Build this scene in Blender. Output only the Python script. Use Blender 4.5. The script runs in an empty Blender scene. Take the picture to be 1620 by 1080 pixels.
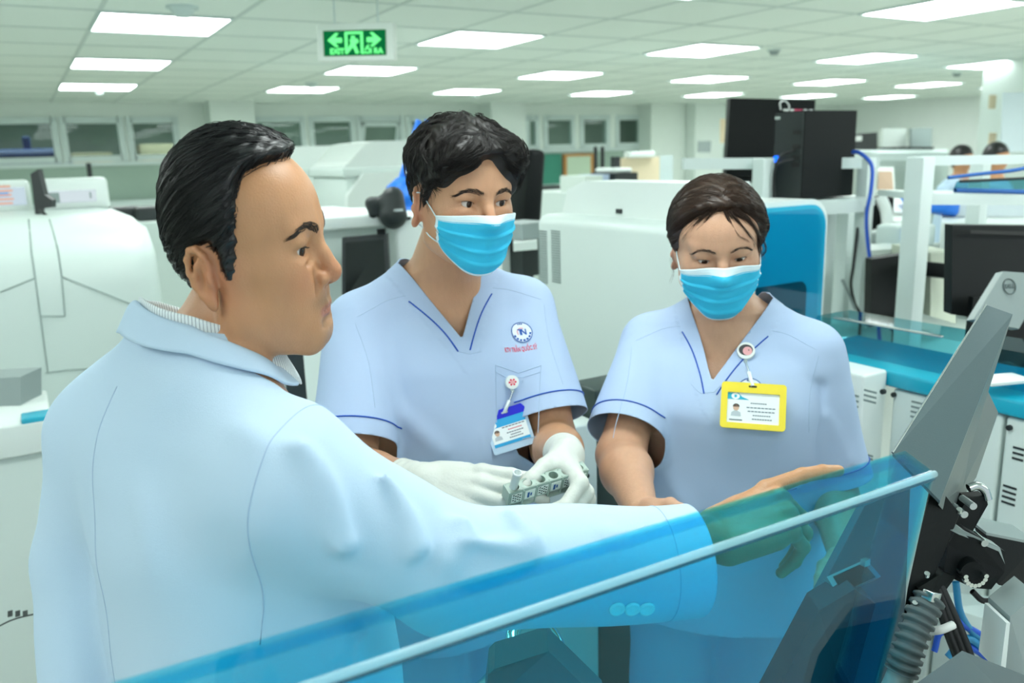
import bpy, bmesh, math, random
import numpy as np
from mathutils import Vector, Matrix

random.seed(7); np.random.seed(7)
SC = bpy.context.scene
COL = SC.collection
f32 = np.float32

# ------------------------------------------------------------------ camera frame
FOC = 1300.0
def nrm(v):
    v = np.array(v, float); return v / np.linalg.norm(v)
_Y = nrm([22 - 810, 540 - 270, -FOC])
_X = np.array([3080 - 810, 540 - 175, -FOC], float); _X = nrm(_X - _Y * np.dot(_X, _Y))
_Z = np.cross(_X, _Y)
RC = np.stack([_X, _Y, _Z])                 # world = RC @ camera
CAMZ = 1.70; CEIL = 2.39
CAM = np.array([0, 0, CAMZ])
def ray(px, py): return RC @ np.array([(px - 810) / FOC, (540 - py) / FOC, -1.0])
def at(px, py, d): return CAM + ray(px, py) * d
def onz(px, py, z): r = ray(px, py); return CAM + r * ((z - CAM[2]) / r[2])
def ony(px, py, y): r = ray(px, py); return CAM + r * (y / r[1])
def onx(px, py, x): r = ray(px, py); return CAM + r * (x / r[0])
FH = nrm([-RC[0, 2], -RC[1, 2], 0]); RH = nrm([FH[1], -FH[0], 0])   # horizontal away / right of the viewpoint

cam_data = bpy.data.cameras.new('camera'); cam = bpy.data.objects.new('camera', cam_data); COL.objects.link(cam)
cam_data.sensor_width = 36.0; cam_data.lens = FOC / 1620 * 36.0; cam_data.clip_start = 0.02
m4 = np.eye(4); m4[:3, :3] = RC; m4[:3, 3] = CAM
cam.matrix_world = Matrix(m4.tolist())
SC.camera = cam
cam_data.dof.use_dof = True; cam_data.dof.focus_distance = 1.12; cam_data.dof.aperture_fstop = 4.5

# ------------------------------------------------------------------ tagging and linking
def tag(o, label=None, cat=None, group=None, kind=None):
    if label: o['label'] = label
    if cat: o['category'] = cat
    if group: o['group'] = group
    if kind: o['kind'] = kind
    return o
def empty(name, loc, label=None, cat=None, group=None, rz=0, mat4=None):
    o = bpy.data.objects.new(name, None); COL.objects.link(o); o.empty_display_size = 0.05
    o.matrix_world = mat4 if mat4 is not None else Matrix.Translation(Vector([float(q) for q in loc])) @ Matrix.Rotation(rz, 4, 'Z')
    return tag(o, label, cat, group)
def mesh_obj(name, V, F, mats, parent=None, smooth=True, mw=None, fmat=None):
    me = bpy.data.meshes.new(name)
    V = np.asarray(V, float).reshape(-1, 3)
    if isinstance(F, np.ndarray) and F.ndim == 2:
        n, k = F.shape
        me.vertices.add(len(V)); me.vertices.foreach_set('co', V.astype(f32).ravel())
        me.loops.add(n * k); me.loops.foreach_set('vertex_index', F.astype(np.int32).ravel())
        me.polygons.add(n)
        me.polygons.foreach_set('loop_start', np.arange(0, n * k, k, dtype=np.int32))
        me.polygons.foreach_set('loop_total', np.full(n, k, np.int32))
        me.update(calc_edges=True)
    else:
        me.from_pydata(V.tolist(), [], [list(map(int, f)) for f in F]); me.update()
    me.validate()
    for m in (mats if isinstance(mats, (list, tuple)) else [mats]): me.materials.append(m)
    if fmat is not None and len(fmat) == len(me.polygons): me.polygons.foreach_set('material_index', np.asarray(fmat, np.int32))
    me.polygons.foreach_set('use_smooth', np.full(len(me.polygons), smooth, bool))
    o = bpy.data.objects.new(name, me); COL.objects.link(o)
    if parent is not None: o.parent = parent
    if isinstance(mw, str): pass                               # 'local': shape given in the parent's frame
    elif mw is not None: o.matrix_world = mw
    elif parent is not None: o.matrix_world = Matrix.Identity(4)
    return o
def set_attr(o, name, arr):
    a = o.data.attributes.new(name, 'FLOAT', 'POINT'); a.data.foreach_set('value', np.asarray(arr, f32))

# ------------------------------------------------------------------ small solid builder (boxes, prisms, tubes, lathes in one mesh)
class MB:
    def __init__(s): s.V = []; s.F = []; s.M = []; s.sm = []
    def raw(s, V, F, m=0, smooth=False):
        b = len(s.V); s.V += [tuple(v) for v in V]
        for f in F: s.F.append([b + int(i) for i in f]); s.M.append(m); s.sm.append(smooth)
        return s
    def box(s, lo, hi, m=0, bev=0.0):
        return s.obox([(lo[i] + hi[i]) / 2 for i in range(3)], [abs(hi[i] - lo[i]) / 2 for i in range(3)], None, m, bev)
    def obox(s, c, h, rot=None, m=0, bev=0.0):
        c = np.array(c, float); h = np.array(h, float); rot = np.eye(3) if rot is None else np.array(rot)
        if bev <= 0:
            V = [c + rot @ (h * np.array(q)) for q in ((-1,-1,-1),(1,-1,-1),(1,1,-1),(-1,1,-1),(-1,-1,1),(1,-1,1),(1,1,1),(-1,1,1))]
            return s.raw(V, [(0,3,2,1),(4,5,6,7),(0,1,5,4),(1,2,6,5),(2,3,7,6),(3,0,4,7)], m)
        bev = min(bev, min(h) * 0.98)
        bm = bmesh.new(); bmesh.ops.create_cube(bm, size=2)
        for v in bm.verts: v.co = Vector((v.co.x * h[0], v.co.y * h[1], v.co.z * h[2]))
        bmesh.ops.bevel(bm, geom=bm.edges[:], offset=bev, segments=3, affect='EDGES', profile=0.5)
        bm.verts.index_update()
        V = [c + rot @ np.array(v.co) for v in bm.verts]; F = [[v.index for v in f.verts] for f in bm.faces]
        bm.free(); return s.raw(V, F, m, True)
    def prism(s, poly, ext, m=0, smooth=False):          # poly: 3D points, ext: extrusion vector
        n = len(poly); P = [np.array(p, float) for p in poly]; e = np.array(ext, float)
        V = P + [p + e for p in P]
        F = [list(range(n))[::-1], list(range(n, 2 * n))] + [(i, (i + 1) % n, n + (i + 1) % n, n + i) for i in range(n)]
        nn = np.zeros(3)
        for i in range(n): nn += np.cross(P[i] - P[0], P[(i + 1) % n] - P[0])
        if np.dot(nn, e) < 0: F = [list(f)[::-1] for f in F]
        return s.raw(V, F, m, smooth)
    def quad(s, a, b, c, d, m=0): return s.raw([a, b, c, d], [(0, 1, 2, 3)], m)
    def tube(s, pts, r, sides=8, m=0):
        V, F = tubes([(pts, r)], sides); return s.raw(V, F, m, True)
    def cyl(s, a, b, r, sides=20, m=0, r2=None):
        a = np.array(a, float); b = np.array(b, float); r2 = r if r2 is None else r2
        d = nrm(b - a); u = nrm(np.cross(d, [0.31, 0.7, 0.64])); w = np.cross(d, u)
        ang = np.arange(sides) * 2 * math.pi / sides
        ring = lambda c, q: [c + q * (math.cos(t) * u + math.sin(t) * w) for t in ang]
        s.raw(ring(a, r) + ring(b, r2), [(i, (i + 1) % sides, sides + (i + 1) % sides, sides + i) for i in range(sides)], m, True)
        s.raw(ring(a, r), [list(range(sides))[::-1]], m); return s.raw(ring(b, r2), [list(range(sides))], m)
    def build(s, name, mats, parent=None, mw=None):
        o = mesh_obj(name, s.V, s.F, mats, parent, False, mw)
        if len(s.M) == len(o.data.polygons):
            o.data.polygons.foreach_set('material_index', np.array(s.M, np.int32)); o.data.polygons.foreach_set('use_smooth', np.array(s.sm, bool))
        return o

def tubes(lst, sides=4):
    Vs = []; Fs = []; base = 0
    ang = np.arange(sides) * 2 * math.pi / sides
    ca, sa = np.cos(ang)[None, :, None], np.sin(ang)[None, :, None]
    for pts, r in lst:
        P = np.asarray(pts, float); n = len(P)
        r = np.full(n, r) if np.isscalar(r) else np.asarray(r, float)
        T = np.gradient(P, axis=0); T /= np.linalg.norm(T, axis=1, keepdims=True) + 1e-12
        up = np.array([0.13, 0.27, 0.95]) if abs(T[0, 2]) < 0.9 else np.array([0.95, 0.2, 0.1])
        U = np.zeros_like(P); u = up
        for i in range(n):
            u = u - T[i] * np.dot(u, T[i]); l = np.linalg.norm(u)
            u = u / l if l > 1e-9 else U[i - 1]; U[i] = u
        W = np.cross(T, U)
        ring = P[:, None] + r[:, None, None] * (ca * U[:, None] + sa * W[:, None])
        Vs.append(ring.reshape(-1, 3))
        i = np.arange(n - 1)[:, None] * sides + base; j = np.arange(sides)[None, :]; j2 = (j + 1) % sides
        Fs.append(np.stack([i + j, i + j2, i + sides + j2, i + sides + j], -1).reshape(-1, 4))
        base += n * sides
    return np.concatenate(Vs), np.concatenate(Fs)
def spline(pts, n=40):
    P = np.asarray(pts, float); k = len(P)
    if k < 3: return np.array([P[0] + (P[-1] - P[0]) * t for t in np.linspace(0, 1, n)])
    Q = np.vstack([2 * P[0] - P[1], P, 2 * P[-1] - P[-2]]); out = []
    for t in np.linspace(0, k - 1 - 1e-6, n):
        i = int(t); u = t - i; a, b, c, d = Q[i:i + 4]
        out.append(0.5 * (2 * b + (c - a) * u + (2 * a - 5 * b + 4 * c - d) * u * u + (3 * b - a - 3 * c + d) * u ** 3))
    return np.array(out)

# ------------------------------------------------------------------ materials
def lin(c):
    c = [int(c[i:i + 2], 16) / 255 for i in (1, 3, 5)] if isinstance(c, str) else [x / 255 for x in c]
    return [x / 12.92 if x <= 0.04045 else ((x + 0.055) / 1.055) ** 2.4 for x in c] + [1.0]
MATS = {}
def mat(name, c, rough=0.5, metal=0.0, bump=0.0, bscale=200.0, var=0.0, vscale=8.0, emit=0.0, emit_c=None, spec=0.5, sss=0.0, coat=0.0, stretch=None):
    if name in MATS: return MATS[name]
    m = bpy.data.materials.new(name); m.use_nodes = True; nt = m.node_tree; b = nt.nodes['Principled BSDF']
    L = lin(c) if (isinstance(c, str) or max(c) > 1.0) else list(c)[:3] + [1.0]
    b.inputs['Base Color'].default_value = L; b.inputs['Roughness'].default_value = rough; b.inputs['Metallic'].default_value = metal
    b.inputs['Specular IOR Level'].default_value = spec; b.inputs['Coat Weight'].default_value = coat
    if sss: b.inputs['Subsurface Weight'].default_value = sss; b.inputs['Subsurface Radius'].default_value = (0.012, 0.005, 0.003); b.inputs['Subsurface Scale'].default_value = 0.4
    if emit: b.inputs['Emission Color'].default_value = L if emit_c is None else lin(emit_c); b.inputs['Emission Strength'].default_value = emit
    tc = nt.nodes.new('ShaderNodeTexCoord'); src = tc.outputs['Object']
    if stretch:
        mp = nt.nodes.new('ShaderNodeMapping'); mp.inputs['Scale'].default_value = stretch; nt.links.new(src, mp.inputs[0]); src = mp.outputs[0]
    if var or not bump:
        n = nt.nodes.new('ShaderNodeTexNoise'); n.inputs['Scale'].default_value = vscale; n.inputs['Detail'].default_value = 3; nt.links.new(src, n.inputs['Vector'])
        mx = nt.nodes.new('ShaderNodeMix'); mx.data_type = 'RGBA'; v = var or 0.02
        mx.inputs['A'].default_value = [x * (1 - v) for x in L[:3]] + [1]; mx.inputs['B'].default_value = [min(1, x * (1 + v)) for x in L[:3]] + [1]
        nt.links.new(n.outputs['Fac'], mx.inputs['Factor']); nt.links.new(mx.outputs['Result'], b.inputs['Base Color'])
    if bump:
        n = nt.nodes.new('ShaderNodeTexNoise'); n.inputs['Scale'].default_value = bscale; n.inputs['Detail'].default_value = 4; nt.links.new(src, n.inputs['Vector'])
        bp = nt.nodes.new('ShaderNodeBump'); bp.inputs['Strength'].default_value = bump; bp.inputs['Distance'].default_value = 0.002
        nt.links.new(n.outputs['Fac'], bp.inputs['Height']); nt.links.new(bp.outputs['Normal'], b.inputs['Normal'])
    MATS[name] = m; return m

# ------------------------------------------------------------------ signed distance sculpting
def A(*v): return np.array(v, f32)
def sph(c, r):
    c = A(*c)
    return lambda P: np.sqrt(((P - c) ** 2).sum(1)) - f32(r)
def ell(c, r, rot=None):
    c = A(*c); r = A(*r); R_ = None if rot is None else np.array(rot, f32)
    def fn(P):
        q = P - c
        if R_ is not None: q = q @ R_
        k0 = np.sqrt(((q / r) ** 2).sum(1)); k1 = np.sqrt(((q / (r * r)) ** 2).sum(1))
        return np.where(k1 < 1e-6, -r.min(), k0 * (k0 - 1) / np.maximum(k1, 1e-6))
    return fn
def cone(a, b, ra, rb):
    a = A(*a); b = A(*b); ba = b - a; L = f32(max(1e-9, float((ba * ba).sum())))
    def fn(P):
        q = P - a; h = np.clip((q @ ba) / L, 0, 1)
        return np.sqrt(((q - h[:, None] * ba) ** 2).sum(1)) - (f32(ra) + f32(rb - ra) * h)
    return fn
def rbox(c, h, r, rot=None):
    c = A(*c); h = A(*h) - f32(r); R_ = None if rot is None else np.array(rot, f32)
    def fn(P):
        q = P - c
        if R_ is not None: q = q @ R_
        q = np.abs(q) - h
        return np.sqrt((np.maximum(q, 0) ** 2).sum(1)) + np.minimum(q.max(1), 0) - f32(r)
    return fn
def mir(fn):
    def g(P):
        Q = P.copy(); Q[:, 0] = np.abs(Q[:, 0]); return fn(Q)
    return g
def smooth_rows(T, u):                  # monotone cubic through the rows
    z = T[:, 0]; out = [np.interp(u, np.arange(len(T)), z)]
    for j in range(1, T.shape[1]):
        y = T[:, j]; h = np.diff(z); dl = np.diff(y) / h; m = np.zeros(len(y)); m[0] = dl[0]; m[-1] = dl[-1]
        for i in range(1, len(y) - 1): m[i] = 0 if dl[i - 1] * dl[i] <= 0 else 2 * dl[i - 1] * dl[i] / (dl[i - 1] + dl[i])
        zz = out[0]; k = np.clip(np.searchsorted(z, zz) - 1, 0, len(z) - 2); t = (zz - z[k]) / h[k]
        out.append((2 * t**3 - 3 * t**2 + 1) * y[k] + (t**3 - 2 * t**2 + t) * h[k] * m[k] + (-2 * t**3 + 3 * t**2) * y[k + 1] + (t**3 - t**2) * h[k] * m[k + 1])
    return np.stack(out, 1)
def loft(tab, e=2.4, mw=None):
    # tab rows: z, half width, half depth, centre y, centre x ; a stack of superellipse sections
    T = np.array(tab, float); u = np.linspace(0, len(T) - 1, 8 * len(T)); T = smooth_rows(T, u).astype(f32); Z = T[:, 0]
    def fn(P):
        z = P[:, 2]; a = np.interp(z, Z, T[:, 1]); b = np.interp(z, Z, T[:, 2]); cy = np.interp(z, Z, T[:, 3]); cx = np.interp(z, Z, T[:, 4]) if T.shape[1] > 4 else 0.0
        q = (np.abs((P[:, 0] - cx) / a) ** e + np.abs((P[:, 1] - cy) / b) ** e) ** (1 / e)
        d = (q - 1) * np.minimum(a, b)
        return np.maximum(d, np.maximum(Z[0] - z, z - Z[-1])).astype(f32)
    return fn
def rotm(ax, deg):
    t = math.radians(deg); c, s = math.cos(t), math.sin(t)
    return np.array({'x': [[1,0,0],[0,c,-s],[0,s,c]], 'y': [[c,0,s],[0,1,0],[-s,0,c]], 'z': [[c,-s,0],[s,c,0],[0,0,1]]}[ax])
class SDF:
    def __init__(s): s.p = []
    def add(s, fn, k=0.01, sym=False): s.p.append((0, mir(fn) if sym else fn, f32(k))); return s
    def sub(s, fn, k=0.005, sym=False): s.p.append((1, mir(fn) if sym else fn, f32(k))); return s
    def disp(s, fn): s.p.append((3, fn, f32(1))); return s
    def cap(s, fn, k=0.005): s.p.append((2, fn, f32(k))); return s
    def chain(s, pts, r, k=0.01, sym=False, kk=None):
        for i in range(len(pts) - 1): s.add(cone(pts[i], pts[i + 1], r[i], r[i + 1]), k if (i == 0 or kk is None) else kk, sym)
        return s
    @staticmethod
    def comb(op, d, e, k):
        if op == 0:
            h = np.maximum(k - np.abs(d - e), 0) / k; return np.minimum(d, e) - h * h * k * f32(0.25)
        if op == 3: return d + e
        if op == 1: e = -e
        h = np.maximum(k - np.abs(d - e), 0) / k; return np.maximum(d, e) + h * h * k * f32(0.25)
    def __call__(s, P):
        P = np.asarray(P, f32); out = np.empty(len(P), f32)
        for i in range(0, len(P), 60000):
            Q = P[i:i + 60000]; d = np.full(len(Q), 10, f32)
            for op, fn, k in s.p: d = s.comb(op, d, fn(Q).astype(f32), k)
            out[i:i + 60000] = d
        return out
    def near(s, C, R): return [fn(C) < R * 2.2 + 0.05 + 1.3 * float(k) if op < 2 else np.ones(len(C), bool) for op, fn, k in s.p]
    def culled(s, P, blk, near):
        d = np.full(len(P), 10, f32)
        for (op, fn, k), nb in zip(s.p, near):
            m = nb[blk]
            if m.any(): d[m] = s.comb(op, d[m], fn(P[m]).astype(f32), k)
        return d
    def grad(s, P, e=0.0006):
        E = np.array([[1,-1,-1],[-1,-1,1],[-1,1,-1],[1,1,1]], f32); g = np.zeros((len(P), 3), f32)
        for q in E: g += s(P + q * f32(e))[:, None] * q
        return g / (np.linalg.norm(g, axis=1, keepdims=True) + 1e-9)
    def project(s, P, off=0.0, n=3):
        P = np.asarray(P, f32).copy()
        for _ in range(n): P -= s.grad(P) * np.clip(s(P) - off, -0.02, 0.02)[:, None]
        return P
    def trace(s, O, D, n=60, tmax=1.0):
        O = np.asarray(O, f32); D = np.asarray(D, f32); t = np.zeros(len(O), f32)
        for _ in range(n): t = np.minimum(t + s(O + D * t[:, None]) * f32(0.8), tmax)
        return O + D * t[:, None]
    def mesh(s, h, lo, hi, newton=2):
        B = 8; lo = np.array(lo, float); n = np.ceil((np.array(hi) - lo) / (h * B)).astype(int)
        I = np.stack(np.meshgrid(*[np.arange(k) for k in n], indexing='ij'), -1).reshape(-1, 3)
        C = (lo + (I + 0.5) * h * B).astype(f32); R = h * B * 0.87
        act = np.abs(s(C)) < R * 2.4 + 0.010; I = I[act]; C = C[act]; near = s.near(C, R)
        g = np.stack(np.meshgrid(*[np.arange(9)] * 3, indexing='ij'), -1).reshape(-1, 3)
        D = np.empty((len(I), 9, 9, 9), f32)
        for i in range(0, len(I), 120):
            J = I[i:i + 120]; P = (lo + (J[:, None] * B + g[None]) * h).reshape(-1, 3).astype(f32)
            D[i:i + 120] = s.culled(P, np.repeat(np.arange(i, i + len(J)), 729), near).reshape(-1, 9, 9, 9)
        N = n * B + 4; gid = lambda c: ((c[..., 0] + 1) * N[1] + c[..., 1] + 1) * N[2] + c[..., 2] + 1
        S_ = D < 0; cnt = sum(S_[:, a:8 + a, b:8 + b, c:8 + c].astype(np.int8) for a in (0, 1) for b in (0, 1) for c in (0, 1))
        bi, x, y, z = np.nonzero((cnt > 0) & (cnt < 8))
        acc = np.zeros((len(bi), 3)); w = np.zeros(len(bi)); cr = [(a, b, c) for a in (0, 1) for b in (0, 1) for c in (0, 1)]
        for p in cr:
            for ax in range(3):
                if p[ax]: continue
                q = list(p); q[ax] = 1
                d0 = D[bi, x + p[0], y + p[1], z + p[2]]; d1 = D[bi, x + q[0], y + q[1], z + q[2]]
                m = (d0 < 0) != (d1 < 0); t = np.where(m, d0 / np.where(m, d0 - d1, 1), 0)
                pos = np.tile(np.array(p, float), (len(bi), 1)); pos[:, ax] += t
                acc += pos * m[:, None]; w += m
        cells = I[bi] * B + np.stack([x, y, z], -1); V = (lo + (cells + acc / w[:, None]) * h).astype(f32)
        ids = gid(cells); order = np.argsort(ids); sid = ids[order]
        Fs = []
        for ax in range(3):
            u, v = [(1, 2), (2, 0), (0, 1)][ax]
            sl0 = D[:, :8, :8, :8]; idx = [slice(0, 8)] * 3; idx[ax] = slice(1, 9); sl1 = D[(slice(None),) + tuple(idx)]
            m = (sl0 < 0) != (sl1 < 0); b2, x2, y2, z2 = np.nonzero(m); inside = sl0[b2, x2, y2, z2] < 0
            c = I[b2] * B + np.stack([x2, y2, z2], -1); eu = np.zeros(3, int); eu[u] = 1; ev = np.zeros(3, int); ev[v] = 1
            Q = np.stack([gid(c), gid(c - eu), gid(c - eu - ev), gid(c - ev)], -1)
            p = np.clip(np.searchsorted(sid, Q), 0, len(sid) - 1); ok = (sid[p] == Q).all(1)
            Fq = order[p]; Fq = np.where(inside[:, None], Fq, Fq[:, ::-1]); Fs.append(Fq[ok])
        F = np.concatenate(Fs)
        for _ in range(newton):
            G = np.zeros_like(V); E = np.array([[1,-1,-1],[-1,-1,1],[-1,1,-1],[1,1,1]], f32); e = f32(h * 0.25)
            for q in E: G += s.culled(V + q * e, bi, near)[:, None] * q
            G /= np.linalg.norm(G, axis=1, keepdims=True) + 1e-9
            V = V - G * np.clip(s.culled(V, bi, near), -h * 0.7, h * 0.7)[:, None]
        return V, F
def xform(S_, M):                       # place a sculpted shape: M is a 4x4 (shape -> parent)
    Mi = np.linalg.inv(np.array(M)); Rr = Mi[:3, :3].T.astype(f32); t = Mi[:3, 3].astype(f32)
    return lambda P: S_(P @ Rr + t)
def mat4(R_, t):
    m = np.eye(4); m[:3, :3] = R_; m[:3, 3] = t; return m
def tpts(M, P): P = np.atleast_2d(np.asarray(P, float)); return P @ np.array(M)[:3, :3].T + np.array(M)[:3, 3]
def clip_mesh(V, F, g):
    # keep g >= 0 ; returns triangles
    F = np.concatenate([F[:, [0, 1, 2]], F[:, [0, 2, 3]]]) if F.shape[1] == 4 else F
    s = g[F] >= 0; c = s.sum(1); out = [F[c == 3]]; V = list(map(tuple, V)); cache = {}
    def cut(a, b):
        k = (a, b) if a < b else (b, a)
        if k not in cache:
            t = g[k[0]] / (g[k[0]] - g[k[1]]); A_ = np.array(V[k[0]]); cache[k] = len(V); V.append(tuple(A_ + (np.array(V[k[1]]) - A_) * t))
        return cache[k]
    ex = []
    for f, q in zip(F[(c == 1) | (c == 2)], s[(c == 1) | (c == 2)]):
        f = list(map(int, f)); q = list(q)
        if sum(q) == 1:
            i = q.index(True); a, b, c_ = f[i], f[(i + 1) % 3], f[(i + 2) % 3]; ex.append((a, cut(a, b), cut(a, c_)))
        else:
            i = q.index(False); a, b, c_ = f[i], f[(i + 1) % 3], f[(i + 2) % 3]; p, r = cut(a, b), cut(a, c_); ex += [(p, b, c_), (p, c_, r)]
    F2 = np.concatenate([out[0], np.array(ex, int).reshape(-1, 3)]); V = np.array(V)
    used = np.unique(F2); remap = np.full(len(V), -1); remap[used] = np.arange(len(used))
    return V[used], remap[F2]
def solid(o, t, off=-1):
    m = o.modifiers.new('thickness', 'SOLIDIFY'); m.thickness = t; m.offset = off; return o
def smooth01(x): x = np.clip(x, 0, 1); return x * x * (3 - 2 * x)
# ================================================================== people
PHI0, PHIW, TILT = math.radians(7), math.radians(56), .0016
def lid_opening(eye, look):            # almond slit that follows the eyeball round to the outer corner
    c = A(.032, -.0775, .0195)
    def fn(P):
        q = P - c; t = (np.arctan2(q[:, 0], -q[:, 1]) - PHI0) / PHIW; h = eye * np.sqrt(np.maximum(0, 1 - t * t)); z = q[:, 2] + look - TILT * t
        return np.maximum(np.maximum(np.abs(z) - h, (np.abs(t) - 1) * .013), np.sqrt((q * q).sum(1)) - .018)
    return fn
def head_sdf(eye=0.0045, look=0.0, jaw=1.0, nose=1.0, brow=1.0, fat=0.0, mouth=True, age=0, nf=0.0):
    S = SDF()
    S.add(ell((0, .003, .045), (.077, .098, .087)))
    S.add(ell((0, -.040, .052), (.063, .055, .052)), .03)
    S.add(ell((0, -.045, -.015), (.060, .050, .062)), .03)
    S.add(sph((.037, -.0615, -.006), .0235 + fat * .3), .028, True)
    S.add(ell((.034, -.045, -.036), (.026, .030, .030)), .03, True)
    S.add(cone((.047, -.052, .0), (.065, -.010, .004), .015, .010), .025, True)
    S.add(ell((0, -.078, -.040), (.034, .026, .032)), .02)
    S.add(cone((.060, -.004, .0), (.052 * jaw, -.006, -.050), .014, .017 + fat), .025, True)
    S.add(cone((.052 * jaw, -.006, -.050), (.019 * jaw, -.078, -.080), .017 + fat, .016 + fat * .5), .025, True)
    S.add(ell((0, -.080, -.082), (.023, .019, .016)), .018)
    S.add(ell((0, -.035, -.060 - fat), (.048, .050, .028)), .03)
    if fat: S.add(ell((.043, -.042, -.048), (.020, .030, .026)), .03, True)
    # brow ridge and orbits
    S.add(cone((.010, -.0925, .040), (.045, -.078, .043), .0085 * brow, .008), .014, True)
    S.sub(ell((.033, -.101, .019), (.021, .019, .013)), .014, True)
    # nose
    S.add(cone((0, -.092, .030), (0, -.1035 - .002 * nose, .008), .0075, .0080), .012)
    S.add(cone((0, -.1035 - .002 * nose + nf * .4, .008), (0, -.1165 + nf, -.010), .0080, .0112 * nose), .006)
    S.add(ell((.0135 * nose, -.1035 + nf * .8, -.0160), (.0088, .0105, .0085)), .007, True)
    S.add(cone((0, -.113 + nf, -.017), (0, -.101, -.026), .0055, .005), .006)
    S.sub(ell((.0068, -.1085 + nf, -.0245), (.0038, .0065, .0042), rotm('z', 15)), .003, True)
    S.sub(cone((.024, -.097, -.008), (.0225, -.098, -.022), .001, .001), .008, True)
    # eyelids around the eyeball
    S.add(sph((.032, -.0775, .0195), .0136), .006, True)
    S.add(ell((.034, -.0835, .0305 - look * .3), (.0185, .0095, .0075)), .009, True)
    S.add(ell((.033, -.0835, .0075), (.016, .0085, .0055)), .008, True)
    S.sub(lid_opening(eye, look), .0010, True)
    if mouth:
        S.add(cone((.021, -.0885, -.0505), (.0065, -.1005, -.0465), .0036, .0048), .006, True)
        S.add(cone((.0065, -.1005, -.0465), (0, -.1005, -.0475), .0048, .0046), .004, True)
        S.add(cone((.019, -.0890, -.0535), (0, -.0990, -.0570), .0040, .0060), .006, True)
        S.sub(cone((.023, -.0930, -.0515), (0, -.1070, -.0515), .0012, .0012), .0035, True)
        S.sub(cone((0, -.1065, -.030), (0, -.1065, -.040), .0022, .0028), .006)
        S.sub(ell((0, -.1010, -.0665), (.016, .006, .004)), .009)
    if age:
        for q in ([(.019, -.1015, -.018), (.0255, -.0950, -.030)], [(.021, -.0925, .0065), (.033, -.0905, .0035), (.045, -.0820, .0060)], [(.050, -.078, .022), (.058, -.068, .018)], [(.050, -.077, .016), (.057, -.067, .008)]):
            for a, b in zip(q[:-1], q[1:]): S.sub(cone(a, b, .0006 * age, .0006 * age), .0065, True)
    return S
def ear_prims(S, k=.006, flare=36, bx=.0715, by=.008):
    Re = rotm('z', flare) @ rotm('x', -12)                       # plate leaning back, rear edge flared out
    T = lambda u, v, w=0.0: np.array([bx, by, .0]) + Re @ np.array([w * 1.6, u * 1.06, v * 1.08])    # u back, v up, w outwards
    S.add(ell(T(.004, .003, .0025), (.0075, .0170, .0290), Re), .008, True)
    rim = [(-.010, .010, .003), (-.008, .021, .006), (.000, .0290, .008), (.010, .0290, .009), (.0175, .0210, .010), (.0195, .0090, .010), (.0170, -.0040, .009), (.0110, -.0150, .007), (.003, -.0230, .005)]
    S.chain([T(*p) for p in rim], [.0030, .0033, .0036, .0038, .0038, .0036, .0034, .0036, .005], .004, True)
    S.add(ell(T(-.001, -.0245, .004), (.0048, .0085, .0088), Re), .006, True)          # lobe
    S.sub(ell(T(.0035, .0005, .0085), (.0062, .0088, .0120), Re), .003, True)          # concha
    S.sub(cone(T(.0135, .010, .0105), T(.005, .0215, .0095), .0022, .0022), .003, True)
    S.chain([T(.0115, -.006, .0075), T(.0120, .004, .0085), T(.007, .013, .0078), T(.001, .018, .006)], [.0026, .0028, .0028, .002], .004, True)
    S.add(ell(T(-.0095, -.002, .005), (.0035, .0045, .0065), Re), .005, True)          # tragus

def hair_fn(base, table, omax, w=.022, bump=None):
    # cap that rises out of the skin above the hairline; table: azimuth (deg from the front) -> hairline height
    az = np.radians(np.arange(0, 181, 1.0)); zz = np.interp(np.degrees(az), [a for a, z in table], [z for a, z in table])
    kk = np.exp(-(np.arange(-9, 10) / 5.5) ** 2); zz = np.convolve(np.pad(zz, 9, 'edge'), kk / kk.sum(), 'valid')
    def edge(P):
        a = np.abs(np.arctan2(P[:, 0], -P[:, 1])).astype(f32); z = P[:, 2]; d2 = np.full(len(P), 1.0, f32)
        for A0, Z0 in zip(az[::2], zz[::2]): d2 = np.minimum(d2, ((a - f32(A0)) * f32(.085)) ** 2 + (z - f32(Z0)) ** 2)
        return np.sqrt(d2) * np.where(z > np.interp(a, az, zz), 1, -1)
    def fn(P):
        e = edge(P); o = -.004 + (omax(P) + .004) * smooth01((e + .004) / w)
        d = base(P) - o
        if bump is not None: d = d + bump(P) * smooth01(e / .02)
        return d.astype(f32)
    return fn, edge
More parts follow.
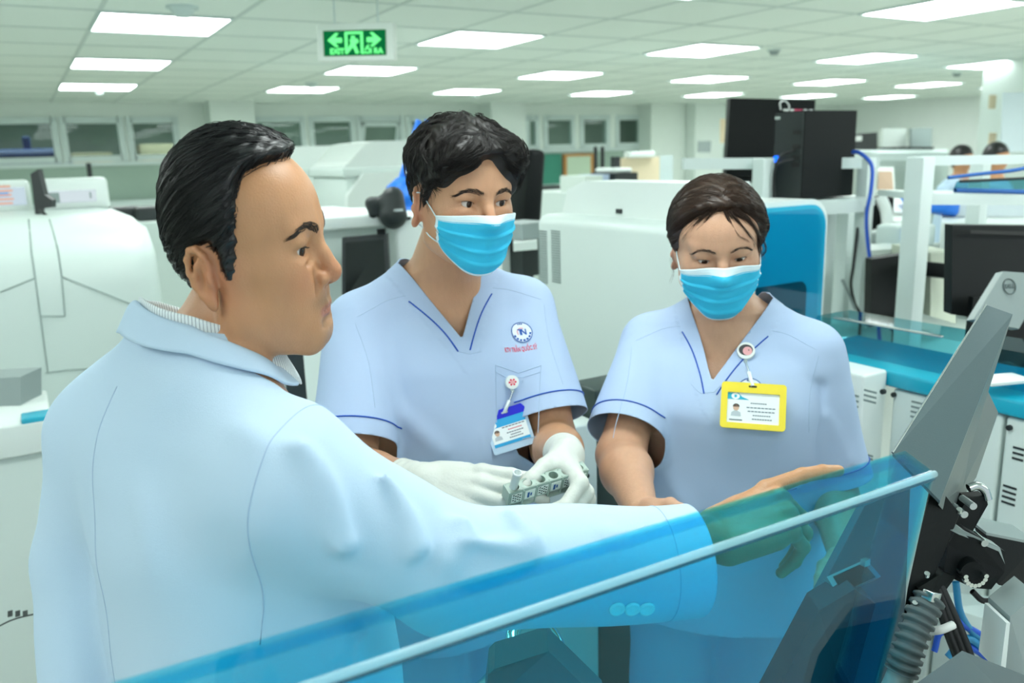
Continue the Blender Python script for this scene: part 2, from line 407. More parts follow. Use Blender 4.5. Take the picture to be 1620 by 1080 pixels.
def strands(S, roots, flow, n, steps, seg, hmin, hmax, r, curl=0.0, wild=0.0, lift=0.0, clump=1, edge=None, lim=.008):
    # hairs that follow a direction field along the sculpted surface
    G_ = max(1, clump); n = n // G_ * G_; idx = np.repeat(np.random.randint(0, len(roots), n // G_), G_); P = roots[idx].astype(f32).copy(); P += np.random.normal(0, .0028 if G_ > 1 else .0, P.shape).astype(f32)
    h = np.repeat(np.random.uniform(hmin, hmax, n // G_), G_).astype(f32) + np.random.uniform(-.0008, .0008, n).astype(f32); J = np.repeat(np.random.normal(0, wild, (n // G_, 3)), G_, axis=0).astype(f32) + np.random.normal(0, wild * .25, (n, 3)).astype(f32)
    path = []
    for i in range(steps):
        P = P - S.grad(P) * np.clip(S(P) - (h + lift * i / steps)[:, None][:, 0], -.01, .01)[:, None]
        path.append(P.copy())
        G = S.grad(P); D = flow(P) + J; D = D - G * (D * G).sum(1)[:, None]
        D /= np.linalg.norm(D, axis=1, keepdims=True) + 1e-9
        P = P + D * f32(seg)
    path = np.stack(path, 1)
    if G_ > 1:
        ctr = np.repeat(path.reshape(n // G_, G_, steps, 3).mean(1), G_, axis=0); path = path + (ctr - path) * (.75 * np.linspace(0, 1, steps) ** .8)[None, :, None]
    ln = np.random.randint(int(steps * .55), steps + 1, n)
    if edge is not None:
        ok = edge(path.reshape(-1, 3)).reshape(n, steps) > -lim; first = np.where(ok.all(1), steps, np.argmin(ok, axis=1)); ln = np.minimum(ln, first)
    sel = [i for i in range(n) if ln[i] >= 3]
    return [(path[i, :ln[i]], r * np.sqrt(np.linspace(1, .04, ln[i]))) for i in sel]

def hand_pts(flex, spread=(6, 2, -3, -9), thumb=((.70, .62, -.35), (.93, .30, -.20), (.97, .05, -.25)), side=1, sc=1.0):
    kn = [(.092, .030, .002), (.096, .009, .004), (.091, -.012, .002), (.083, -.031, -.002)]
    Ls = [(.046, .027, .022), (.050, .031, .023), (.046, .029, .022), (.036, .021, .020)]
    fing = []
    for k, L, fx, sp in zip(kn, Ls, flex, spread):
        p = np.array(k, float); pts = [p]; a = 0
        for l, f in zip(L, fx):
            a += math.radians(f); s = math.radians(sp)
            p = p + l * np.array([math.cos(a) * math.cos(s), math.cos(a) * math.sin(s) * 1.0, -math.sin(a)]); pts.append(p)
        fing.append(np.array(pts))
    p = np.array([.020, .024, -.010]); th = [p]
    for d, l in zip(thumb, (.045, .034, .026)): p = p + l * nrm(d); th.append(p)
    flip = np.array([1, side, 1]) * sc
    return [f * flip for f in fing], np.array(th) * flip, np.array(kn) * flip
def hand_prims(S, M, pose, grow=0.0, side=1, sc=1.0, nails=None):
    fing, th, kn = pose; T = lambda p: tpts(M, p)[0]; g = grow
    fl = lambda x, y, z: T(np.array([x, y * side, z]) * sc)
    Rm = np.array(M)[:3, :3]
    S.add(ell(fl(.052, .001, -.003), (.050 * sc + g, .037 * sc + g, .0125 * sc + g), Rm), .012)
    for k in kn: S.add(cone(fl(.010, k[1] / side / sc * .45, -.002), T(k + [0, 0, -.003]), .0135 * sc + g, .0105 * sc + g), .010)
    S.add(cone(fl(.018, .018, -.010), fl(.052, .030, -.012), .017 * sc + g, .013 * sc + g), .014)
    S.add(cone(fl(.015, -.020, -.009), fl(.065, -.030, -.008), .015 * sc + g, .011 * sc + g), .014)
    for i, f in enumerate(fing):
        r = (np.array([.0098, .0088, .0080, .0068]) if i < 3 else np.array([.0086, .0077, .0070, .0060])) * sc + g
        for j in range(3): S.add(cone(T(f[j]), T(f[j + 1]), r[j], r[j + 1]), .0035 if j else .007)
    r = np.array([.0150, .0118, .0102, .0080]) * sc + g
    for j in range(3): S.add(cone(T(th[j]), T(th[j + 1]), r[j], r[j + 1]), .004 if j else .012)

def skin_mat(name, base, deep, lip):
    m = mat(name, base, .40, bump=.25, bscale=420, sss=.12, spec=.45); nt = m.node_tree; b = nt.nodes['Principled BSDF']
    for l in [l for l in nt.links if l.to_socket == b.inputs['Base Color']]: nt.links.remove(l)
    prev = None
    n = nt.nodes.new('ShaderNodeTexNoise'); n.inputs['Scale'].default_value = 60; n.inputs['Detail'].default_value = 5
    mx = nt.nodes.new('ShaderNodeMix'); mx.data_type = 'RGBA'; mx.inputs['A'].default_value = [min(1, x * 1.06) for x in lin(base)[:3]] + [1]; mx.inputs['B'].default_value = [x * .90 for x in lin(base)[:3]] + [1]
    nt.links.new(n.outputs['Fac'], mx.inputs['Factor']); prev = mx.outputs['Result']
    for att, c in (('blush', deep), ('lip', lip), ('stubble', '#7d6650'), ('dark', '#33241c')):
        a = nt.nodes.new('ShaderNodeAttribute'); a.attribute_name = att
        mx = nt.nodes.new('ShaderNodeMix'); mx.data_type = 'RGBA'; mx.inputs['B'].default_value = lin(c)
        nt.links.new(a.outputs['Fac'], mx.inputs['Factor']); nt.links.new(prev, mx.inputs['A']); prev = mx.outputs['Result']
    nt.links.new(prev, b.inputs['Base Color']); return m
def head_tones(o, Q, stub=0.0):
    # pigment of the face in head coordinates: lips, redder cheeks / nose / ears, beard shadow; plus painted nostril shade
    g = lambda c, r: np.exp(-(((Q - np.array(c)) / np.array(r)) ** 2).sum(1))
    X = Q.copy(); X[:, 0] = np.abs(X[:, 0]); gx = lambda c, r: np.exp(-(((X - np.array(c)) / np.array(r)) ** 2).sum(1))
    up = smooth01((.0255 - np.abs(X[:, 0])) / .006) * smooth01((-.0430 - Q[:, 2]) / .003) * smooth01((Q[:, 2] + .0635) / .003) * smooth01((-.086 - Q[:, 1]) / .006)
    curve = smooth01(1.1 - ((X[:, 0] / .026) ** 2 + ((Q[:, 2] + .0525) / .0095) ** 2)) * up
    set_attr(o, 'lip', np.clip(curve * 1.6, 0, .8))
    set_attr(o, 'blush', np.clip(.55 * g((0, -.115, -.012), (.018, .02, .018)) + .35 * gx((.045, -.08, -.012), (.02, .03, .02)) + .6 * gx((.082, .012, .0), (.012, .03, .04)), 0, .8))
    st = gx((.012, -.10, -.040), (.022, .03, .008)) + g((0, -.098, -.082), (.03, .03, .022))
    set_attr(o, 'stubble', np.clip(stub * st, 0, .6))
    set_attr(o, 'dark', np.clip(.8 * gx((.0068, -.108, -.0235), (.0036, .006, .0035)), 0, .9))  # shade of the nostril hollows painted into the skin
def eye_mats():
    m = bpy.data.materials.new('eyeball'); m.use_nodes = True; nt = m.node_tree; b = nt.nodes['Principled BSDF']; b.inputs['Roughness'].default_value = .08
    tc = nt.nodes.new('ShaderNodeTexCoord'); sp = nt.nodes.new('ShaderNodeSeparateXYZ'); nt.links.new(tc.outputs['Object'], sp.inputs[0])
    q = []
    for ax in 'XZ':
        p = nt.nodes.new('ShaderNodeMath'); p.operation = 'POWER'; p.inputs[1].default_value = 2; nt.links.new(sp.outputs[ax], p.inputs[0]); q.append(p)
    s = nt.nodes.new('ShaderNodeMath'); nt.links.new(q[0].outputs[0], s.inputs[0]); nt.links.new(q[1].outputs[0], s.inputs[1])
    r = nt.nodes.new('ShaderNodeMath'); r.operation = 'SQRT'; nt.links.new(s.outputs[0], r.inputs[0])
    d = nt.nodes.new('ShaderNodeMath'); d.operation = 'MULTIPLY'; d.inputs[1].default_value = 80; nt.links.new(r.outputs[0], d.inputs[0])
    cr = nt.nodes.new('ShaderNodeValToRGB'); nt.links.new(d.outputs[0], cr.inputs[0]); e = cr.color_ramp.elements
    e[0].position = .16; e[0].color = (.004, .003, .003, 1); e[1].position = .52; e[1].color = lin('#dcd3cb')
    for p, c in ((.2, lin('#3a2415')), (.42, lin('#2a1a10'))): k = e.new(p); k.color = c
    nt.links.new(cr.outputs[0], b.inputs['Base Color']); return m
EYE = eye_mats()
def eyes(parent, Mh, gaze=(0, 0), cz=.0195, r=.0124):
    V = []; F = []; n1, n2 = 20, 14
    bm = bmesh.new(); bmesh.ops.create_uvsphere(bm, u_segments=24, v_segments=16, radius=r)
    V = [v.co[:] for v in bm.verts]; F = [[v.index for v in f.verts] for f in bm.faces]; bm.free()
    for s in (-1, 1):
        o = mesh_obj('eye', V, F, EYE, parent, True)
        M = mat4(rotm('z', gaze[0]) @ rotm('x', gaze[1]), (s * .032, -.0775, cz))
        o.matrix_world = Matrix((np.array(Mh) @ M).tolist())
def pts_obj(name, lst, m, parent, mw, sides=4):
    V, F = tubes(lst, sides); return mesh_obj(name, V, F, m, parent, True, mw)
def brows(S, parent, Mh, m, shape, n=260, r=.00028, th=.0045):
    # shape: centre line points of the person's left brow in x, z
    C = np.array(shape, float)
    for s in (-1, 1):
        out = []
        for i in range(n):
            t = random.random() ** .9; k = t * (len(C) - 1); a = int(min(k, len(C) - 2)); c = C[a] + (C[a + 1] - C[a]) * (k - a)
            dirv = C[a + 1] - C[a]; w = th * (1 - .65 * t) * (.7 + .3 * min(1, t * 6)); c = c + np.array([0, random.uniform(-w, w)])
            ang = math.atan2(dirv[1], dirv[0]) + (random.uniform(.2, .8) * (1 - t) if c[1] < C[a][1] + .001 else -.15 * t); L = random.uniform(.005, .009)
            line = np.array([[s * (c[0] + L * u * math.cos(ang)), -.12, c[1] + L * u * math.sin(ang)] for u in (0, .4, .75, 1)])
            P = S.trace(line, np.tile([[0, 1, 0]], (4, 1)), 25, .1); G = S.grad(P); P = P + G * np.array([[.0001], [.0007], [.001], [.0006]])
            out.append((P, r * np.array([1, .9, .6, .15])))
        pts_obj('eyebrow', out, m, parent, mw_of(Mh), 3)
def lashes(parent, Mh, m, eye, look, cz=.0195):
    for s in (-1, 1):
        rim = []; out = []
        for u in np.linspace(-.97, .97, 26):
            z = cz - look + eye * math.sqrt(max(0, 1 - u * u)) + TILT * u; ph = PHI0 + PHIW * u; rho = math.sqrt(max(1e-9, .0140 ** 2 - (z - cz) ** 2))
            rim.append(np.array([s * (.032 + rho * math.sin(ph)), -.0775 - rho * math.cos(ph), z]))
        out.append((np.array(rim), .0006 * np.sin(np.linspace(.25, math.pi - .2, 26))))
        for p in rim[2:-1:1]:
            d = nrm([(p[0] - s * .032) * 25, -1, -.35 if look > 0 else .1]); out.append((np.array([p, p + d * .003, p + d * .0055 + [0, 0, .0012]]), np.array([.00022, .00016, .00005])))
        pts_obj('eyelashes', out, m, parent, mw_of(Mh), 3)
def mw_of(M): return Matrix(np.array(M).tolist())

class Person:
    def __init__(s, v, psi):
        x, y = v; a = math.radians(psi); s.psi = psi
        F = -FH * math.cos(a) + RH * math.sin(a); L = np.cross([0, 0, 1], F)
        s.M = mat4(np.stack([L, -F, [0, 0, 1]], 1), RH * x + FH * y); s.Mi = np.linalg.inv(s.M)
    def px(s, px, py, d): return tpts(s.Mi, at(px, py, d))[0]
    def v(s, r, f, z): return tpts(s.Mi, RH * r + FH * f + np.array([0, 0, z]))[0]
    def head(s, psi, nod, roll, ear=None, org=None, sc=1.0, ax=(1, 1, 1), ey=.004):
        a = math.radians(psi); F = -FH * math.cos(a) + RH * math.sin(a); L = np.cross([0, 0, 1], F)
        R_ = np.stack([L, -F, [0, 0, 1]], 1) @ rotm('y', roll) @ rotm('x', nod)
        o = np.array(org) if org is not None else np.array(ear) + R_ @ (np.array([.078, -ey, .002]) * sc * np.array(ax))
        s.H = mat4(R_ * sc @ np.diag(ax), o); s.Hl = s.Mi @ s.H; return s.H
    def hp(s, p): return tpts(s.Hl, p)[0]
def arm(S, a, b, c, r=(.050, .043, .040, .027), k=.02):
    S.add(cone(a, b, r[0], r[1]), .04); m = b + (c - b) * .3
    S.add(cone(b, m, r[1] * .97, r[2] * 1.05), k); S.add(cone(m, c, r[2] * 1.05, r[3]), k)
def legs(S, z, w=.09, back=.01, r=1.0):
    S.add(ell((0, .015, z), (.165 * r, .115 * r, .14)), .05)
    for s in (-1, 1):
        S.add(cone((s * w, back, z - .04), (s * w, .0, z - .42), .085 * r, .055), .03); S.add(cone((s * w, .0, z - .42), (s * w, .02, .08), .052, .037), .02)
        S.add(cone((s * w, .03, .045), (s * (w + .01), -.13, .03), .04, .028), .03)
SKIN_M = skin_mat('skin_tan', '#c18d66', '#b86d52', '#b06a5c')
SKIN_Y = skin_mat('skin_light', '#c99876', '#c3745c', '#b5685c')
SKIN_W = skin_mat('skin_fair', '#cfa184', '#c67f69', '#b5685c')
HAIR_B = mat('hair_black', '#0d0d0f', .36, spec=.5)
HAIR_K = mat('hair_soft_black', '#1c1816', .45, spec=.4)
HAIR_N = mat('hair_brown', '#3b2a20', .42, spec=.45)
def frame_px(p0, p1, up):
    x = nrm(p1 - p0); z = nrm(np.array(up) - x * np.dot(up, x)); y = np.cross(z, x); return np.stack([x, y, z], 1)

# ---------------------------------------------------------------- man in the white coat
man = Person((-.357, .985), 127)
man.head(86, 1, -7.0, ear=at(336, 444, .905), sc=.962, ax=(1, .89, 1.13), ey=.018)
man.S_head = head_sdf(eye=.0052, look=.0012, jaw=1.07, nose=1.04, brow=1.15, fat=.006, age=.5, nf=.001)
S = SDF(); man.S = S
hd = SDF(); hd.p = list(man.S_head.p); ear_prims(hd, by=.022, flare=32)
S.add(cone(man.hp((0, .028, -.05)), (0, .020, 1.47), .053, .054), .02)
S.add(loft([(.9, .17, .12, .02), (1.1, .17, .13, .0), (1.3, .175, .12, .005), (1.42, .12, .08, .02), (1.47, .07, .06, .03)]), .05)
sR = np.array([-.150, .01, 1.365]); sL = man.px(186, 705, 1.10)
S.add(cone((-.06, .03, 1.455), sR, .055, .055), .05); S.add(cone((.06, .03, 1.455), sL, .055, .055), .05)
eR = man.px(712, 884, .92); wR = man.px(1118, 852, .985)
eL = man.px(146, 880, 1.12); wL = man.px(146, 1115, 1.08)
arm(S, sR, eR, wR); arm(S, sL, eL, wL)
legs(S, .93)
cdir = man.Mi[:3, :3] @ np.array([RC[0, 2], RC[1, 2], 0])      # towards the viewpoint, in the man's frame
Kn = man.px(1262, 790, 1.00)
man.handR = mat4(frame_px(wR, Kn, np.array([0, 0, 1.0]) + .30 * cdir), wR)
man.poseR = hand_pts([(4, 12, 8), (62, 34, 14), (66, 48, 22), (70, 52, 26)], spread=(0, 0, -2, -4), thumb=((.75, .5, -.5), (.75, .1, -.65), (.7, -.1, -.7)), sc=1.1)
hand_prims(S, man.handR, man.poseR, sc=1.1)
man.handL = mat4(frame_px(wL, wL + (wL - eL), np.array([.8, .3, 0])), wL)
hand_prims(S, man.handL, hand_pts([(20, 30, 20)] * 4, side=-1), side=-1)
S.add(xform(hd, man.Hl), .012)

# ---------------------------------------------------------------- young man holding the rack
yng = Person((-.122, 1.52), 20)
yng.head(32, 7, 1.5, ear=at(664, 331, 1.40), sc=.985, ax=(1, .95, 1))
yng.S_head = head_sdf(eye=.0056, look=.0006, jaw=.95, nose=.98, brow=1.0)
S = SDF(); yng.S = S
hd = SDF(); hd.p = list(yng.S_head.p); ear_prims(hd, flare=54, bx=.0755)
S.add(cone(yng.hp((0, .026, -.05)), (0, .03, 1.465), .053, .068), .02)
S.add(loft([(.9, .155, .105, .015), (1.08, .15, .10, .005), (1.28, .165, .105, .0), (1.42, .11, .07, .015), (1.48, .06, .052, .025)]), .05)
ysR = np.array([-.165, .01, 1.400]); ysL = np.array([.162, .01, 1.400])
S.add(cone((-.05, .03, 1.455), ysR, .040, .045), .03); S.add(cone((.05, .03, 1.455), ysL, .040, .045), .03)
S.add(cone((-.015, -.050, 1.412), (-.09, -.030, 1.425), .006, .007), .02); S.add(cone((.015, -.050, 1.412), (.09, -.030, 1.425), .006, .007), .02)
yeR = yng.px(556, 752, 1.40); ywR = yng.px(668, 762, 1.29)
yeL = yng.px(878, 708, 1.52); ywL = yng.px(896, 720, 1.34)
arm(S, ysR, yeR, ywR); arm(S, ysL, yeL, ywL)
legs(S, .93)
ydir = yng.Mi[:3, :3] @ np.array([RC[0, 2], RC[1, 2], 0])
yng.handR = mat4(frame_px(ywR, yng.px(800, 778, 1.25), np.array([0, 0, .9]) + .75 * ydir), ywR)
yng.poseR = hand_pts([(6, 12, 8), (10, 16, 10), (14, 20, 12), (18, 24, 14)], spread=(3, 1, -1, -4), thumb=((.75, .45, -.45), (.92, .1, -.25), (.96, -.05, -.2)))
yng.handL = mat4(frame_px(ywL, yng.px(922, 776, 1.275), np.array([.85, 0, .25]) + .35 * ydir), ywL)
yng.poseL = hand_pts([(50, 45, 30), (52, 48, 30), (55, 50, 30), (58, 50, 30)], spread=(2, 0, -2, -4), thumb=((.55, .45, -.6), (.6, .25, -.8), (.5, .1, -.85)), side=-1)
hand_prims(S, yng.handR, yng.poseR); hand_prims(S, yng.handL, yng.poseL, side=-1)
S.add(xform(hd, yng.Hl), .012)

# ---------------------------------------------------------------- woman
wom = Person((.415, 1.545), -23)
wom.head(-7, 15, -3, org=at(1133, 399, 1.545), sc=.96, ax=(1, .95, 1))
wom.S_head = head_sdf(eye=.0044, look=.0024, jaw=.95, nose=.92, brow=.85)
S = SDF(); wom.S = S
hd = SDF(); hd.p = list(wom.S_head.p); ear_prims(hd, flare=46)
S.add(cone(wom.hp((0, .022, -.05)), (0, .025, 1.37), .047, .064), .02)
S.add(loft([(.85, .165, .115, .015), (1.02, .145, .10, .005), (1.2, .16, .115, .0), (1.33, .10, .07, .015), (1.385, .06, .052, .025)]), .05)
wsR = np.array([-.152, .01, 1.310]); wsL = np.array([.152, .01, 1.310])
S.add(cone((-.035, .03, 1.368), wsR, .043, .040), .03); S.add(cone((.035, .03, 1.368), wsL, .043, .040), .03)
weR = wom.px(982, 720, 1.52); wwR = wom.px(1016, 812, 1.32)
weL = wom.px(1315, 765, 1.58); wwL = wom.px(1335, 880, 1.45)
arm(S, wsR, weR, wwR, (.046, .043, .042, .026)); arm(S, wsL, weL, wwL, (.046, .043, .042, .026))
legs(S, .87)
wom.handR = mat4(frame_px(wwR, wwR + (wwR - weR), np.array([-.8, -.3, .2])), wwR); wom.handL = mat4(frame_px(wwL, wwL + (wwL - weL), np.array([.8, -.3, .2])), wwL)
hand_prims(S, wom.handR, hand_pts([(15, 25, 15)] * 4, sc=.92), sc=.92); hand_prims(S, wom.handL, hand_pts([(15, 25, 15)] * 4, side=-1, sc=.92), side=-1, sc=.92)
S.add(xform(hd, wom.Hl), .012)

BH = .003
def build_body(P, name, m, label, stub=0.0, hi=1.88, ext=.65):
    V, F = P.S.mesh(BH, (-ext, -ext, -.01), (ext, ext * .8, hi))
    o = mesh_obj(name, V, F, m, None, True, mw_of(P.M)); tag(o, label, 'person')
    head_tones(o, tpts(np.linalg.inv(P.Hl), V), stub); P.o = o; return o
build_body(man, 'person', SKIN_M, 'older person in a long white coat, pointing with an outstretched right arm', .55, ext=.75)
build_body(yng, 'person', SKIN_Y, 'short-haired person in a face mask and gloves holding a tube rack')
build_body(wom, 'person', SKIN_W, 'masked person with tied-back brown hair wearing a yellow-framed badge')
eyes(man.o, man.H, gaze=(-20, 8)); eyes(yng.o, yng.H, gaze=(10, 4)); eyes(wom.o, wom.H, gaze=(0, 22))
# ================================================================== hair, brows, lashes
def base_of(S_):           # skull and face without the ears
    return S_
def hair_build(P, table, omax, flow, n, m, bump=None, w=.022, extra=(), h=.0032, hmin=-.001, hmax=.003, r=.00042, steps=14, seg=.007, wild=.12, clump=1, lim=.007, rootcond=None, lift=0.0, name='hair'):
    base = P.S_head; fn, edge = hair_fn(base, table, omax, w, bump)
    H = SDF(); H.add(fn, .001)
    for e, k in extra: H.add(e, k)
    V, F = H.mesh(h, (-.15, -.17, -.13), (.15, .18, .24))
    keep = base(V) > -.0012                                   # only what stands proud of the skin
    F = F[keep[F].any(1)]; used = np.unique(F); rm = np.full(len(V), -1); rm[used] = np.arange(len(used)); V = V[used]; F = rm[F]
    o = mesh_obj(name, V, F, m, P.o, True, mw_of(P.H))
    R_ = V[base(V) > .0012]
    if rootcond is not None: R_ = R_[rootcond(R_)]
    L = strands(H, R_, flow, n, steps, seg, hmin, hmax, r, wild=wild, lift=lift, clump=clump, edge=edge, lim=lim)
    s = pts_obj('hair_strands', L, m, o, mw_of(P.H), 3); return H, o
def vec(*c): return np.stack([np.broadcast_to(np.asarray(x, f32), c[0].shape) for x in c], 1)
def sg(x, w=.012): return np.tanh(x / w)

BROW = mat('brow_hair', '#352a23', .6)
man_tab = [(0, .110), (25, .109), (45, .106), (60, .101), (69, .093), (74, .060), (77, -.002), (86, -.010), (92, .0), (98, .030), (108, .036), (118, .026), (127, -.022), (150, -.034), (180, -.036)]
hair_build(man, man_tab, lambda P: .008 + .007 * smooth01((P[:, 2] - .06) / .06), lambda P: vec(P[:, 0] * 0, P[:, 0] * 0 + 1, -.55 + 0 * P[:, 0]), 5200, HAIR_B, w=.020, r=.00036, wild=.12, clump=5,
           bump=lambda P: .0007 * np.sin(P[:, 2] * 420 + P[:, 1] * 260 + 2 * np.sin(P[:, 0] * 90)))
man.brow = brows(man.S_head, man.o, man.H, BROW, [(.012, .0375), (.022, .0425), (.034, .0455), (.045, .0430), (.052, .039)], 330, .00024, .0060)
lashes(man.o, man.H, HAIR_B, .0052, .0012)

yng_tab = [(0, .092), (16, .094), (30, .082), (45, .060), (57, .042), (66, .026), (73, .0), (80, -.004), (86, .026), (100, .036), (112, .0), (122, -.03), (150, -.055), (180, -.06)]
yflow = lambda P: vec(sg(P[:, 0] - .004) * .9, np.where(P[:, 1] < -.02, -.35, .35) + 0 * P[:, 0], -.55 - 4 * np.maximum(0, .09 - P[:, 2]))
yex = [(ell((-.040, -.070, .098), (.040, .034, .026), rotm('y', -28)), .02), (ell((.046, -.068, .092), (.036, .034, .034), rotm('y', 34)), .02), (ell((.063, -.060, .062), (.016, .022, .034)), .015), (ell((-.062, -.052, .070), (.016, .026, .026)), .015)]
hair_build(yng, yng_tab, lambda P: (.006 + .020 * smooth01((P[:, 2] - .035) / .07)) * (1 - .6 * np.exp(-((np.degrees(np.arctan2(np.abs(P[:, 0]), -P[:, 1])) - 97) / 20) ** 2) * smooth01((.07 - P[:, 2]) / .03)) - .004 * np.exp(-((P[:, 0] - .004) / .012) ** 2) * smooth01((-P[:, 1] - .02) / .04), yflow, 7200, HAIR_K, r=.00036, wild=.34, extra=yex, hmin=.0005, hmax=.0075, steps=11, seg=.0065, clump=16, lim=.014,
           bump=lambda P: .0012 * np.sin(P[:, 0] * 330 + P[:, 2] * 180 + 3 * np.sin(P[:, 1] * 80)) + .0022 * np.sin(P[:, 0] * 95 + P[:, 1] * 70 + 2 * np.sin(P[:, 2] * 40)))
brows(yng.S_head, yng.o, yng.H, BROW, [(.011, .0360), (.022, .0405), (.034, .0425), (.045, .0395), (.053, .034)], 230, .00024, .0054)
lashes(yng.o, yng.H, HAIR_K, .0056, .0006)

wom_tab = [(0, .104), (20, .102), (38, .092), (52, .070), (62, .040), (70, .010), (80, .008), (86, .026), (98, .034), (112, .0), (122, -.02), (150, -.045), (180, -.05)]
wflow = lambda P: vec(sg(P[:, 0] - .004) * .75, .55 + 0 * P[:, 0], -.5 - 3 * np.maximum(0, .08 - P[:, 2]))
wex = [(ell((0, .118, .020), (.036, .032, .036)), .012)]
Hw, ow = hair_build(wom, wom_tab, lambda P: .015 + .003 * smooth01((P[:, 2] - .05) / .06), wflow, 6000, HAIR_N, r=.00036, wild=.12, clump=6, extra=wex, hmax=.003, w=.028,
           bump=lambda P: .0007 * np.sin(P[:, 0] * 300 + P[:, 1] * 260 + P[:, 2] * 140))
def lock(pts, n, spread, r=.00034):
    out = []
    for i in range(n):
        o0 = np.random.normal(0, spread, 3); o1 = np.random.normal(0, spread * 1.6, 3); C = spline(pts, 16)
        out.append((C + o0 + (o1 - o0) * np.linspace(0, 1, 16)[:, None] ** 1.5, r * np.sqrt(np.linspace(1, .06, 16))))
    return out
def onhead(S_, pts, off): return [S_.project(np.array([p]), off, 6)[0] for p in pts]
wl = lock(onhead(Hw, [(.006, -.075, .112), (.016, -.09, .09), (.026, -.09, .066), (.042, -.08, .048)], .003), 26, .0011)
wl += lock(onhead(Hw, [(.012, -.075, .112), (.030, -.085, .088), (.044, -.078, .060), (.053, -.066, .040)], .004), 40, .0022)
wl += lock(onhead(Hw, [(.02, -.07, .112), (.045, -.070, .085), (.060, -.055, .050), (.066, -.042, .015), (.070, -.03, -.005)], .004), 110, .0035)
wl += lock(onhead(Hw, [(-.02, -.07, .112), (-.044, -.070, .085), (-.058, -.055, .052)], .004), 40, .003)
wl += lock(onhead(Hw, [(-.016, -.078, .108), (-.038, -.08, .085), (-.052, -.07, .060)], .002), 10, .0015)
pts_obj('loose_locks', wl, HAIR_N, ow, mw_of(wom.H), 3); wl = []
wl += lock([(.076, .0, .030), (.092, .012, .012), (.098, .02, -.012), (.088, .028, -.026), (.078, .03, -.012)], 16, .0014, .00026)
pts_obj('ear_wisp', wl, HAIR_N, ow, mw_of(wom.H), 3); wl = []
wl += lock([(-.076, .0, .010), (-.086, .0, -.012), (-.083, -.006, -.036), (-.09, -.01, -.055)], 6, .002, .0002)
pts_obj('ear_wisp', wl, HAIR_N, ow, mw_of(wom.H), 3)
brows(wom.S_head, wom.o, wom.H, BROW, [(.012, .0365), (.022, .0405), (.034, .0425), (.045, .0395), (.052, .034)], 130, .00022, .0038)
lashes(wom.o, wom.H, HAIR_N, .0044, .0024)

# ================================================================== face masks
MASK_B = mat('mask_blue', '#37c3ea', .85, bump=.3, bscale=900); MASK_W = mat('mask_white', '#dff3fa', .85, bump=.2, bscale=900)
def face_mask(P, top=.003, bot=-.106, side_top=-.004, side_bot=-.052, half=62, wave=.0, flare=.0):
    nt_, nv = 61, 56
    th = np.radians(np.linspace(-half, half, nt_)); v = np.linspace(0, 1, nv); TH, VV = np.meshgrid(th, v, indexing='ij'); q = np.abs(TH) / math.radians(half)
    zt = top + (side_top - top) * q ** 1.6; zb = bot + (side_bot - bot) * q ** 1.9
    Z = zt + (zb - zt) * VV; D = np.stack([np.sin(TH), -np.cos(TH), 0 * TH], -1)
    O = np.stack([0 * TH, 0 * TH - .015, np.maximum(Z, -.086)], -1)
    hit = P.S_head.trace((O + D * .16).reshape(-1, 3), (-D).reshape(-1, 3), 40, .13).reshape(O.shape)
    Rr = np.sqrt(((hit - O) ** 2).sum(-1)) + .0035
    Rr = Rr - .9 * np.maximum(0, -.086 - Z)
    for _ in range(160):
        a = Rr.copy(); a[1:-1] = (Rr[:-2] + Rr[2:]) / 2; b = Rr.copy(); b[:, 1:-1] = (Rr[:, :-2] + Rr[:, 2:]) / 2
        Rr = np.maximum(Rr, .5 * a + .5 * b - .00002)
    env = 1 - q ** 3
    pl = 0
    for c, s_ in ((.34, 1), (.56, 1.2), (.76, .8)):
        vv = VV - c - .05 * (1 - q ** 1.5) * (c - .3); pl = pl + s_ * np.where(vv > 0, np.exp(-vv / .09), np.exp(vv / .008) * 1.0)
    Rr = Rr + .0072 * pl * (.35 + .65 * env) * smooth01(VV / .2) * smooth01((1 - VV) / .12) + .0012 * np.sin(TH * 9 + VV * 5) * env
    Rr = Rr + .0015 * np.sin(VV * 14 + TH * 3) * np.exp(-((q - 1) / .15) ** 2)
    X = O + D * Rr[..., None]; X[..., 2] = Z; V = X.reshape(-1, 3)
    F = np.array([[i * nv + j, i * nv + j + 1, (i + 1) * nv + j + 1, (i + 1) * nv + j] for i in range(nt_ - 1) for j in range(nv - 1)])
    fm = [1 if (j < 6 or j > nv - 4 or i < 2 or i > nt_ - 4) else 0 for i in range(nt_ - 1) for j in range(nv - 1)]
    o = mesh_obj('face_mask', V, F, [MASK_B, MASK_W], P.o, True, mw_of(P.H), fmat=fm); solid(o, .0012, 1)
    # raised wire seam, edge binding, ear loops
    row = lambda j: X[:, j] + D[:, j] * .0008
    tb = [(row(3), .0007), (row(7), .0006), (X[:, 0], .0008), (X[:, -1], .0008), (X[0], .0012), (X[-1], .0012)]
    V2, F2 = tubes(tb, 6); mesh_obj('edge_binding', V2, F2, MASK_W, o, True, mw_of(P.H))
    for s, i in ((-1, 0), (1, nt_ - 1)):
        lp = []
        a, b = X[i, 1], X[i, -2]
        m1 = P.S_head.project(np.array([[s * .066, -.030, .008]]), .0022, 6)[0]; m2 = P.S_head.project(np.array([[s * .062, -.022, -.044]]), .0022, 6)[0]
        for pts in ([a, m1, (s * .078, .0, .026), (s * .084, .016, .022), (s * .080, .026, .004)], [b, m2, (s * .072, .0, -.034), (s * .080, .018, -.022), (s * .080, .026, .004)]):
            lp.append((spline(pts, 24), .0012))
        V3, F3 = tubes(lp, 6); mesh_obj('ear_loop', V3, F3, MASK_W, o, True, mw_of(P.H))
    return o
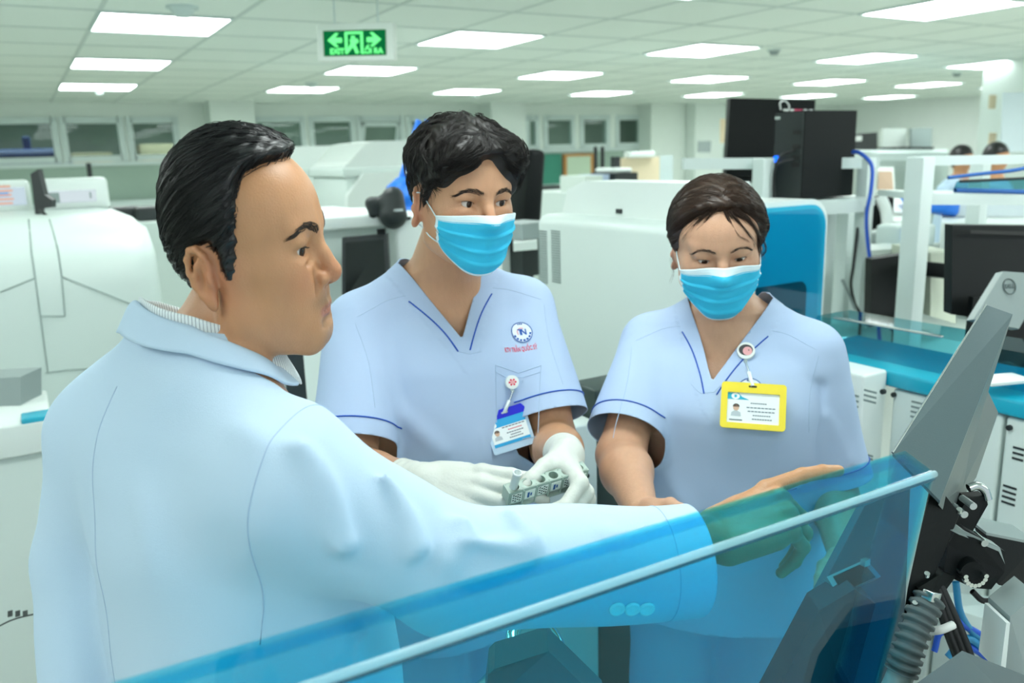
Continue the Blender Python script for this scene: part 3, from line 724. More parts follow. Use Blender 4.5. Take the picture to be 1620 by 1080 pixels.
face_mask(yng); face_mask(wom, top=.012, bot=-.108, side_top=-.008, side_bot=-.058, half=60)
# ================================================================== clothing
CLOTH_S = mat('scrub_cloth', '#b3c7e5', .9, bump=.35, bscale=1400, spec=.2)
CLOTH_C = mat('coat_cloth', '#bfd5ea', .9, bump=.35, bscale=1200, spec=.2)
PIPE = mat('piping_blue', '#1450b8', .7); THREAD = mat('thread', '#a9c0dc', .9)
GLOVE = mat('latex_white', '#d3d6cf', .5, bump=.25, bscale=300, spec=.4)
def fold(a, b, w, d):                  # a ridge (d > 0) or a valley (d < 0) along a line
    c = cone(a, b, 0, 0); d = d * 1.45; ph = float(a[0] * 90 + a[2] * 50); return lambda P: (-d * np.exp(-(c((P + .009 * np.sin(P[:, [1, 2, 0]] * 34 + ph)).astype(f32)) / w) ** 2)).astype(f32)
def axis_t(p, a, d): return (p - np.array(a)) @ d
def seg_d(P, a, b):
    a = np.array(a, float); ba = np.array(b, float) - a; q = P - a; h = np.clip(q @ ba / (ba @ ba), 0, 1); return np.linalg.norm(q - h[:, None] * ba, axis=1)
def ring_on(S_, c, d, n=48, rmax=.16, off=.0008, r0=.035, arc=None):
    # loop where the sculpted surface meets the plane through c across d
    d = nrm(d); u = nrm(np.cross(d, [.2, .3, .9])); w = np.cross(d, u); ts = np.linspace(0, 2 * math.pi, n + 1) if arc is None else np.linspace(arc[0], arc[1], n)
    D = np.array([math.cos(t) * u + math.sin(t) * w for t in ts]); lo = np.full(len(ts), r0); hi = np.full(len(ts), rmax)
    rr = np.linspace(r0, rmax, 50); vals = np.array([S_(np.array(c) + D * r) for r in rr]); k = np.argmax(vals > 0, axis=0)
    lo = rr[np.maximum(k - 1, 0)]; hi = rr[k]
    for _ in range(14):
        m = (lo + hi) / 2; v = S_(np.array(c) + D * m[:, None]) > 0; hi = np.where(v, m, hi); lo = np.where(v, lo, m)
    return np.array(c) + D * (hi + off)[:, None]
def drape(S_, O, D, off=.0008, tmax=.5):
    P = S_.trace(O, D, 70, tmax); return P + S_.grad(P) * off

class Scrub:
    def __init__(s, P, tab, shR, shL, elR, elL, zneck, zv, wn, zbot, L=(.235, .235), rs=(.062, .076), vx=0.0, folds=(), h=.0042, sides=.03):
        s.P = P; T = SDF(); T.add(loft(tab, 2.3)); s.arms = []
        for sg_, sh, el, l in ((-1, shR, elR, L[0]), (1, shL, elL, L[1])):
            d = nrm(np.array(el) - np.array(sh)); s.arms.append((np.array(sh), d, l))
        T.add(cone((-.062, .028, zneck - .032), shR, .050, .056), .035); T.add(cone((.062, .028, zneck - .032), shL, .050, .056), .035)
        body = SDF(); body.p = list(T.p); s.body = body
        for sh, d, l in s.arms: T.add(cone(sh, sh + d * (l + .012), rs[0], rs[1]), .022)
        for f_ in folds: T.disp(f_)
        ph = hash_ = (P.psi % 7)
        T.disp(lambda Q: (.0016 * np.sin(Q[:, 0] * 38 + 2.2 * np.sin(Q[:, 2] * 9 + ph) + ph) * smooth01((zneck - .12 - Q[:, 2]) / .25) + .0011 * np.sin(Q[:, 2] * 30 + Q[:, 0] * 22 + ph)).astype(f32))
        s.vx = vx
        def gneck(Q):
            sl = wn / (zneck - zv); ca = 1 / math.sqrt(1 + sl * sl)
            gv = (np.abs(Q[:, 0] - vx * np.clip((zneck - Q[:, 2]) / (zneck - zv), 0, 1)) - (Q[:, 2] - zv) * sl) * ca
            gv = np.where(Q[:, 1] < .025, gv, 1.0)
            gr = np.sqrt((Q[:, 0] / 1.0) ** 2 + ((Q[:, 1] - .030) / .95) ** 2) - wn - .35 * np.maximum(0, zneck - .02 - Q[:, 2]); gr = np.where(Q[:, 2] > zneck - .06, gr, 1.0)
            return np.minimum(gv, gr)
        s.gneck = gneck
        T.disp(lambda Q: np.where(gneck(Q) < .032, -.0009, 0).astype(f32))
        s.S = T
        lo = np.array([-.34, -.36, zbot - .01]); hi = np.array([.34, .26, zneck + .05])
        V, F = T.mesh(h, lo, hi); g = np.minimum(gneck(V), V[:, 2] - zbot - .006 * np.sin(V[:, 0] * 14))
        for sh, d, l in s.arms:
            t = axis_t(V, sh, d); near_ = seg_d(V, sh, sh + d * .5); inbody = body(V)
            g = np.minimum(g, np.maximum(np.maximum(l - t, .012 - inbody), near_ - .115))
        V2, F2 = clip_mesh(V, F, g)
        s.o = mesh_obj('scrub_top', V2, F2, CLOTH_S, P.o, True, mw_of(P.M)); solid(s.o, .0014, -1)
        # blue piping along the neckline and the sleeve hems
        sl = wn / (zneck - zv)
        for sg_ in (-1, 1):
            u_ = np.linspace(0, 1, 40); z = (zv - .020) + (zneck - .040 - zv + .020) * u_
            x = vx * (1 - u_) + sg_ * (.011 + (wn + .012 - .011) * u_ - .008 * np.sin(u_ * math.pi))
            P_ = drape(T, np.stack([x, 0 * x - .35, z], 1), np.tile([0, 1, 0], (40, 1)), .0006)
            V3, F3 = tubes([(P_, .0013)], 6); mesh_obj('piping', V3, F3, PIPE, s.o, True, mw_of(P.M))
        for sh, d, l in s.arms:
            c = sh + d * (l - .030); R_ = ring_on(T, c, d, 60); inb = body(R_) > .001
            if not inb.all():
                k = int(np.argmin(inb)); R_ = np.roll(R_[:-1], -k, axis=0); inb = np.roll(inb[:-1], -k); R_ = R_[inb]
            V3, F3 = tubes([(R_, .0013)], 6); mesh_obj('piping', V3, F3, PIPE, s.o, True, mw_of(P.M))
    def seam(s, pts, r=.0006, n=40, D=(0, 1, 0)):
        C = spline(pts, n); P_ = drape(s.S, C, np.tile(D, (n, 1)), .0001); V, F = tubes([(P_, r)], 5); return mesh_obj('seam', V, F, THREAD, s.o, True, mw_of(s.P.M))

# ---- young man
ytab = [(.78, .205, .150, .0), (1.00, .184, .140, .0), (1.20, .178, .132, -.005), (1.32, .178, .124, .0), (1.385, .166, .104, .010), (1.43, .13, .080, .020), (1.465, .085, .068, .026), (1.51, .066, .058, .028)]
yS = Scrub(yng, ytab, (-.160, .012, 1.405), (.158, .012, 1.405), yeR, yeL, 1.490, 1.384, .067, .80, L=(.225, .225), vx=.0,
    folds=[fold((-.06, -.13, 1.20), (-.15, -.09, 1.32), .018, .004), fold((-.02, -.15, 1.02), (-.13, -.13, 1.17), .022, .005), fold((.03, -.15, 1.05), (.10, -.12, 1.22), .02, .004), fold((-.165, -.07, 1.16), (-.175, -.06, 1.36), .012, -.004),
           fold((.165, -.07, 1.16), (.175, -.06, 1.36), .012, -.004), fold((-.20, -.05, 1.30), (-.24, -.07, 1.24), .012, .004), fold((.20, -.05, 1.31), (.23, -.08, 1.24), .012, .004), fold((.0, -.15, 1.2), (.0, -.15, 1.0), .03, .003)])
# ---- woman
wtab = [(.78, .220, .160, .0), (.95, .200, .150, .0), (1.12, .190, .142, -.008), (1.22, .190, .145, -.012), (1.30, .178, .110, .004), (1.34, .13, .082, .018), (1.375, .082, .066, .024), (1.42, .063, .056, .026)]
wS = Scrub(wom, wtab, (-.150, .012, 1.318), (.150, .012, 1.318), weR, weL, 1.400, 1.288, .067, .80, L=(.215, .245), vx=-.008,
    folds=[fold((-.05, -.15, 1.05), (-.13, -.12, 1.20), .02, .004), fold((.05, -.16, 1.02), (.12, -.13, 1.2), .02, .004), fold((-.160, -.07, 1.08), (-.168, -.06, 1.27), .012, -.004), fold((.160, -.07, 1.08), (.168, -.06, 1.27), .012, -.004),
           fold((-.18, -.05, 1.22), (-.24, -.05, 1.15), .013, .004), fold((-.175, -.06, 1.17), (-.23, -.06, 1.13), .012, .004), fold((.19, -.05, 1.22), (.24, -.05, 1.13), .013, .004)])
for q, s_, z, w in ((yS, yng, 1.452, .175), (wS, wom, 1.362, .165)):
    for sg_ in (-1, 1):
        q.seam([(sg_ * .083, -.3, z + .008), (sg_ * .12, -.3, z), (sg_ * w, -.3, z - .020)])
        q.seam([(sg_ * (w + .004), -.3, z - .03), (sg_ * (w - .006), -.3, z - .09), (sg_ * (w - .004), -.3, z - .16)])
# trousers
def trousers(P, z, w, h=.006):
    T = SDF(); T.add(ell((0, .010, z + .02), (.192, .145, .15)), .03)
    for s_ in (-1, 1): T.add(cone((s_ * w, .012, z - .02), (s_ * (w + .005), .01, .09), .100, .082), .03)
    T.disp(lambda Q: (.003 * np.sin(Q[:, 2] * 26 + Q[:, 0] * 18) + .002 * np.sin(Q[:, 0] * 40 + Q[:, 2] * 7)).astype(f32))
    V, F = T.mesh(h, (-.26, -.2, .03), (.26, .2, z + .16)); V, F = clip_mesh(V, F, np.minimum(V[:, 2] - .06, z + .10 - V[:, 2]))
    o = mesh_obj('trousers', V, F, CLOTH_S, P.o, True, mw_of(P.M)); solid(o, .0015, -1)
trousers(yng, .93, .095); trousers(wom, .87, .095)
SHOE = mat('shoe_rubber', '#dfe6e6', .5); SHOE_D = mat('shoe_dark', '#23272b', .4)
def shoes(P, w, m):
    for s_ in (-1, 1):
        T = SDF(); T.add(cone((s_ * w, .045, .045), (s_ * (w + .01), -.13, .036), .050, .040), .02); T.add(cone((s_ * w, .03, .05), (s_ * w, .03, .09), .046, .046), .03)
        T.cap(lambda Q: -Q[:, 2] + .002, .004)
        V, F = T.mesh(.006, (-.3, -.25, -.01), (.3, .2, .16)); mesh_obj('shoe', V, F, m, P.o, True, mw_of(P.M))
shoes(yng, .095, SHOE); shoes(wom, .095, SHOE); shoes(man, .09, SHOE_D)

# ---- gloves of the young man
def glove(P, M, pose, el, w, side):
    T = SDF(); hand_prims(T, M, pose, grow=.0012, side=side); d = nrm(np.array(el) - np.array(w))
    T.add(cone(w, np.array(w) + d * .045, .0295, .0335), .012)
    T.disp(lambda Q: (.0006 * np.sin((Q @ d.astype(f32)) * 420) * smooth01(((Q - np.array(w, f32)) @ d.astype(f32) + .02) / .03)).astype(f32))
    c = np.array(w); V, F = T.mesh(.0024, c - .23, c + .23)
    V, F = clip_mesh(V, F, .048 - axis_t(V, w, d)); o = mesh_obj('glove', V, F, GLOVE, P.o, True, mw_of(P.M)); solid(o, .0006, 1)
    R_ = ring_on(T, np.array(w) + d * .046, d, 40, r0=.012, off=.0006, rmax=.07); V, F = tubes([(R_, .0013)], 6); mesh_obj('cuff_bead', V, F, GLOVE, o, True, mw_of(P.M))
glove(yng, yng.handR, yng.poseR, yeR, ywR, 1); glove(yng, yng.handL, yng.poseL, yeL, ywL, -1)

# ---- the man's coat
ctab = [(.62, .245, .185, .0), (.95, .225, .175, .0), (1.15, .215, .170, .0), (1.26, .210, .155, .014), (1.34, .190, .122, .030), (1.40, .140, .090, .040), (1.445, .096, .080, .036), (1.53, .074, .070, .022)]
T = SDF(); T.add(loft(ctab, 2.3)); csR = np.array([-.142, .012, 1.385]); csA = man.px(452, 768, .88); csL = man.px(182, 698, 1.10)
T.add(cone((-.07, .035, 1.438), csR, .056, .066), .05); T.add(cone((.07, .035, 1.445), csL, .060, .068), .05)
T.add(ell((.085, .062, 1.352), (.165, .105, .115), rotm('y', 8)), .05); T.add(ell((.15, .05, 1.36), (.09, .085, .085)), .05)
cbody = SDF(); cbody.p = list(T.p)
dR = nrm(wR - eR); cuffR = wR - dR * .018; dL = nrm(wL - eL); cuffL = wL - dL * .01
eRc = eR + np.array([0, 0, -.010])
T.add(cone(csA, eRc, .080, .068), .06); T.add(cone(eRc, cuffR + dR * .03 + [0, 0, -.028], .070, .066), .02)
T.add(cone(csL, eL, .082, .070), .03); T.add(cone(eL, cuffL + dL * .03, .070, .062), .02)
def mp(px, py, d): return man.px(px, py, d)
cf = [  # folds of the raised sleeve and the back, read along the cloth
    (mp(470, 700, .80), mp(560, 860, .82), .014, .007), (mp(545, 700, .82), mp(610, 840, .82), .013, .006), (mp(610, 745, .84), mp(660, 860, .83), .013, .007), (mp(660, 760, .86), mp(720, 840, .85), .012, -.006),
    (mp(740, 780, .87), mp(700, 880, .84), .014, .006), (mp(700, 850, .84), mp(860, 880, .88), .012, .005), (mp(520, 880, .80), mp(640, 960, .80), .016, .006), (mp(820, 800, .90), mp(860, 860, .88), .012, .005), (mp(960, 850, .93), mp(1060, 890, .95), .012, .004),
    (mp(350, 760, .77), mp(365, 860, .78), .010, -.006), (mp(300, 600, .82), mp(420, 690, .78), .03, .005), (mp(250, 560, .84), mp(330, 700, .79), .025, -.004), (mp(180, 800, .84), mp(220, 1040, .82), .03, .004), (mp(330, 880, .79), mp(300, 1060, .80), .03, -.005),
    (mp(110, 700, .93), mp(100, 950, .95), .02, -.005), (mp(420, 900, .80), mp(470, 1060, .83), .02, -.005)]
for a, b, w_, d_ in cf: T.disp(fold(a, b, w_ * .95, d_ * 1.5))
T.disp(lambda Q: (.0018 * np.sin(Q[:, 0] * 26 + Q[:, 2] * 17 + 2 * np.sin(Q[:, 1] * 14)) + .0012 * np.sin(Q[:, 2] * 44 + Q[:, 1] * 31)).astype(f32))
man.coatS = T
V, F = T.mesh(.0042, (-.75, -.62, .63), (.42, .42, 1.56))
ringd = lambda Q: np.sqrt((Q[:, 0] / .088) ** 2 + ((Q[:, 1] - .012) / .082) ** 2) - 1
g = np.minimum(V[:, 2] - .66, np.where(V[:, 2] > 1.40, ringd(V) * .08 + .5 * np.maximum(0, 1.425 + .095 * smooth01((V[:, 1] + .02) / .10) - V[:, 2]), 1))
gf = np.where((V[:, 1] < 0), np.abs(V[:, 0]) - np.interp(V[:, 2], [.66, 1.0, 1.15, 1.30, 1.47], [.03, .006, .006, .045, .088]), 1.0); g = np.minimum(g, gf)
for w_, e_, d_, c_ in ((wR, eR, dR, cuffR), (wL, eL, dL, cuffL)):
    t = axis_t(V, c_, d_); g = np.minimum(g, np.maximum(-t, seg_d(V, e_, w_ + d_ * .1) - .125))
V2, F2 = clip_mesh(V, F, g); coat = mesh_obj('lab_coat', V2, F2, CLOTH_C, man.o, True, mw_of(man.M)); solid(coat, .0022, -1)
def coat_line(pts, n=60, r=.0006, name='seam'):
    C = spline(pts, n); P_ = T.project(C, .0002, 8); V_, F_ = tubes([(P_, r)], 5); return mesh_obj(name, V_, F_, THREAD, coat, True, mw_of(man.M))
coat_line([(0, .13, 1.46), (0, .17, 1.35), (0, .18, 1.2), (0, .18, 1.0), (0, .19, .8)])
for rr_, off_ in ((cuffR - dR * .045, 0),):
    R_ = ring_on(T, rr_ + [0, 0, -.026], dR, 60, off=.0002); V_, F_ = tubes([(R_, .0006)], 5); mesh_obj('seam', V_, F_, THREAD, coat, True, mw_of(man.M))
R_ = ring_on(T, csA + nrm(eRc - csA) * .01, nrm(nrm(eRc - csA) + np.array([-.55, 0, .35])), 80, rmax=.2, off=.0002)
V_, F_ = tubes([(R_, .0006)], 5); mesh_obj('seam', V_, F_, THREAD, coat, True, mw_of(man.M))
# cuff buttons
BTN = mat('button_white', '#e6f3f6', .35)
for i, px_ in enumerate((976, 1000, 1023)):
    P0 = mp(px_, 962, .80); Q0 = mp(px_, 962, 1.2); p = T.trace(np.array([P0]), np.array([nrm(Q0 - P0)]), 60, .5)[0]; n_ = T.grad(np.array([p]))[0]
    u = nrm(np.cross(n_, [0, 0, 1])); w_ = np.cross(n_, u); prof = [(0, .0016), (.0035, .0014), (.0055, .0020), (.0078, .0030), (.0090, .0022), (.0092, 0)]
    Vb = []; Fb = []
    for k, (r_, hh) in enumerate(prof):
        for j in range(20): a = j * math.pi / 10; Vb.append(p + n_ * (hh + .0004) + r_ * (math.cos(a) * u + math.sin(a) * w_))
    for k in range(len(prof) - 1): Fb += [(k * 20 + j, k * 20 + (j + 1) % 20, (k + 1) * 20 + (j + 1) % 20, (k + 1) * 20 + j) for j in range(20)]
    b = mesh_obj('button', Vb, Fb, BTN, coat, True, mw_of(man.M))
# collars: a strip swept round the neck (azimuth 180 = nape), rows = stand, fold, fall
def collar(name, rows, m, parent, fronts, n=72, thick=.0022, attr=False, hug=0.0):
    # rows: list of functions (az) -> (radius x, radius y, z)
    az = np.radians(np.linspace(180 - fronts, 180 + fronts, n)); V = []; U = []
    for k, fn in enumerate(rows):
        for a in az:
            rx, ry, z = fn(abs(math.pi - a)); V.append((rx * math.sin(a), .012 - ry * math.cos(a), z)); U.append(a)
    V = np.array(V)
    if hug:
        for k in range(3, len(rows)):
            q = V[k * n:(k + 1) * n]; off_ = hug * (1.0 if k == len(rows) - 1 else 1.8); m0 = T(q) < off_; q[m0] = T.project(q[m0], off_, 8); V[k * n:(k + 1) * n] = q
    m_ = len(rows); F = np.array([[k * n + j, k * n + j + 1, (k + 1) * n + j + 1, (k + 1) * n + j] for k in range(m_ - 1) for j in range(n - 1)])
    o = mesh_obj(name, V, F, m, parent, True, mw_of(man.M))
    if attr: set_attr(o, 'u', U)
    sb = o.modifiers.new('smooth', 'SUBSURF'); sb.levels = 2; sb.render_levels = 2; solid(o, thick, 0); return o
lp = lambda a, *kv: float(np.interp(math.degrees(a), [k for k, v in kv], [v for k, v in kv]))      # by angle from the nape
crows = [lambda a: (.084, .078, lp(a, (0, 1.48), (90, 1.44), (150, 1.39))), lambda a: (lp(a, (0, .080), (90, .086), (150, .090)), lp(a, (0, .074), (90, .080), (150, .088)), lp(a, (0, 1.540), (60, 1.516), (90, 1.485), (120, 1.456), (150, 1.438))), lambda a: (lp(a, (0, .082), (90, .088), (150, .092)), lp(a, (0, .076), (90, .082), (150, .090)), lp(a, (0, 1.553), (60, 1.528), (90, 1.496), (120, 1.468), (150, 1.450))), lambda a: (lp(a, (0, .088), (90, .094), (150, .097)), lp(a, (0, .083), (90, .089), (150, .096)), lp(a, (0, 1.550), (60, 1.525), (90, 1.493), (120, 1.465), (150, 1.447))),
         lambda a: (lp(a, (0, .094), (90, .104), (150, .106)), lp(a, (0, .090), (90, .098), (150, .106)), lp(a, (0, 1.535), (60, 1.514), (90, 1.483), (120, 1.456), (150, 1.440))), lambda a: (lp(a, (0, .103), (90, .119), (150, .120)), lp(a, (0, .099), (90, .110), (150, .118)), lp(a, (0, 1.516), (60, 1.501), (90, 1.469), (120, 1.445), (150, 1.431)))]
collar('coat_collar', crows, CLOTH_C, coat, 128, hug=.0045)
STRIPE = mat('shirt_stripe', '#e4edf0', .85); nt = STRIPE.node_tree; b = nt.nodes['Principled BSDF']
a_ = nt.nodes.new('ShaderNodeAttribute'); a_.attribute_name = 'u'; mu = nt.nodes.new('ShaderNodeMath'); mu.operation = 'MULTIPLY'; mu.inputs[1].default_value = 125; sn = nt.nodes.new('ShaderNodeMath'); sn.operation = 'SINE'; gt = nt.nodes.new('ShaderNodeMath'); gt.operation = 'GREATER_THAN'; gt.inputs[1].default_value = .86
mx = nt.nodes.new('ShaderNodeMix'); mx.data_type = 'RGBA'; mx.inputs['A'].default_value = lin('#e6eef0'); mx.inputs['B'].default_value = lin('#7d8894')
nt.links.new(a_.outputs['Fac'], mu.inputs[0]); nt.links.new(mu.outputs[0], sn.inputs[0]); nt.links.new(sn.outputs[0], gt.inputs[0]); nt.links.new(gt.outputs[0], mx.inputs['Factor']); nt.links.new(mx.outputs['Result'], b.inputs['Base Color'])
srows = [lambda a: (.073, .069, lp(a, (0, 1.47), (90, 1.44), (178, 1.40))), lambda a: (lp(a, (0, .073), (90, .077), (150, .082)), lp(a, (0, .069), (90, .073), (150, .080)), lp(a, (0, 1.554), (60, 1.536), (90, 1.519), (120, 1.499), (150, 1.477), (178, 1.467))), lambda a: (lp(a, (0, .0765), (90, .0805), (150, .085)), lp(a, (0, .0725), (90, .0765), (150, .083)), lp(a, (0, 1.558), (60, 1.540), (90, 1.522), (120, 1.502), (150, 1.480), (178, 1.470))), lambda a: (lp(a, (0, .079), (90, .084), (130, .090), (165, .100), (178, .098)), lp(a, (0, .075), (90, .079), (130, .090), (165, .104), (178, .104)), lp(a, (0, 1.53), (90, 1.485), (130, 1.452), (165, 1.420), (178, 1.440)))]
collar('shirt_collar', srows, STRIPE, man.o, 172, attr=True, thick=.0015)
trousers(man, .90, .09)
man.o.children[-1].data.materials[0] = mat('trouser_dark', '#2a3038', .8)
# ================================================================== materials of the room
M_CEIL = mat('ceiling_tile', '#e6f0ea', .9, bump=.3, bscale=260); M_GRID = mat('ceiling_grid', '#c9d6d1', .6)
M_WALL = mat('wall_paint', '#dee8e2', .8, var=.02); M_DADO = mat('dado_green', '#9db3a6', .8, var=.03); M_FRAME = mat('window_frame', '#c9d8d6', .45)
M_FLOOR = mat('floor_vinyl', '#c9ccc0', .35, var=.06, vscale=5); M_WHITE = mat('machine_white', '#e0e8e5', .35, var=.01); M_WHITE2 = mat('panel_white', '#d3dfdb', .4, var=.01)
M_GREY = mat('plastic_grey', '#8d9a99', .45); M_BLACK = mat('plastic_black', '#0b1011', .5, bump=.12, bscale=700, spec=.18); M_DARK = mat('metal_dark', '#1c2425', .5, bump=.1, bscale=600); M_SEAM = mat('seam_grey', '#7f8e8c', .7)
M_STEEL = mat('steel', '#c4cbcb', .22, metal=1.0); M_CHROME = mat('chrome', '#dfe3e3', .08, metal=1.0); M_ALU = mat('powder_white', '#d3dfdd', .4)
M_TEAL = mat('teal_plastic', '#14a6c4', .25, spec=.6); M_GREENB = mat('chalk_green', '#3f8a76', .8, var=.06); M_WOOD = mat('wood_orange', '#b98344', .5, stretch=(1, 1, 12), var=.2); M_BEIGE = mat('board_beige', '#d6c6a8', .8, var=.05)
M_SCREEN = mat('screen_off', '#0d1517', .12, spec=.6); M_PAPER = mat('paper', '#e8ecea', .8); M_BLUE = mat('plastic_blue', '#1675e0', .45); M_CABLE = mat('cable_black', '#1a1d1e', .5); M_BCABLE = mat('cable_blue', '#1d56c4', .45); M_CCABLE = mat('cable_cyan', '#2b86b4', .35)
def emis(name, c, s):
    m = bpy.data.materials.new(name); m.use_nodes = True; nt = m.node_tree; nt.nodes.remove(nt.nodes['Principled BSDF']); e = nt.nodes.new('ShaderNodeEmission'); e.inputs[0].default_value = lin(c); e.inputs[1].default_value = s
    nt.links.new(e.outputs[0], nt.nodes['Material Output'].inputs[0]); return m
LIGHT = 10.5
M_LED = emis('led_panel', '#f5fffc', LIGHT)
def struct(name, mb, mats, parent=None):
    o = mb.build(name, mats, parent)
    if parent is None: o['kind'] = 'structure'
    return o
def fres(nt, n_):                      # the same sheet reflectance from either side of a thin pane
    f = nt.nodes.new('ShaderNodeFresnel'); g = nt.nodes.new('ShaderNodeNewGeometry'); m = nt.nodes.new('ShaderNodeMath'); m.operation = 'MULTIPLY_ADD'; m.inputs[1].default_value = 1 / n_ - n_; m.inputs[2].default_value = n_
    nt.links.new(g.outputs['Backfacing'], m.inputs[0]); nt.links.new(m.outputs[0], f.inputs['IOR']); return f
def glass(name, c, rough=.02, refl=.5, k=.12):
    m = bpy.data.materials.new(name); m.use_nodes = True; nt = m.node_tree; nt.nodes.remove(nt.nodes['Principled BSDF'])
    t = nt.nodes.new('ShaderNodeBsdfTransparent'); t.inputs[0].default_value = lin(c); g = nt.nodes.new('ShaderNodeBsdfGlossy'); g.inputs['Roughness'].default_value = rough
    f = fres(nt, 1.45); mx = nt.nodes.new('ShaderNodeMixShader'); s = nt.nodes.new('ShaderNodeMath'); s.operation = 'MULTIPLY'; s.inputs[1].default_value = refl
    nt.links.new(f.outputs[0], s.inputs[0]); nt.links.new(s.outputs[0], mx.inputs[0]); nt.links.new(t.outputs[0], mx.inputs[1]); nt.links.new(g.outputs[0], mx.inputs[2]); nt.links.new(mx.outputs[0], nt.nodes['Material Output'].inputs[0]); return m

# ================================================================== shell
YB = 10.2; XR = 13.0; XL = -3.2; YF = -2.6
struct('floor', MB().box((XL, YF, -.05), (XR, YB + 3, 0)), M_FLOOR)
c = MB(); c.box((XL, YF, CEIL), (XR, YB + 3, CEIL + .05))
for k in range(-7, 24):
    x = .43 + .6 * k
    if XL < x < XR: c.box((x - .010, YF, CEIL - .003), (x + .010, YB, CEIL), 1)
for k in range(-12, 12):
    y = 4.3 + .6 * k
    if YF < y < YB: c.box((XL, y - .010, CEIL - .0032), (XR, y + .010, CEIL), 1)
struct('ceiling', c, [M_CEIL, M_GRID])
zs0, zs1 = 1.83, 2.17                                          # window glass height
w = MB(); w.box((XL, YB, 0), (XR, YB + .15, 1.72), 1); w.box((XL, YB, zs1 + .07), (XR, YB + .15, CEIL), 0)
w.box((XL, YB - .03, 1.72), (XR, YB + .15, 1.765), 2)
spans = [(-30, 85), (105, 190), (210, 277), (407, 478), (496, 557), (571, 635), (650, 712), (726, 778), (836, 848), (865, 905), (922, 960), (978, 1013)]
xs = [(ony(a, 220, YB)[0], ony(b, 220, YB)[0]) for a, b in spans]
e0 = XL
for a, b in xs:
    w.box((e0, YB, 1.765), (a - .05, YB + .15, zs1 + .07), 0); e0 = b + .05
w.box((e0, YB, 1.765), (XR, YB + .15, zs1 + .07), 0)
struct('wall_back', w, [M_WALL, M_DADO, M_FRAME])
struct('wall_right', MB().box((XR, YF, 0), (XR + .15, YB + 3, CEIL)), mat('wall_white', '#eef4f2', .8))
struct('wall_left', MB().box((XL - .15, YF, 0), (XL, YB + 3, CEIL)), M_WALL)
struct('wall_outer', MB().box((XL, YB + 2.4, 0), (XR, YB + 2.5, CEIL)), mat('corridor_wall', '#aab4aa', .9, var=.3, vscale=1.3))
M_PANE = glass('window_pane', '#c9d6d2', .02, .8)
for i, (a, b) in enumerate(xs):
    f = MB(); t = .045
    for lo, hi in (((a - .05, YB - .02, zs0 - .06), (a + .012, YB + .06, zs1 + .07)), ((b - .012, YB - .02, zs0 - .06), (b + .05, YB + .06, zs1 + .07)), ((a, YB - .02, zs0 - .06), (b, YB + .06, zs0)), ((a, YB - .02, zs1), (b, YB + .06, zs1 + .07))): f.box(lo, hi)
    o = struct('window_%d' % (i + 1), f, M_FRAME)
    if i == 5:                                                 # the sash that is tilted open
        p = MB(); ang = rotm('x', 22); cx = (a + b) / 2; hw = (b - a) / 2 - .015; hh = (zs1 - zs0) / 2
        def T_(x, y, z): return np.array([cx + x, YB - .03, zs1 - .01]) + ang @ np.array([x * 0, y, z])
        for lo, hi in (((-hw, -.015, -2 * hh), (-hw + .05, .015, 0)), ((hw - .05, -.015, -2 * hh), (hw, .015, 0)), ((-hw, -.015, -2 * hh), (hw, .015, -2 * hh + .05)), ((-hw, -.015, -.05), (hw, .015, 0))):
            cc = [(lo[k] + hi[k]) / 2 for k in range(3)]; p.obox(T_(*cc), [(hi[k] - lo[k]) / 2 for k in range(3)], ang)
        s_ = struct('sash', p, M_FRAME, o); struct('pane', MB().obox(T_(0, 0, -hh), (hw - .05, .003, hh - .05), ang), M_PANE, s_)
    else: struct('pane', MB().box((a, YB + .01, zs0), (b, YB + .016, zs1)), M_PANE, o)
for n_, (a, b) in enumerate(((335, 405), (778, 832))):
    x0, x1 = ony(a, 200, YB - .35)[0], ony(b, 200, YB - .35)[0]; struct('pillar', MB().box((x0, YB - .35, 0), (x1, YB, CEIL)), mat('pillar_white', '#dfe9e4', .7))
x0, x1 = ony(1030, 200, YB - .3)[0], ony(1085, 200, YB - .3)[0]; struct('pillar', MB().box((x0, YB - .3, 0), (x1, YB, CEIL)), MATS['wall_paint'])
x0, x1 = ony(1100, 200, YB - .5)[0], ony(1145, 200, YB - .5)[0]; struct('pillar', MB().box((x0, YB - .5, 0), (x1, YB, CEIL)), MATS['pillar_white'])
pc = at(1548, 200, 7.6); struct('pillar', MB().box((pc[0], pc[1] - 1.2, 0), (pc[0] + 2.0, pc[1], CEIL)), MATS['pillar_white'])
# things seen in the corridor behind the panes
def place(name, mb, mats, label, cat, group=None, parent=None): o = mb.build(name, mats, parent); return tag(o, label, cat, group)
q = at(44, 238, 10.6); mb = MB(); mb.obox((q[0], YB + 1.0, 1.78), (.42, .25, .16), None, 0, .15); mb.obox((q[0] - .02, YB + 1.0, 1.98), (.04, .05, .10), None, 0, .02); mb.box((q[0] - .3, YB + .85, 0), (q[0] + .3, YB + 1.15, 1.70))
place('covered_trolley', mb, mat('navy_blue', '#123a86', .5), 'blue rounded cover seen through the leftmost window', 'cover')
x_ = ony(190, 230, YB + 1.6)[0]; place('corridor_shelf', MB().box((x_ - 1.2, YB + 1.35, 0), (x_ + 1.2, YB + 1.85, 1.70)), M_FRAME, 'pale shelf unit behind the second and third window from the left', 'shelf')
for px_, wd, hh in ((142, .22, .17), (245, .20, .26)):
    x = ony(px_, 230, YB + 1.6)[0]; place('cardboard_box', MB().box((x - wd, YB + 1.4, 1.702), (x + wd, YB + 1.8, 1.72 + hh), 0, .01), M_BEIGE, 'pale cardboard box behind the %s window from the left' % ('second' if px_ < 200 else 'third'), 'box')

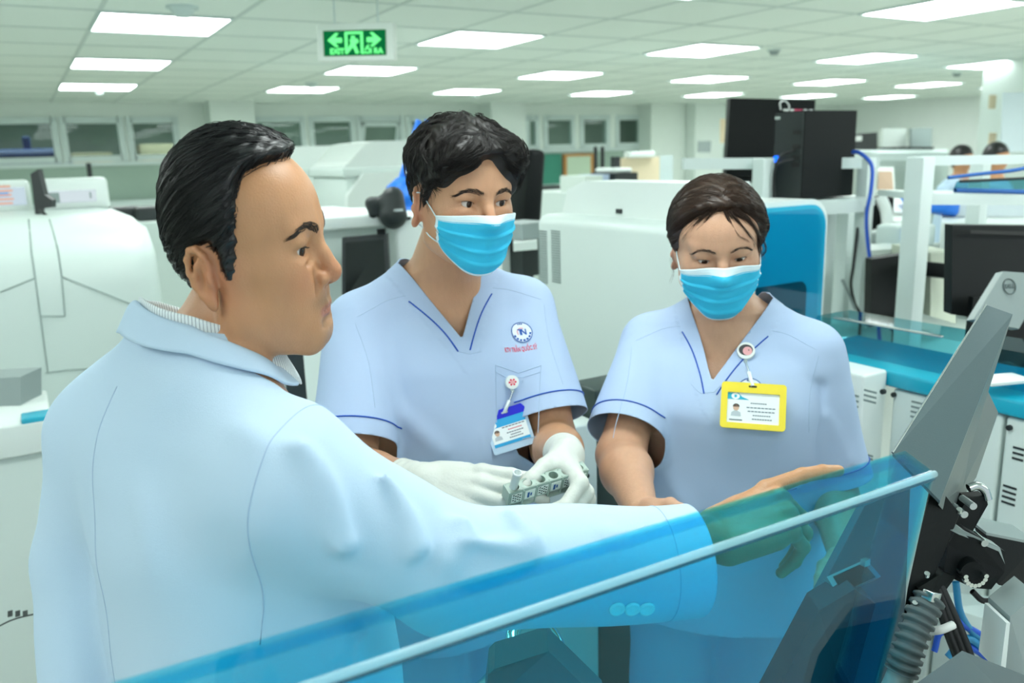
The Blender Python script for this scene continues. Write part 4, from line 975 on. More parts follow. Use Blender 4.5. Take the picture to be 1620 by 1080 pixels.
# ================================================================== ceiling fittings
ORD = ['first', 'second', 'third', 'fourth', 'fifth', 'sixth', 'seventh', 'eighth']
proto = None
for r, y in enumerate((-1.1, .7, 2.5, 4.3, 6.1, 7.9)):
    for k in range(-1, 7):
        x = .43 + 1.8 * k
        L = empty('ceiling_light', (x + .29, y + .29, CEIL), None, 'ceiling light', 'square ceiling light panels')
        a_ = nrm(np.array([x + .29, y + .29, CEIL]) - CAM); cc = RC.T @ a_; u, v = 810 - FOC * cc[0] / cc[2], 540 + FOC * cc[1] / cc[2]
        vis = cc[2] < 0 and -60 < u < 1680 and -40 < v
        L['label'] = ('lit square ceiling panel, %s row back from the wall windows, %s column from the left' % (ORD[5 - r], ORD[k + 1])) if vis else 'lit square ceiling panel above and behind the group, outside the picture'
        if proto is None:
            f = MB(); h_ = .295
            for lo, hi in (((-h_, -h_, -.012), (h_, -h_ + .012, .0)), ((-h_, h_ - .012, -.012), (h_, h_, 0)), ((-h_, -h_, -.012), (-h_ + .012, h_, 0)), ((h_ - .012, -h_, -.012), (h_, h_, 0))): f.box(lo, hi)
            fr = f.build('frame', M_FRAME, L, 'local'); df = MB().box((-h_ + .012, -h_ + .012, -.009), (h_ - .012, h_ - .012, -.004)).build('diffuser', M_LED, L, 'local'); proto = (fr, df)
        else:
            for s_ in proto: o = s_.copy(); COL.objects.link(o); o.parent = L
def detector(px, py, label, r=.055, h=.045, m=None):
    q = onz(px, py, CEIL); o = empty('smoke_detector', (q[0], q[1], CEIL), label, 'smoke detector', 'ceiling smoke detectors')
    MB().cyl((0, 0, 0), (0, 0, -.012), r, 24).build('base', M_FRAME, o, 'local'); MB().cyl((0, 0, -.012), (0, 0, -h), r * .8, 24, 0, r * .5).build('head', m or M_FRAME, o, 'local')
detector(288, 10, 'pale round smoke detector above the nearest left light panel', .07); detector(493, 131, 'white smoke detector left of the exit sign row, over the far pillar', .06); detector(752, 149, 'small white detector right of the far middle light', .05)
detector(1225, 78, 'dark capped detector beside a light panel above the monitor', .05, .04, M_GREY); detector(1514, 115, 'dark capped detector by the far right light panel', .05, .04, M_GREY); detector(1580, 138, 'white detector above the far white wall', .05); detector(157, 141, 'small detector in front of the farthest left light', .05)
for k in range(6): place('ceiling_light', MB().box((-.5 + 1.7 * k, YB + .9, CEIL - .02), (.7 + 1.7 * k, YB + 1.2, CEIL - .004)), M_LED, 'long lamp added beyond the wall windows to brighten the corridor', 'ceiling light', 'added corridor lamps')  # lamps added to brighten the corridor behind the panes
# exit sign
EX = empty('exit_sign', at(564, 69, 3.6), 'green glowing exit sign with two arrows hung from the ceiling', 'exit sign')
q = at(564, 69, 3.6); ex = Matrix(mat4(np.stack([nrm([RC[0, 0], RC[1, 0], 0]) * np.array([1, 1, 1]) + [0, 0, 0], nrm([-RC[0, 2], -RC[1, 2], 0]), [0, 0, 1]], 1) @ rotm('z', -12) @ rotm('y', 2.0), q).tolist())
EX.matrix_world = ex
s = 3.6 / FOC; hw, hh = 52 * s, 19 * s
M_SGN = emis('sign_green', '#0b6a38', .9); M_SGL = emis('sign_letter', '#6dfb8c', 1.25)
MB().box((-hw - .032, -.02, -hh - .022), (hw + .032, .03, hh + .03), 0, .006).build('housing', mat('sign_housing', '#dde4dd', .5), EX, 'local')
MB().box((-hw, -.0235, -hh), (hw, -.0205, hh)).build('face_panel', M_SGN, EX, 'local')
MB().cyl((-.1, .005, hh + .03), (-.1, .005, CEIL - q[2]), .004, 8).build('rod', M_FRAME, EX, 'local'); MB().cyl((.1, .005, hh + .03), (.1, .005, CEIL - q[2]), .004, 8).build('rod', M_FRAME, EX, 'local')
P2 = lambda pts: [(x * hw, -.026, z * hh) for x, z in pts]
for sg_ in (-1, 1):
    MB().prism(P2([(sg_ * .86, .24), (sg_ * .60, .80), (sg_ * .50, .80), (sg_ * .62, .42), (sg_ * .40, .42), (sg_ * .40, .04), (sg_ * .62, .04), (sg_ * .50, -.30), (sg_ * .60, -.30)]), (0, .003, 0)).build('arrow', M_SGL, EX, 'local')
d = MB(); d.prism(P2([(-.30, -.85), (-.30, .88), (.28, .88), (.28, -.85), (.20, -.85), (.20, .70), (-.22, .70), (-.22, -.85)]), (0, .003, 0))
d.prism(P2([(-.10, .55), (.02, .55), (.02, .35), (-.10, .35)]), (0, .003, 0)); d.prism(P2([(-.14, .30), (.10, .34), (.14, .05), (.03, -.10), (.14, -.80), (.04, -.85), (-.05, -.30), (-.20, -.75), (-.26, -.65), (-.12, -.05)]), (0, .003, 0))
d.build('door_pictogram', M_SGL, EX, 'local')
def text_mesh(txt, size, bold=0.0):
    cu = bpy.data.curves.new('t', 'FONT'); cu.body = txt; cu.size = size; cu.align_x = 'CENTER'; cu.align_y = 'CENTER'; cu.offset = bold; cu.resolution_u = 3
    o = bpy.data.objects.new('t', cu); COL.objects.link(o); dg = bpy.context.evaluated_depsgraph_get(); me = bpy.data.meshes.new_from_object(o.evaluated_get(dg))
    V = np.array([v.co[:] for v in me.vertices]).reshape(-1, 3); F = [list(p.vertices) for p in me.polygons]; bpy.data.objects.remove(o); bpy.data.curves.remove(cu); bpy.data.meshes.remove(me); return V, F
for txt, x in (('EXIT', -.56), ('L\u1ed0I RA', .56)):
    V, F = text_mesh(txt, hh * .62, .0015); V = np.stack([V[:, 0] + x * hw, np.full(len(V), -.0265), V[:, 1] - .66 * hh], 1); mesh_obj('lettering', V, F, M_SGL, EX, False, ex)
# ================================================================== laboratory equipment
def aligned(px0, px1, py, d, z0, z1, dep, m=0, bev=.01, mb=None):        # box whose front runs along the room's X axis
    P = at(px0, py, d); Y = P[1]; x1 = ony(px1, py, Y)[0]; mb = mb or MB(); mb.box((P[0], Y, z0), (x1, Y + dep, z1), m, bev); return mb, P[0], x1, Y
def zat(px, py, d): return at(px, py, d)[2]
def vents(mb, o, u, w, nu, nw, lu, lw, gu, gw, n, m):                     # raised slots: nu x nw grid
    for i in range(nu):
        for j in range(nw):
            c = np.array(o) + np.array(u) * (i * gu) + np.array(w) * (j * gw) + np.array(n) * .001
            mb.obox(c, (lu / 2, .0015, lw / 2), np.stack([nrm(u), nrm(n), nrm(w)], 1), m)
def part(name, mb, m, parent): return mb.build(name, m, parent)
def lpart(name, mb, m, parent): return mb.build(name, m, parent, 'local')

# ---- big rounded analyzer behind the man, left edge of the picture
P = at(0, 420, 2.55); Y0 = P[1]; x0 = P[0] - .9; x1 = ony(243, 420, Y0)[0] + .02; zt = zat(100, 345, 2.75)
A1 = empty('analyzer', ((x0 + x1) / 2, Y0 + .4, 0), 'big white rounded analyzer behind the man, at the left edge', 'analyzer')
sec = []
zb = zat(100, 700, 2.5)
prof = [(.0, .80), (.0, zt - .22), (.015, zt - .13), (.05, zt - .07), (.11, zt - .03), (.20, zt - .006), (.30, zt), (.95, zt), (.95, .80)]
mb = MB(); n = len(prof); V = []; 
for j, (xx, sh) in enumerate(((x0, 0), (x1 - .10, 0), (x1 - .045, .012), (x1 - .012, .05), (x1, .12))):
    for (y, z) in prof: V.append((xx, Y0 + y + sh * .55 * (y < .3), min(z, zt - sh * .9)))
F = []
for j in range(4): F += [(j * n + i, j * n + i + 1, (j + 1) * n + i + 1, (j + 1) * n + i) for i in range(n - 1)]
mb.raw(V, F, 0, True); mb.raw([V[4 * n + i] for i in range(n)], [list(range(n))[::-1]], 0); mb.raw([V[i] for i in range(n)], [list(range(n))], 0)
part('hood', mb, M_WHITE2, A1)
s = MB(); fy = Y0 - .0015
X = lambda px, py: ony(px, py, fy)
for pts in ([(47, 352), (50, 400), (56, 440), (64, 500), (72, 560), (76, 590)], [(82, 352), (92, 395), (98, 438), (103, 500)], [(64, 500), (103, 500)], [(0, 462), (56, 440)], [(98, 438), (160, 462), (230, 490)], [(72, 590), (110, 585), (200, 580)]):
    L = []
    for a, b in zip(pts[:-1], pts[1:]):
        for t in np.linspace(0, 1, 8): L.append(X(a[0] + (b[0] - a[0]) * t, a[1] + (b[1] - a[1]) * t))
    L = np.array(L); z = L[:, 2]
    yy = np.interp(z, [p[1] for p in prof[1:6]], [p[0] for p in prof[1:6]]); L[:, 1] = Y0 + yy - .0005; s.tube(L, .0024, 6)
part('panel_gap', s, mat('gap_grey', '#95a5a1', .7), A1)
zc = zat(20, 735, 2.3); mb = MB(); mb.box((x0, Y0 - .18, .03), (x1 + .1, Y0 + .95, .80), 0, .012); part('base_cabinet', mb, M_WHITE2, A1)
# two screens standing on top of it
for k_, (pa, pb, ya, yb, lab) in enumerate(((-45, 55, 287, 346, 'white instrument screen showing a coloured list, cut by the left edge'), (66, 178, 283, 346, 'white instrument screen with a pale picture, right of the dark screen arm'))):
    d_ = 3.35; a_ = at(pa, 345, d_); b_ = ony(pb, 345, a_[1]); z1 = zat(pa, ya, d_); z0 = zt - .01; mid = (a_ + b_) / 2
    O = empty('instrument_screen', (mid[0], a_[1], z0), lab, 'screen'); hw = (b_[0] - a_[0]) / 2
    lpart('housing', MB().box((-hw, 0, .0), (hw, .12, z1 - z0), 0, .02), M_WHITE, O)
    h_ = z1 - z0; m_ = MB()
    if k_ == 0:
        m_.box((-hw + .02, -.004, .03), (hw - .02, .002, h_ - .03), 0)
        m_.box((hw - .13, -.006, h_ - .065), (hw - .08, -.003, h_ - .048), 1)
        for i in range(5): m_.box((hw - .14, -.006, .035 + i * .017), (hw - .07 + .006 * (i % 2), -.003, .043 + i * .017), 2)
        lpart('display', m_, [emis('display_pale', '#cfe3ee', .75), emis('display_blue', '#6fb4ea', .8), emis('display_orange', '#e8b49a', .8)], O)
    else:
        m_.box((-hw + .03, -.004, .035), (hw - .05, .002, h_ - .05), 0); m_.box((-hw + .03, -.006, .037), (-hw + .075, -.003, h_ - .056), 1); m_.box((hw - .075, -.006, h_ - .085), (hw - .068, -.003, h_ - .06), 1)
        lpart('display', m_, [emis('display_white', '#dcebf0', .75), M_GREY], O)
    lpart('stand', MB().box((-.06, .02, -.03), (.06, .10, .02), 0, .005), M_WHITE, O)
mb = MB(); L = [at(50, 272, 3.0), at(56, 300, 3.0), at(60, 342, 3.0)]; mb.prism([at(48, 275, 3.05), at(60, 268, 3.05), at(70, 308, 3.05), at(82, 316, 3.05), at(82, 328, 3.05), at(64, 330, 3.05), at(62, 343, 3.05), at(56, 343, 3.05), at(52, 305, 3.05)], FH * .03)
o = place('screen_arm', mb, M_DARK, 'dark jointed screen arm between the two small screens at left', 'screen arm'); part('cable', MB().tube(spline([at(64, 332, 3.02), at(70, 338, 3.0), at(77, 343, 3.0)], 12), .006), M_CABLE, o)
# ---- lower box at the left margin: grey lid, white ledge, teal corner
P = at(0, 690, 1.95); B = empty('sample_unit', (P[0] - .3, P[1] + .2, 0), 'low white unit with a grey lid and a teal corner at the left edge', 'sample unit')
xr = ony(70, 690, P[1])[0]; zl = zat(30, 725, 1.95)
part('body', MB().box((P[0] - .5, P[1], .02), (xr + .12, P[1] + .38, zl), 0, .008), M_WHITE2, B)
part('top_ledge', MB().box((P[0] - .5, P[1] - .02, zl), (xr + .02, P[1] + .30, zat(30, 665, 1.98)), 0, .006), M_WHITE, B)
c0 = at(34, 668, 1.97); part('corner_trim', MB().box((c0[0], c0[1] - .02, zl + .045), (xr + .03, c0[1] + .05, zl + .088), 0, .004), M_TEAL, B)
g0 = at(-10, 660, 2.06); part('lid', MB().prism([at(-40, 664, 2.1), at(32, 660, 2.1), at(32, 596, 2.12), at(-40, 600, 2.12)], FH * .10), M_GREY, B)
cb = MB()
for px_ in (16, 28, 40): cb.box(at(px_ - 4, 976, 1.72), at(px_ + 4, 968, 1.74) + [0, .01, 0])
cb.tube(spline([at(-5, 992, 1.73), at(20, 980, 1.725), at(50, 972, 1.725), at(66, 970, 1.73)], 20), .0016); part('cable_clip', cb, M_DARK, B)

# ---- row of domed analyzers far behind
def dome(px0, px1, py0, py1, d, label, cut=.16):
    a_ = at(px0, py1, d); b_ = ony(px1, py1, a_[1]); z1 = zat(px0, py0, d); z0 = zat(px0, py1, d); w_ = b_[0] - a_[0]; h_ = z1 - z0
    O = empty('analyzer', ((a_[0] + b_[0]) / 2, a_[1] + .3, 0), label, 'analyzer')
    pr = [(0, 0), (w_, 0), (w_, h_ * .35), (w_ * (1 - cut * .35), h_ * .75), (w_ * (1 - cut), h_ * .95), (w_ * (1 - cut * 1.5), h_), (w_ * .34, h_), (w_ * .25, h_ * .95), (w_ * .06, h_ * .22), (0, h_ * .10)]
    part('hood', MB().prism([(a_[0] + x, a_[1], z0 + z) for x, z in pr], (0, .6, 0), 0), M_WHITE, O)
    part('trim_rail', MB().box((a_[0] - .02, a_[1] - .02, z0 - .05), (b_[0] + .02, a_[1] + .62, z0), 0, .008), M_WHITE2, O)
    part('body', MB().box((a_[0], a_[1], .02), (b_[0], a_[1] + .6, z0 - .05), 0, .01), M_WHITE2, O); return O, a_, b_
dome(440, 560, 232, 268, 5.6, 'white hooded analyzer far behind, beside the older person\'s forehead')
O, a_, b_ = dome(545, 690, 224, 266, 4.6, 'white hooded analyzer behind the young person, in front of the open window')
part('side_panel', MB().prism([(a_[0] - .03 + x, a_[1] - .05, zat(545, 275, 4.6) - z) for x, z in ((.12, 0), (.62, 0), (.62, .26), (0, .26), (.02, .12))], (0, .05, 0)), M_WHITE, O)
# ---- white analyzer with a built-in dark screen, between the two men
P = at(515, 360, 2.55); Y1 = P[1]; xa = P[0] - .05; xb = ony(700, 360, Y1)[0]; zt2 = zat(600, 345, 2.6)
A2 = empty('analyzer', ((xa + xb) / 2, Y1 + .3, 0), 'white analyzer with a dark screen set in its front, between the two men', 'analyzer')
xs_ = ony(622, 360, Y1)[0]
part('body', MB().box((xs_, Y1 - .02, .02), (xb, Y1 + .6, zt2), 0, .015), M_WHITE, A2); part('screen_bay', MB().box((xa - .15, Y1 + .06, .02), (xs_, Y1 + .6, zt2 - .02), 0, .015), M_WHITE2, A2); part('top_cover', MB().box((xa - .15, Y1 + .0, zt2 - .03), (xs_ + .01, Y1 + .6, zt2 + .012), 0, .01), M_WHITE, A2)
sc = [at(541, 376, 2.5), at(612, 370, 2.56), at(618, 470, 2.56), at(541, 480, 2.5)]
bz = MB(); bz.prism(sc, FH * .04); part('screen_bezel', bz, M_DARK, A2)
ci = lambda t: [sum((np.array(q) for q in sc)) / 4 * t + np.array(p) * (1 - t) - FH * .002 for p in sc]
part('display', MB().prism(ci(.16), FH * .003), M_SCREEN, A2)
part('camera_dot', MB().obox(at(603, 366, 2.53), (.010, .01, .008)), M_BLACK, A2)
P = at(455, 600, 2.15); A3 = empty('waste_drawer', (P[0], P[1], 0), 'dark narrow slot unit under the older person\'s chin', 'cabinet')
part('door', MB().prism([at(448, 545, 2.15), at(480, 540, 2.15), at(492, 660, 2.15), at(455, 650, 2.15)], FH * .03), mat('slot_navy', '#13242c', .4), A3)
part('frame', MB().prism([at(478, 540, 2.14), at(512, 536, 2.14), at(516, 700, 2.1), at(492, 700, 2.1)], FH * .03), M_WHITE2, A3)
part('body', MB().prism([at(430, 545, 2.22), at(530, 536, 2.22), at(530, 760, 2.22), at(430, 760, 2.22)], FH * .12), M_WHITE2, A3)
# barcode scanner standing on it
SCN = empty('barcode_scanner', at(610, 342, 2.62), 'dark handheld barcode scanner standing beside the young person\'s ear', 'barcode scanner')
S = SDF(); q = lambda px, py, d=2.62: at(px, py, d)
S.add(cone(q(622, 340), q(622, 312), .045, .034), .02); S.add(cone(q(588, 322), q(618, 318), .018, .022), .02); S.add(cone(q(588, 322), q(590, 338), .018, .014), .015)
lo = np.min([q(585, 345), q(640, 300)], 0) - .12; hi = np.max([q(585, 345), q(640, 300)], 0) + .12; V, F = S.mesh(.006, lo, hi); mesh_obj('body', V, F, M_DARK, SCN, True)
part('window', MB().obox(q(630, 332, 2.55), (.012, .01, .004)), M_STEEL, SCN); part('stand', MB().box(q(605, 344) + [-.0, -.02, -.012], q(645, 344) + [.02, .06, .0]), M_DARK, SCN)
# tall blue tubing bundle with plastic bag behind the young person's head
BB = empty('blue_stand', at(640, 330, 3.3), 'tall blue slanting frame with a blue bag beside the young person\'s head', 'frame')
mb = MB(); mb.cyl(at(632, 290, 3.3), at(662, 190, 3.3), .011, 10); mb.cyl(at(645, 300, 3.36), at(676, 190, 3.36), .011, 10)
for t in np.linspace(.15, .95, 7): mb.cyl(at(632 + 30 * t, 290 - 100 * t, 3.3), at(645 + 31 * t, 300 - 110 * t, 3.36), .006, 6)
q0 = at(632, 292, 3.3); mb.cyl(q0, [q0[0], q0[1], .0], .012, 10); part('ladder', mb, M_BLUE, BB)
S = SDF(); S.add(cone(at(628, 300, 3.3), at(660, 300, 3.3), .035, .05), .03); S.add(cone(at(645, 305, 3.3), at(655, 338, 3.3), .06, .045), .03); S.disp(lambda Q: (.008 * np.sin(Q[:, 2] * 90) * np.sin(Q[:, 0] * 70)).astype(f32))
c_ = at(645, 315, 3.3); V, F = S.mesh(.009, c_ - .2, c_ + .2); mesh_obj('bag', V, F, M_BLUE, BB, True)

# ---- large analyzer between the young person and the woman (long side runs into the room)
Pn = at(1075, 357, 1.95); Xa = Pn[0]; zt3 = Pn[2]; far = onx(846, 338, Xa); near_ = onx(1120, 357, Xa)
A4 = empty('analyzer', (Xa + .4, (far[1] + near_[1]) / 2, 0), 'large white analyzer with side vents between the young person and the woman', 'analyzer')
near_ = onx(1092, 357, Xa)
part('body', MB().box((Xa, near_[1], .35), (Xa + .24, far[1], zt3), 0, .03), M_WHITE2, A4)
part('hood', MB().prism([(Xa + .08, far[1] - .03, zt3), (Xa + .08, far[1] - .06, zt3 + .07), (Xa + .08, far[1] - .14, zt3 + .095), (Xa + .08, near_[1] + .02, zt3 + .095), (Xa + .08, near_[1], zt3)], (.13, 0, 0)), M_WHITE, A4)
part('hood_catch', MB().obox(onx(980, 334, Xa + .08), (.004, .012, .006)), M_DARK, A4)
for c0 in (851, 872):
    v = MB(); a0 = onx(c0, 362, Xa); a1 = onx(c0 + 14, 362, Xa); zl0 = onx(c0, 445, Xa)[2]
    k = 22
    for j in range(k): v.box((Xa - .0015, a1[1], zl0 + (a0[2] - zl0) * j / k), (Xa, a0[1], zl0 + (a0[2] - zl0) * (j + .5) / k))
    part('vent', v, M_SEAM, A4)
zb4 = onx(880, 650, Xa)[2]
part('base_cabinet', MB().box((Xa + .01, near_[1] + .01, .03), (Xa + .23, far[1] - .01, .35), 0, .006), M_WHITE2, A4)
# cabinet just behind the young person's elbow, with screws, and the dark unit beside it
P = at(945, 660, 1.86); Yc = P[1]; xl = ony(850, 660, Yc)[0]
A5 = empty('cabinet', ((xl + P[0]) / 2, Yc + .2, 0), 'pale green-white cabinet with two dark screws behind the gloved hands', 'cabinet')
part('body', MB().box((xl - .02, Yc, .03), (P[0], Yc + .10, zat(900, 668, 1.86)), 0, .006), M_WHITE2, A5)
for py_ in (752, 804): q_ = ony(928, py_, Yc); part('screw', MB().cyl(q_ + [0, .002, 0], q_ - [0, .004, 0], .006, 12), M_DARK, A5)
P = at(942, 640, 1.88); xr_ = ony(1010, 640, P[1])[0]
place('floor_unit', MB().box((P[0], P[1], .03), (xr_, P[1] + .10, zat(950, 616, 1.88)), 0, .006), mat('unit_green_black', '#33423f', .45), 'dark upright unit beside the woman\'s bare right arm', 'unit')
# ---- analyzer with a teal see-through door behind the woman's shoulder
TD = empty('analyzer', at(1260, 520, 2.35), 'white analyzer with a rounded teal see-through door behind the woman\'s shoulder', 'analyzer')
P = at(1215, 345, 2.3); Yt = P[1]; M_TEALG = glass('teal_glass', '#cdf1f7', .05, .8)
def rr(px0, px1, py0, py1, Y, rad, n=8, inset=0):
    x0_, x1_ = ony(px0, py0, Y)[0] + inset, ony(px1, py0, Y)[0] - inset; z1_, z0_ = ony(px0, py0, Y)[2] - inset, ony(px0, py1, Y)[2] + inset; out = []
    for cx, cz, a0 in ((x1_ - rad, z1_ - rad, 0), (x0_ + .02, z1_ - .02, 90), (x0_ + .02, z0_ + .02, 180), (x1_ - .02, z0_ + .02, 270)):
        r_ = rad if a0 == 0 else .02
        for t in np.linspace(0, 90, n): a = math.radians(a0 + t); out.append((cx + r_ * math.cos(a), Y, cz + r_ * math.sin(a)))
    return out
part('body', MB().prism([(p[0], p[1] + .012, p[2]) for p in rr(1150, 1316, 326, 760, Yt, .075)], (0, .35, 0)), M_WHITE, TD)
part('door_frame', MB().prism(rr(1160, 1308, 334, 640, Yt, .065), (0, .012, 0)), mat('teal_back', '#16b2d6', .3, spec=.6), TD)
dr = part('door', MB().prism([(p[0], p[1] - .012, p[2]) for p in rr(1165, 1302, 340, 630, Yt, .06)], (0, .008, 0)), M_TEALG, TD)
part('viewing_recess', MB().prism([(p[0], p[1] - .002, p[2]) for p in rr(1150, 1275, 462, 560, Yt, .03)], (0, .003, 0)), mat('recess_dark', '#0b4f63', .3), TD)

# ---- open white shelf frame with computer, and the same kind of frame further right
def frame_post(mb, px, py0, py1, d, w=.045, z0=None):
    a_ = at(px, py0, d); b_ = z0 if z0 is not None else at(px, py1, d)[2]; mb.box((a_[0] - w / 2, a_[1] - w / 2, b_), (a_[0] + w / 2, a_[1] + w / 2, a_[2]), 0, .004); return a_
ZB = 1.0; ZK = at(1560, 352, 3.3)[2]
SH = empty('shelf_frame', at(1280, 540, 3.0), 'open white metal shelf frame carrying the computer tower behind the woman', 'shelf')
pA = at(1208, 252, 2.95); pB = at(1374, 250, 3.05); pD = at(1312, 330, 3.15)
for i, (px_, d_, w_) in enumerate(((1208, 2.95, .055), (1372, 3.05, .048), (1302, 3.2, .075), (1340, 3.3, .06))):
    m_ = MB(); frame_post(m_, px_, 250 if i < 2 else 336, 0, d_, w_, ZB + .002); part('post', m_, M_ALU, SH)
up_ = lambda a_, b_, h_: MB().prism([a_ + [0, 0, -h_], a_, b_, b_ + [0, 0, -h_]], FH * .04)
part('top_rail', up_(at(1082, 250, 2.95), at(1392, 249, 3.05), .040), M_ALU, SH)
part('shelf_board', MB().prism([at(1205, 322, 2.92), at(1385, 312, 3.02), at(1385, 312, 3.02) + FH * .32, at(1205, 322, 2.92) + FH * .32], (0, 0, -.03)), M_ALU, SH)
part('shelf_rail', up_(at(1205, 325, 2.90), at(1368, 316, 3.0), .045), M_ALU, SH)
# computer tower
z_t = at(1226, 318, 2.95)[2] + .003
T1 = empty('computer_tower', at(1280, 318, 3.05), 'black computer tower with a blue power light on the white shelf frame', 'computer')
ca, cb_, cc_ = at(1222, 318, 3.02), at(1267, 320, 2.95), at(1348, 312, 3.10); ca[2] = cb_[2] = cc_[2] = z_t; hT = at(1267, 176, 2.95)[2] - z_t
part('case', MB().prism([ca, cb_, cc_, cc_ + (ca - cb_)], (0, 0, hT)), M_BLACK, T1)
nf = nrm(np.cross(cb_ - ca, [0, 0, 1])); nf = nf if nf @ FH < 0 else -nf
fr = lambda u, v: ca + (cb_ - ca) * u + np.array([0, 0, hT * v]) + nf * .002
uf = nrm(cb_ - ca)
part('front_panel', MB().prism([fr(0.02, .01) , fr(.98, .01), fr(.98, .99), fr(.02, .99)], nf * .006), M_DARK, T1)
part('power_light', MB().cyl(fr(.12, .465) + nf * .006, fr(.12, .465) + nf * .012, .012, 16), emis('led_blue', '#1168ff', 2.0), T1)
for v_ in (.76, .60, .48, .40): part('port', MB().obox(fr(.80, v_) + nf * .008, (.014, .003, .008), np.stack([uf, nf, [0, 0, 1]], 1)), mat('port_black', '#050606', .5), T1)
part('badge', MB().obox(fr(.12, .93) + nf * .008, (.010, .002, .005), np.stack([uf, nf, [0, 0, 1]], 1)), M_STEEL, T1)
for k_ in range(2): part('front_cable', MB().tube(spline([fr(.75, .56 - .1 * k_) + nf * .012, fr(.45, .50 - .08 * k_) + nf * .05, fr(.28, .30) + nf * .06, fr(.30, .02 - .3 * k_) + nf * .05], 24), .0045), M_CABLE, T1)
# big black monitor seen from behind it
MN = empty('monitor', at(1220, 280, 3.4), 'large black monitor with stickers behind the computer tower', 'monitor')
mq = [at(1148, 280, 3.3), at(1155, 155, 3.3), at(1290, 158, 3.42), at(1284, 280, 3.42)]
part('housing', MB().prism(mq, FH * .05), M_BLACK, MN)
st = MB(); bl = lambda u, v: mq[0] * (1 - u) * (1 - v) + mq[3] * u * (1 - v) + mq[1] * (1 - u) * v + mq[2] * u * v - FH * .002
for u_, c_i in ((.62, 0), (.70, 0), (.75, 1), (.80, 1), (.86, 0), (.93, 0)): st.prism([bl(u_, .85), bl(u_ + .045, .85), bl(u_ + .045, .875), bl(u_, .875)], -FH * .001, c_i)
part('sticker', st, [M_PAPER, mat('sticker_red', '#d0436a', .6)], MN)
part('cable_loop', MB().tube(spline([bl(.58, .86) - FH * .01, bl(.56, .95) - FH * .02, bl(.62, .97) - FH * .02, bl(.67, .90) - FH * .02, bl(.64, .80) - FH * .01], 24), .003), M_PAPER, MN)
part('stand', MB().prism([at(1150, 318, 3.35), at(1195, 315, 3.38), at(1195, 262, 3.38), at(1150, 262, 3.35)], FH * .03), M_DARK, MN)
place('white_device', MB().prism([at(1120, 318, 3.0), at(1196, 318, 3.0), at(1196, 290, 3.0), at(1150, 284, 3.0), at(1120, 290, 3.0)], FH * .1), M_WHITE, 'small white device under the black monitor, left of the shelf post', 'device')
# blue and black cables hanging from the shelf frame
place('network_cable', MB().tube(spline([at(1349, 240, 3.0), at(1362, 243, 2.97), at(1379, 262, 2.95), at(1378, 300, 2.95), at(1371, 340, 2.95), at(1373, 385, 2.95), at(1381, 440, 2.95), at(1388, 490, 2.95), at(1392, 545, 2.98)], 60), .007), M_BCABLE, 'blue network cable hanging down from the computer tower', 'cable')
place('power_cable', MB().tube(spline([at(1357, 360, 3.1), at(1350, 420, 3.1), at(1346, 450, 3.1), at(1352, 480, 3.1), at(1361, 500, 3.1), at(1358, 545, 3.1)], 50), .006), M_CABLE, 'dark cable hanging behind the shelf posts, lower bend to the right', 'cable')
place('short_cable', MB().tube(spline([at(1332, 442, 3.08), at(1345, 470, 3.08), at(1354, 490, 3.08)], 20), .0055), M_GREY, 'grey cable crossing the hanging dark cable', 'cable')
SR = empty('shelf_frame', at(1530, 560, 2.7), 'open white shelf frame at the right, holding a glass tray', 'shelf')
for px_, d_, w_, y0 in ((1457, 2.6, .062, 248), (1552, 3.2, .055, 256)): m_ = MB(); frame_post(m_, px_, y0, 0, d_, w_, ZB + .002); part('post', m_, M_ALU, SR)
part('top_rail', up_(at(1448, 247, 2.6), at(1660, 244, 2.75), .030), M_ALU, SR); part('shelf_rail', up_(at(1452, 306, 2.6), at(1660, 308, 2.75), .035), M_ALU, SR)
part('shelf_board', MB().prism([at(1455, 306, 2.6), at(1660, 308, 2.75), at(1660, 308, 2.75) + FH * .3, at(1455, 306, 2.6) + FH * .3], (0, 0, -.02)), M_ALU, SR)
TR = empty('glass_tray', at(1570, 300, 2.7), 'pale glass tray with blue rims on the right shelf frame', 'tray')
part('panel', MB().prism([at(1513, 300, 2.66), at(1519, 287, 2.66), at(1640, 279, 2.75), at(1640, 303, 2.75)], FH * .02), glass('tray_glass', '#a9d5dd', .05, .8), TR)
part('lower_rim', MB().tube([at(1511, 301, 2.65), at(1640, 304, 2.74)], .008), mat('rim_blue', '#1f5fae', .4), TR); part('upper_rim', MB().tube([at(1519, 287, 2.65), at(1640, 281, 2.74)], .005), M_DARK, TR); part('blue_cord', MB().tube(spline([at(1500, 281, 2.62), at(1560, 274, 2.62), at(1600, 270, 2.62), at(1640, 262, 2.62)], 20), .006), MATS['rim_blue'], TR)
# ---- monitor seen from behind, and its lower shelf
M2 = empty('monitor', at(1410, 540, 2.85), 'small black monitor seen from behind between two white posts', 'monitor')
part('housing', MB().prism([at(1376, 518, 2.8), at(1379, 410, 2.8), at(1447, 400, 2.95), at(1440, 505, 2.95)], FH * .05), M_BLACK, M2)
part('logo_plate', MB().obox(at(1432, 420, 2.85) - FH * .01, (.016, .01, .012)), M_STEEL, M2); part('stand', MB().prism([at(1418, 500, 2.86), at(1436, 498, 2.86), at(1434, 548, 2.86), at(1416, 546, 2.86)], FH * .03), M_BLACK, M2)
part('cable', MB().tube(spline([at(1385, 512, 2.8), at(1402, 508, 2.75), at(1412, 522, 2.75), at(1425, 512, 2.8)], 20), .005), M_CABLE, M2)
place('wall_panel', MB().prism([at(1330, 600, 3.5), at(1330, 385, 3.5), at(1530, 385, 3.6), at(1530, 600, 3.6)], FH * .03), M_WHITE, 'pale cabinet panel standing behind the shelf posts', 'panel')
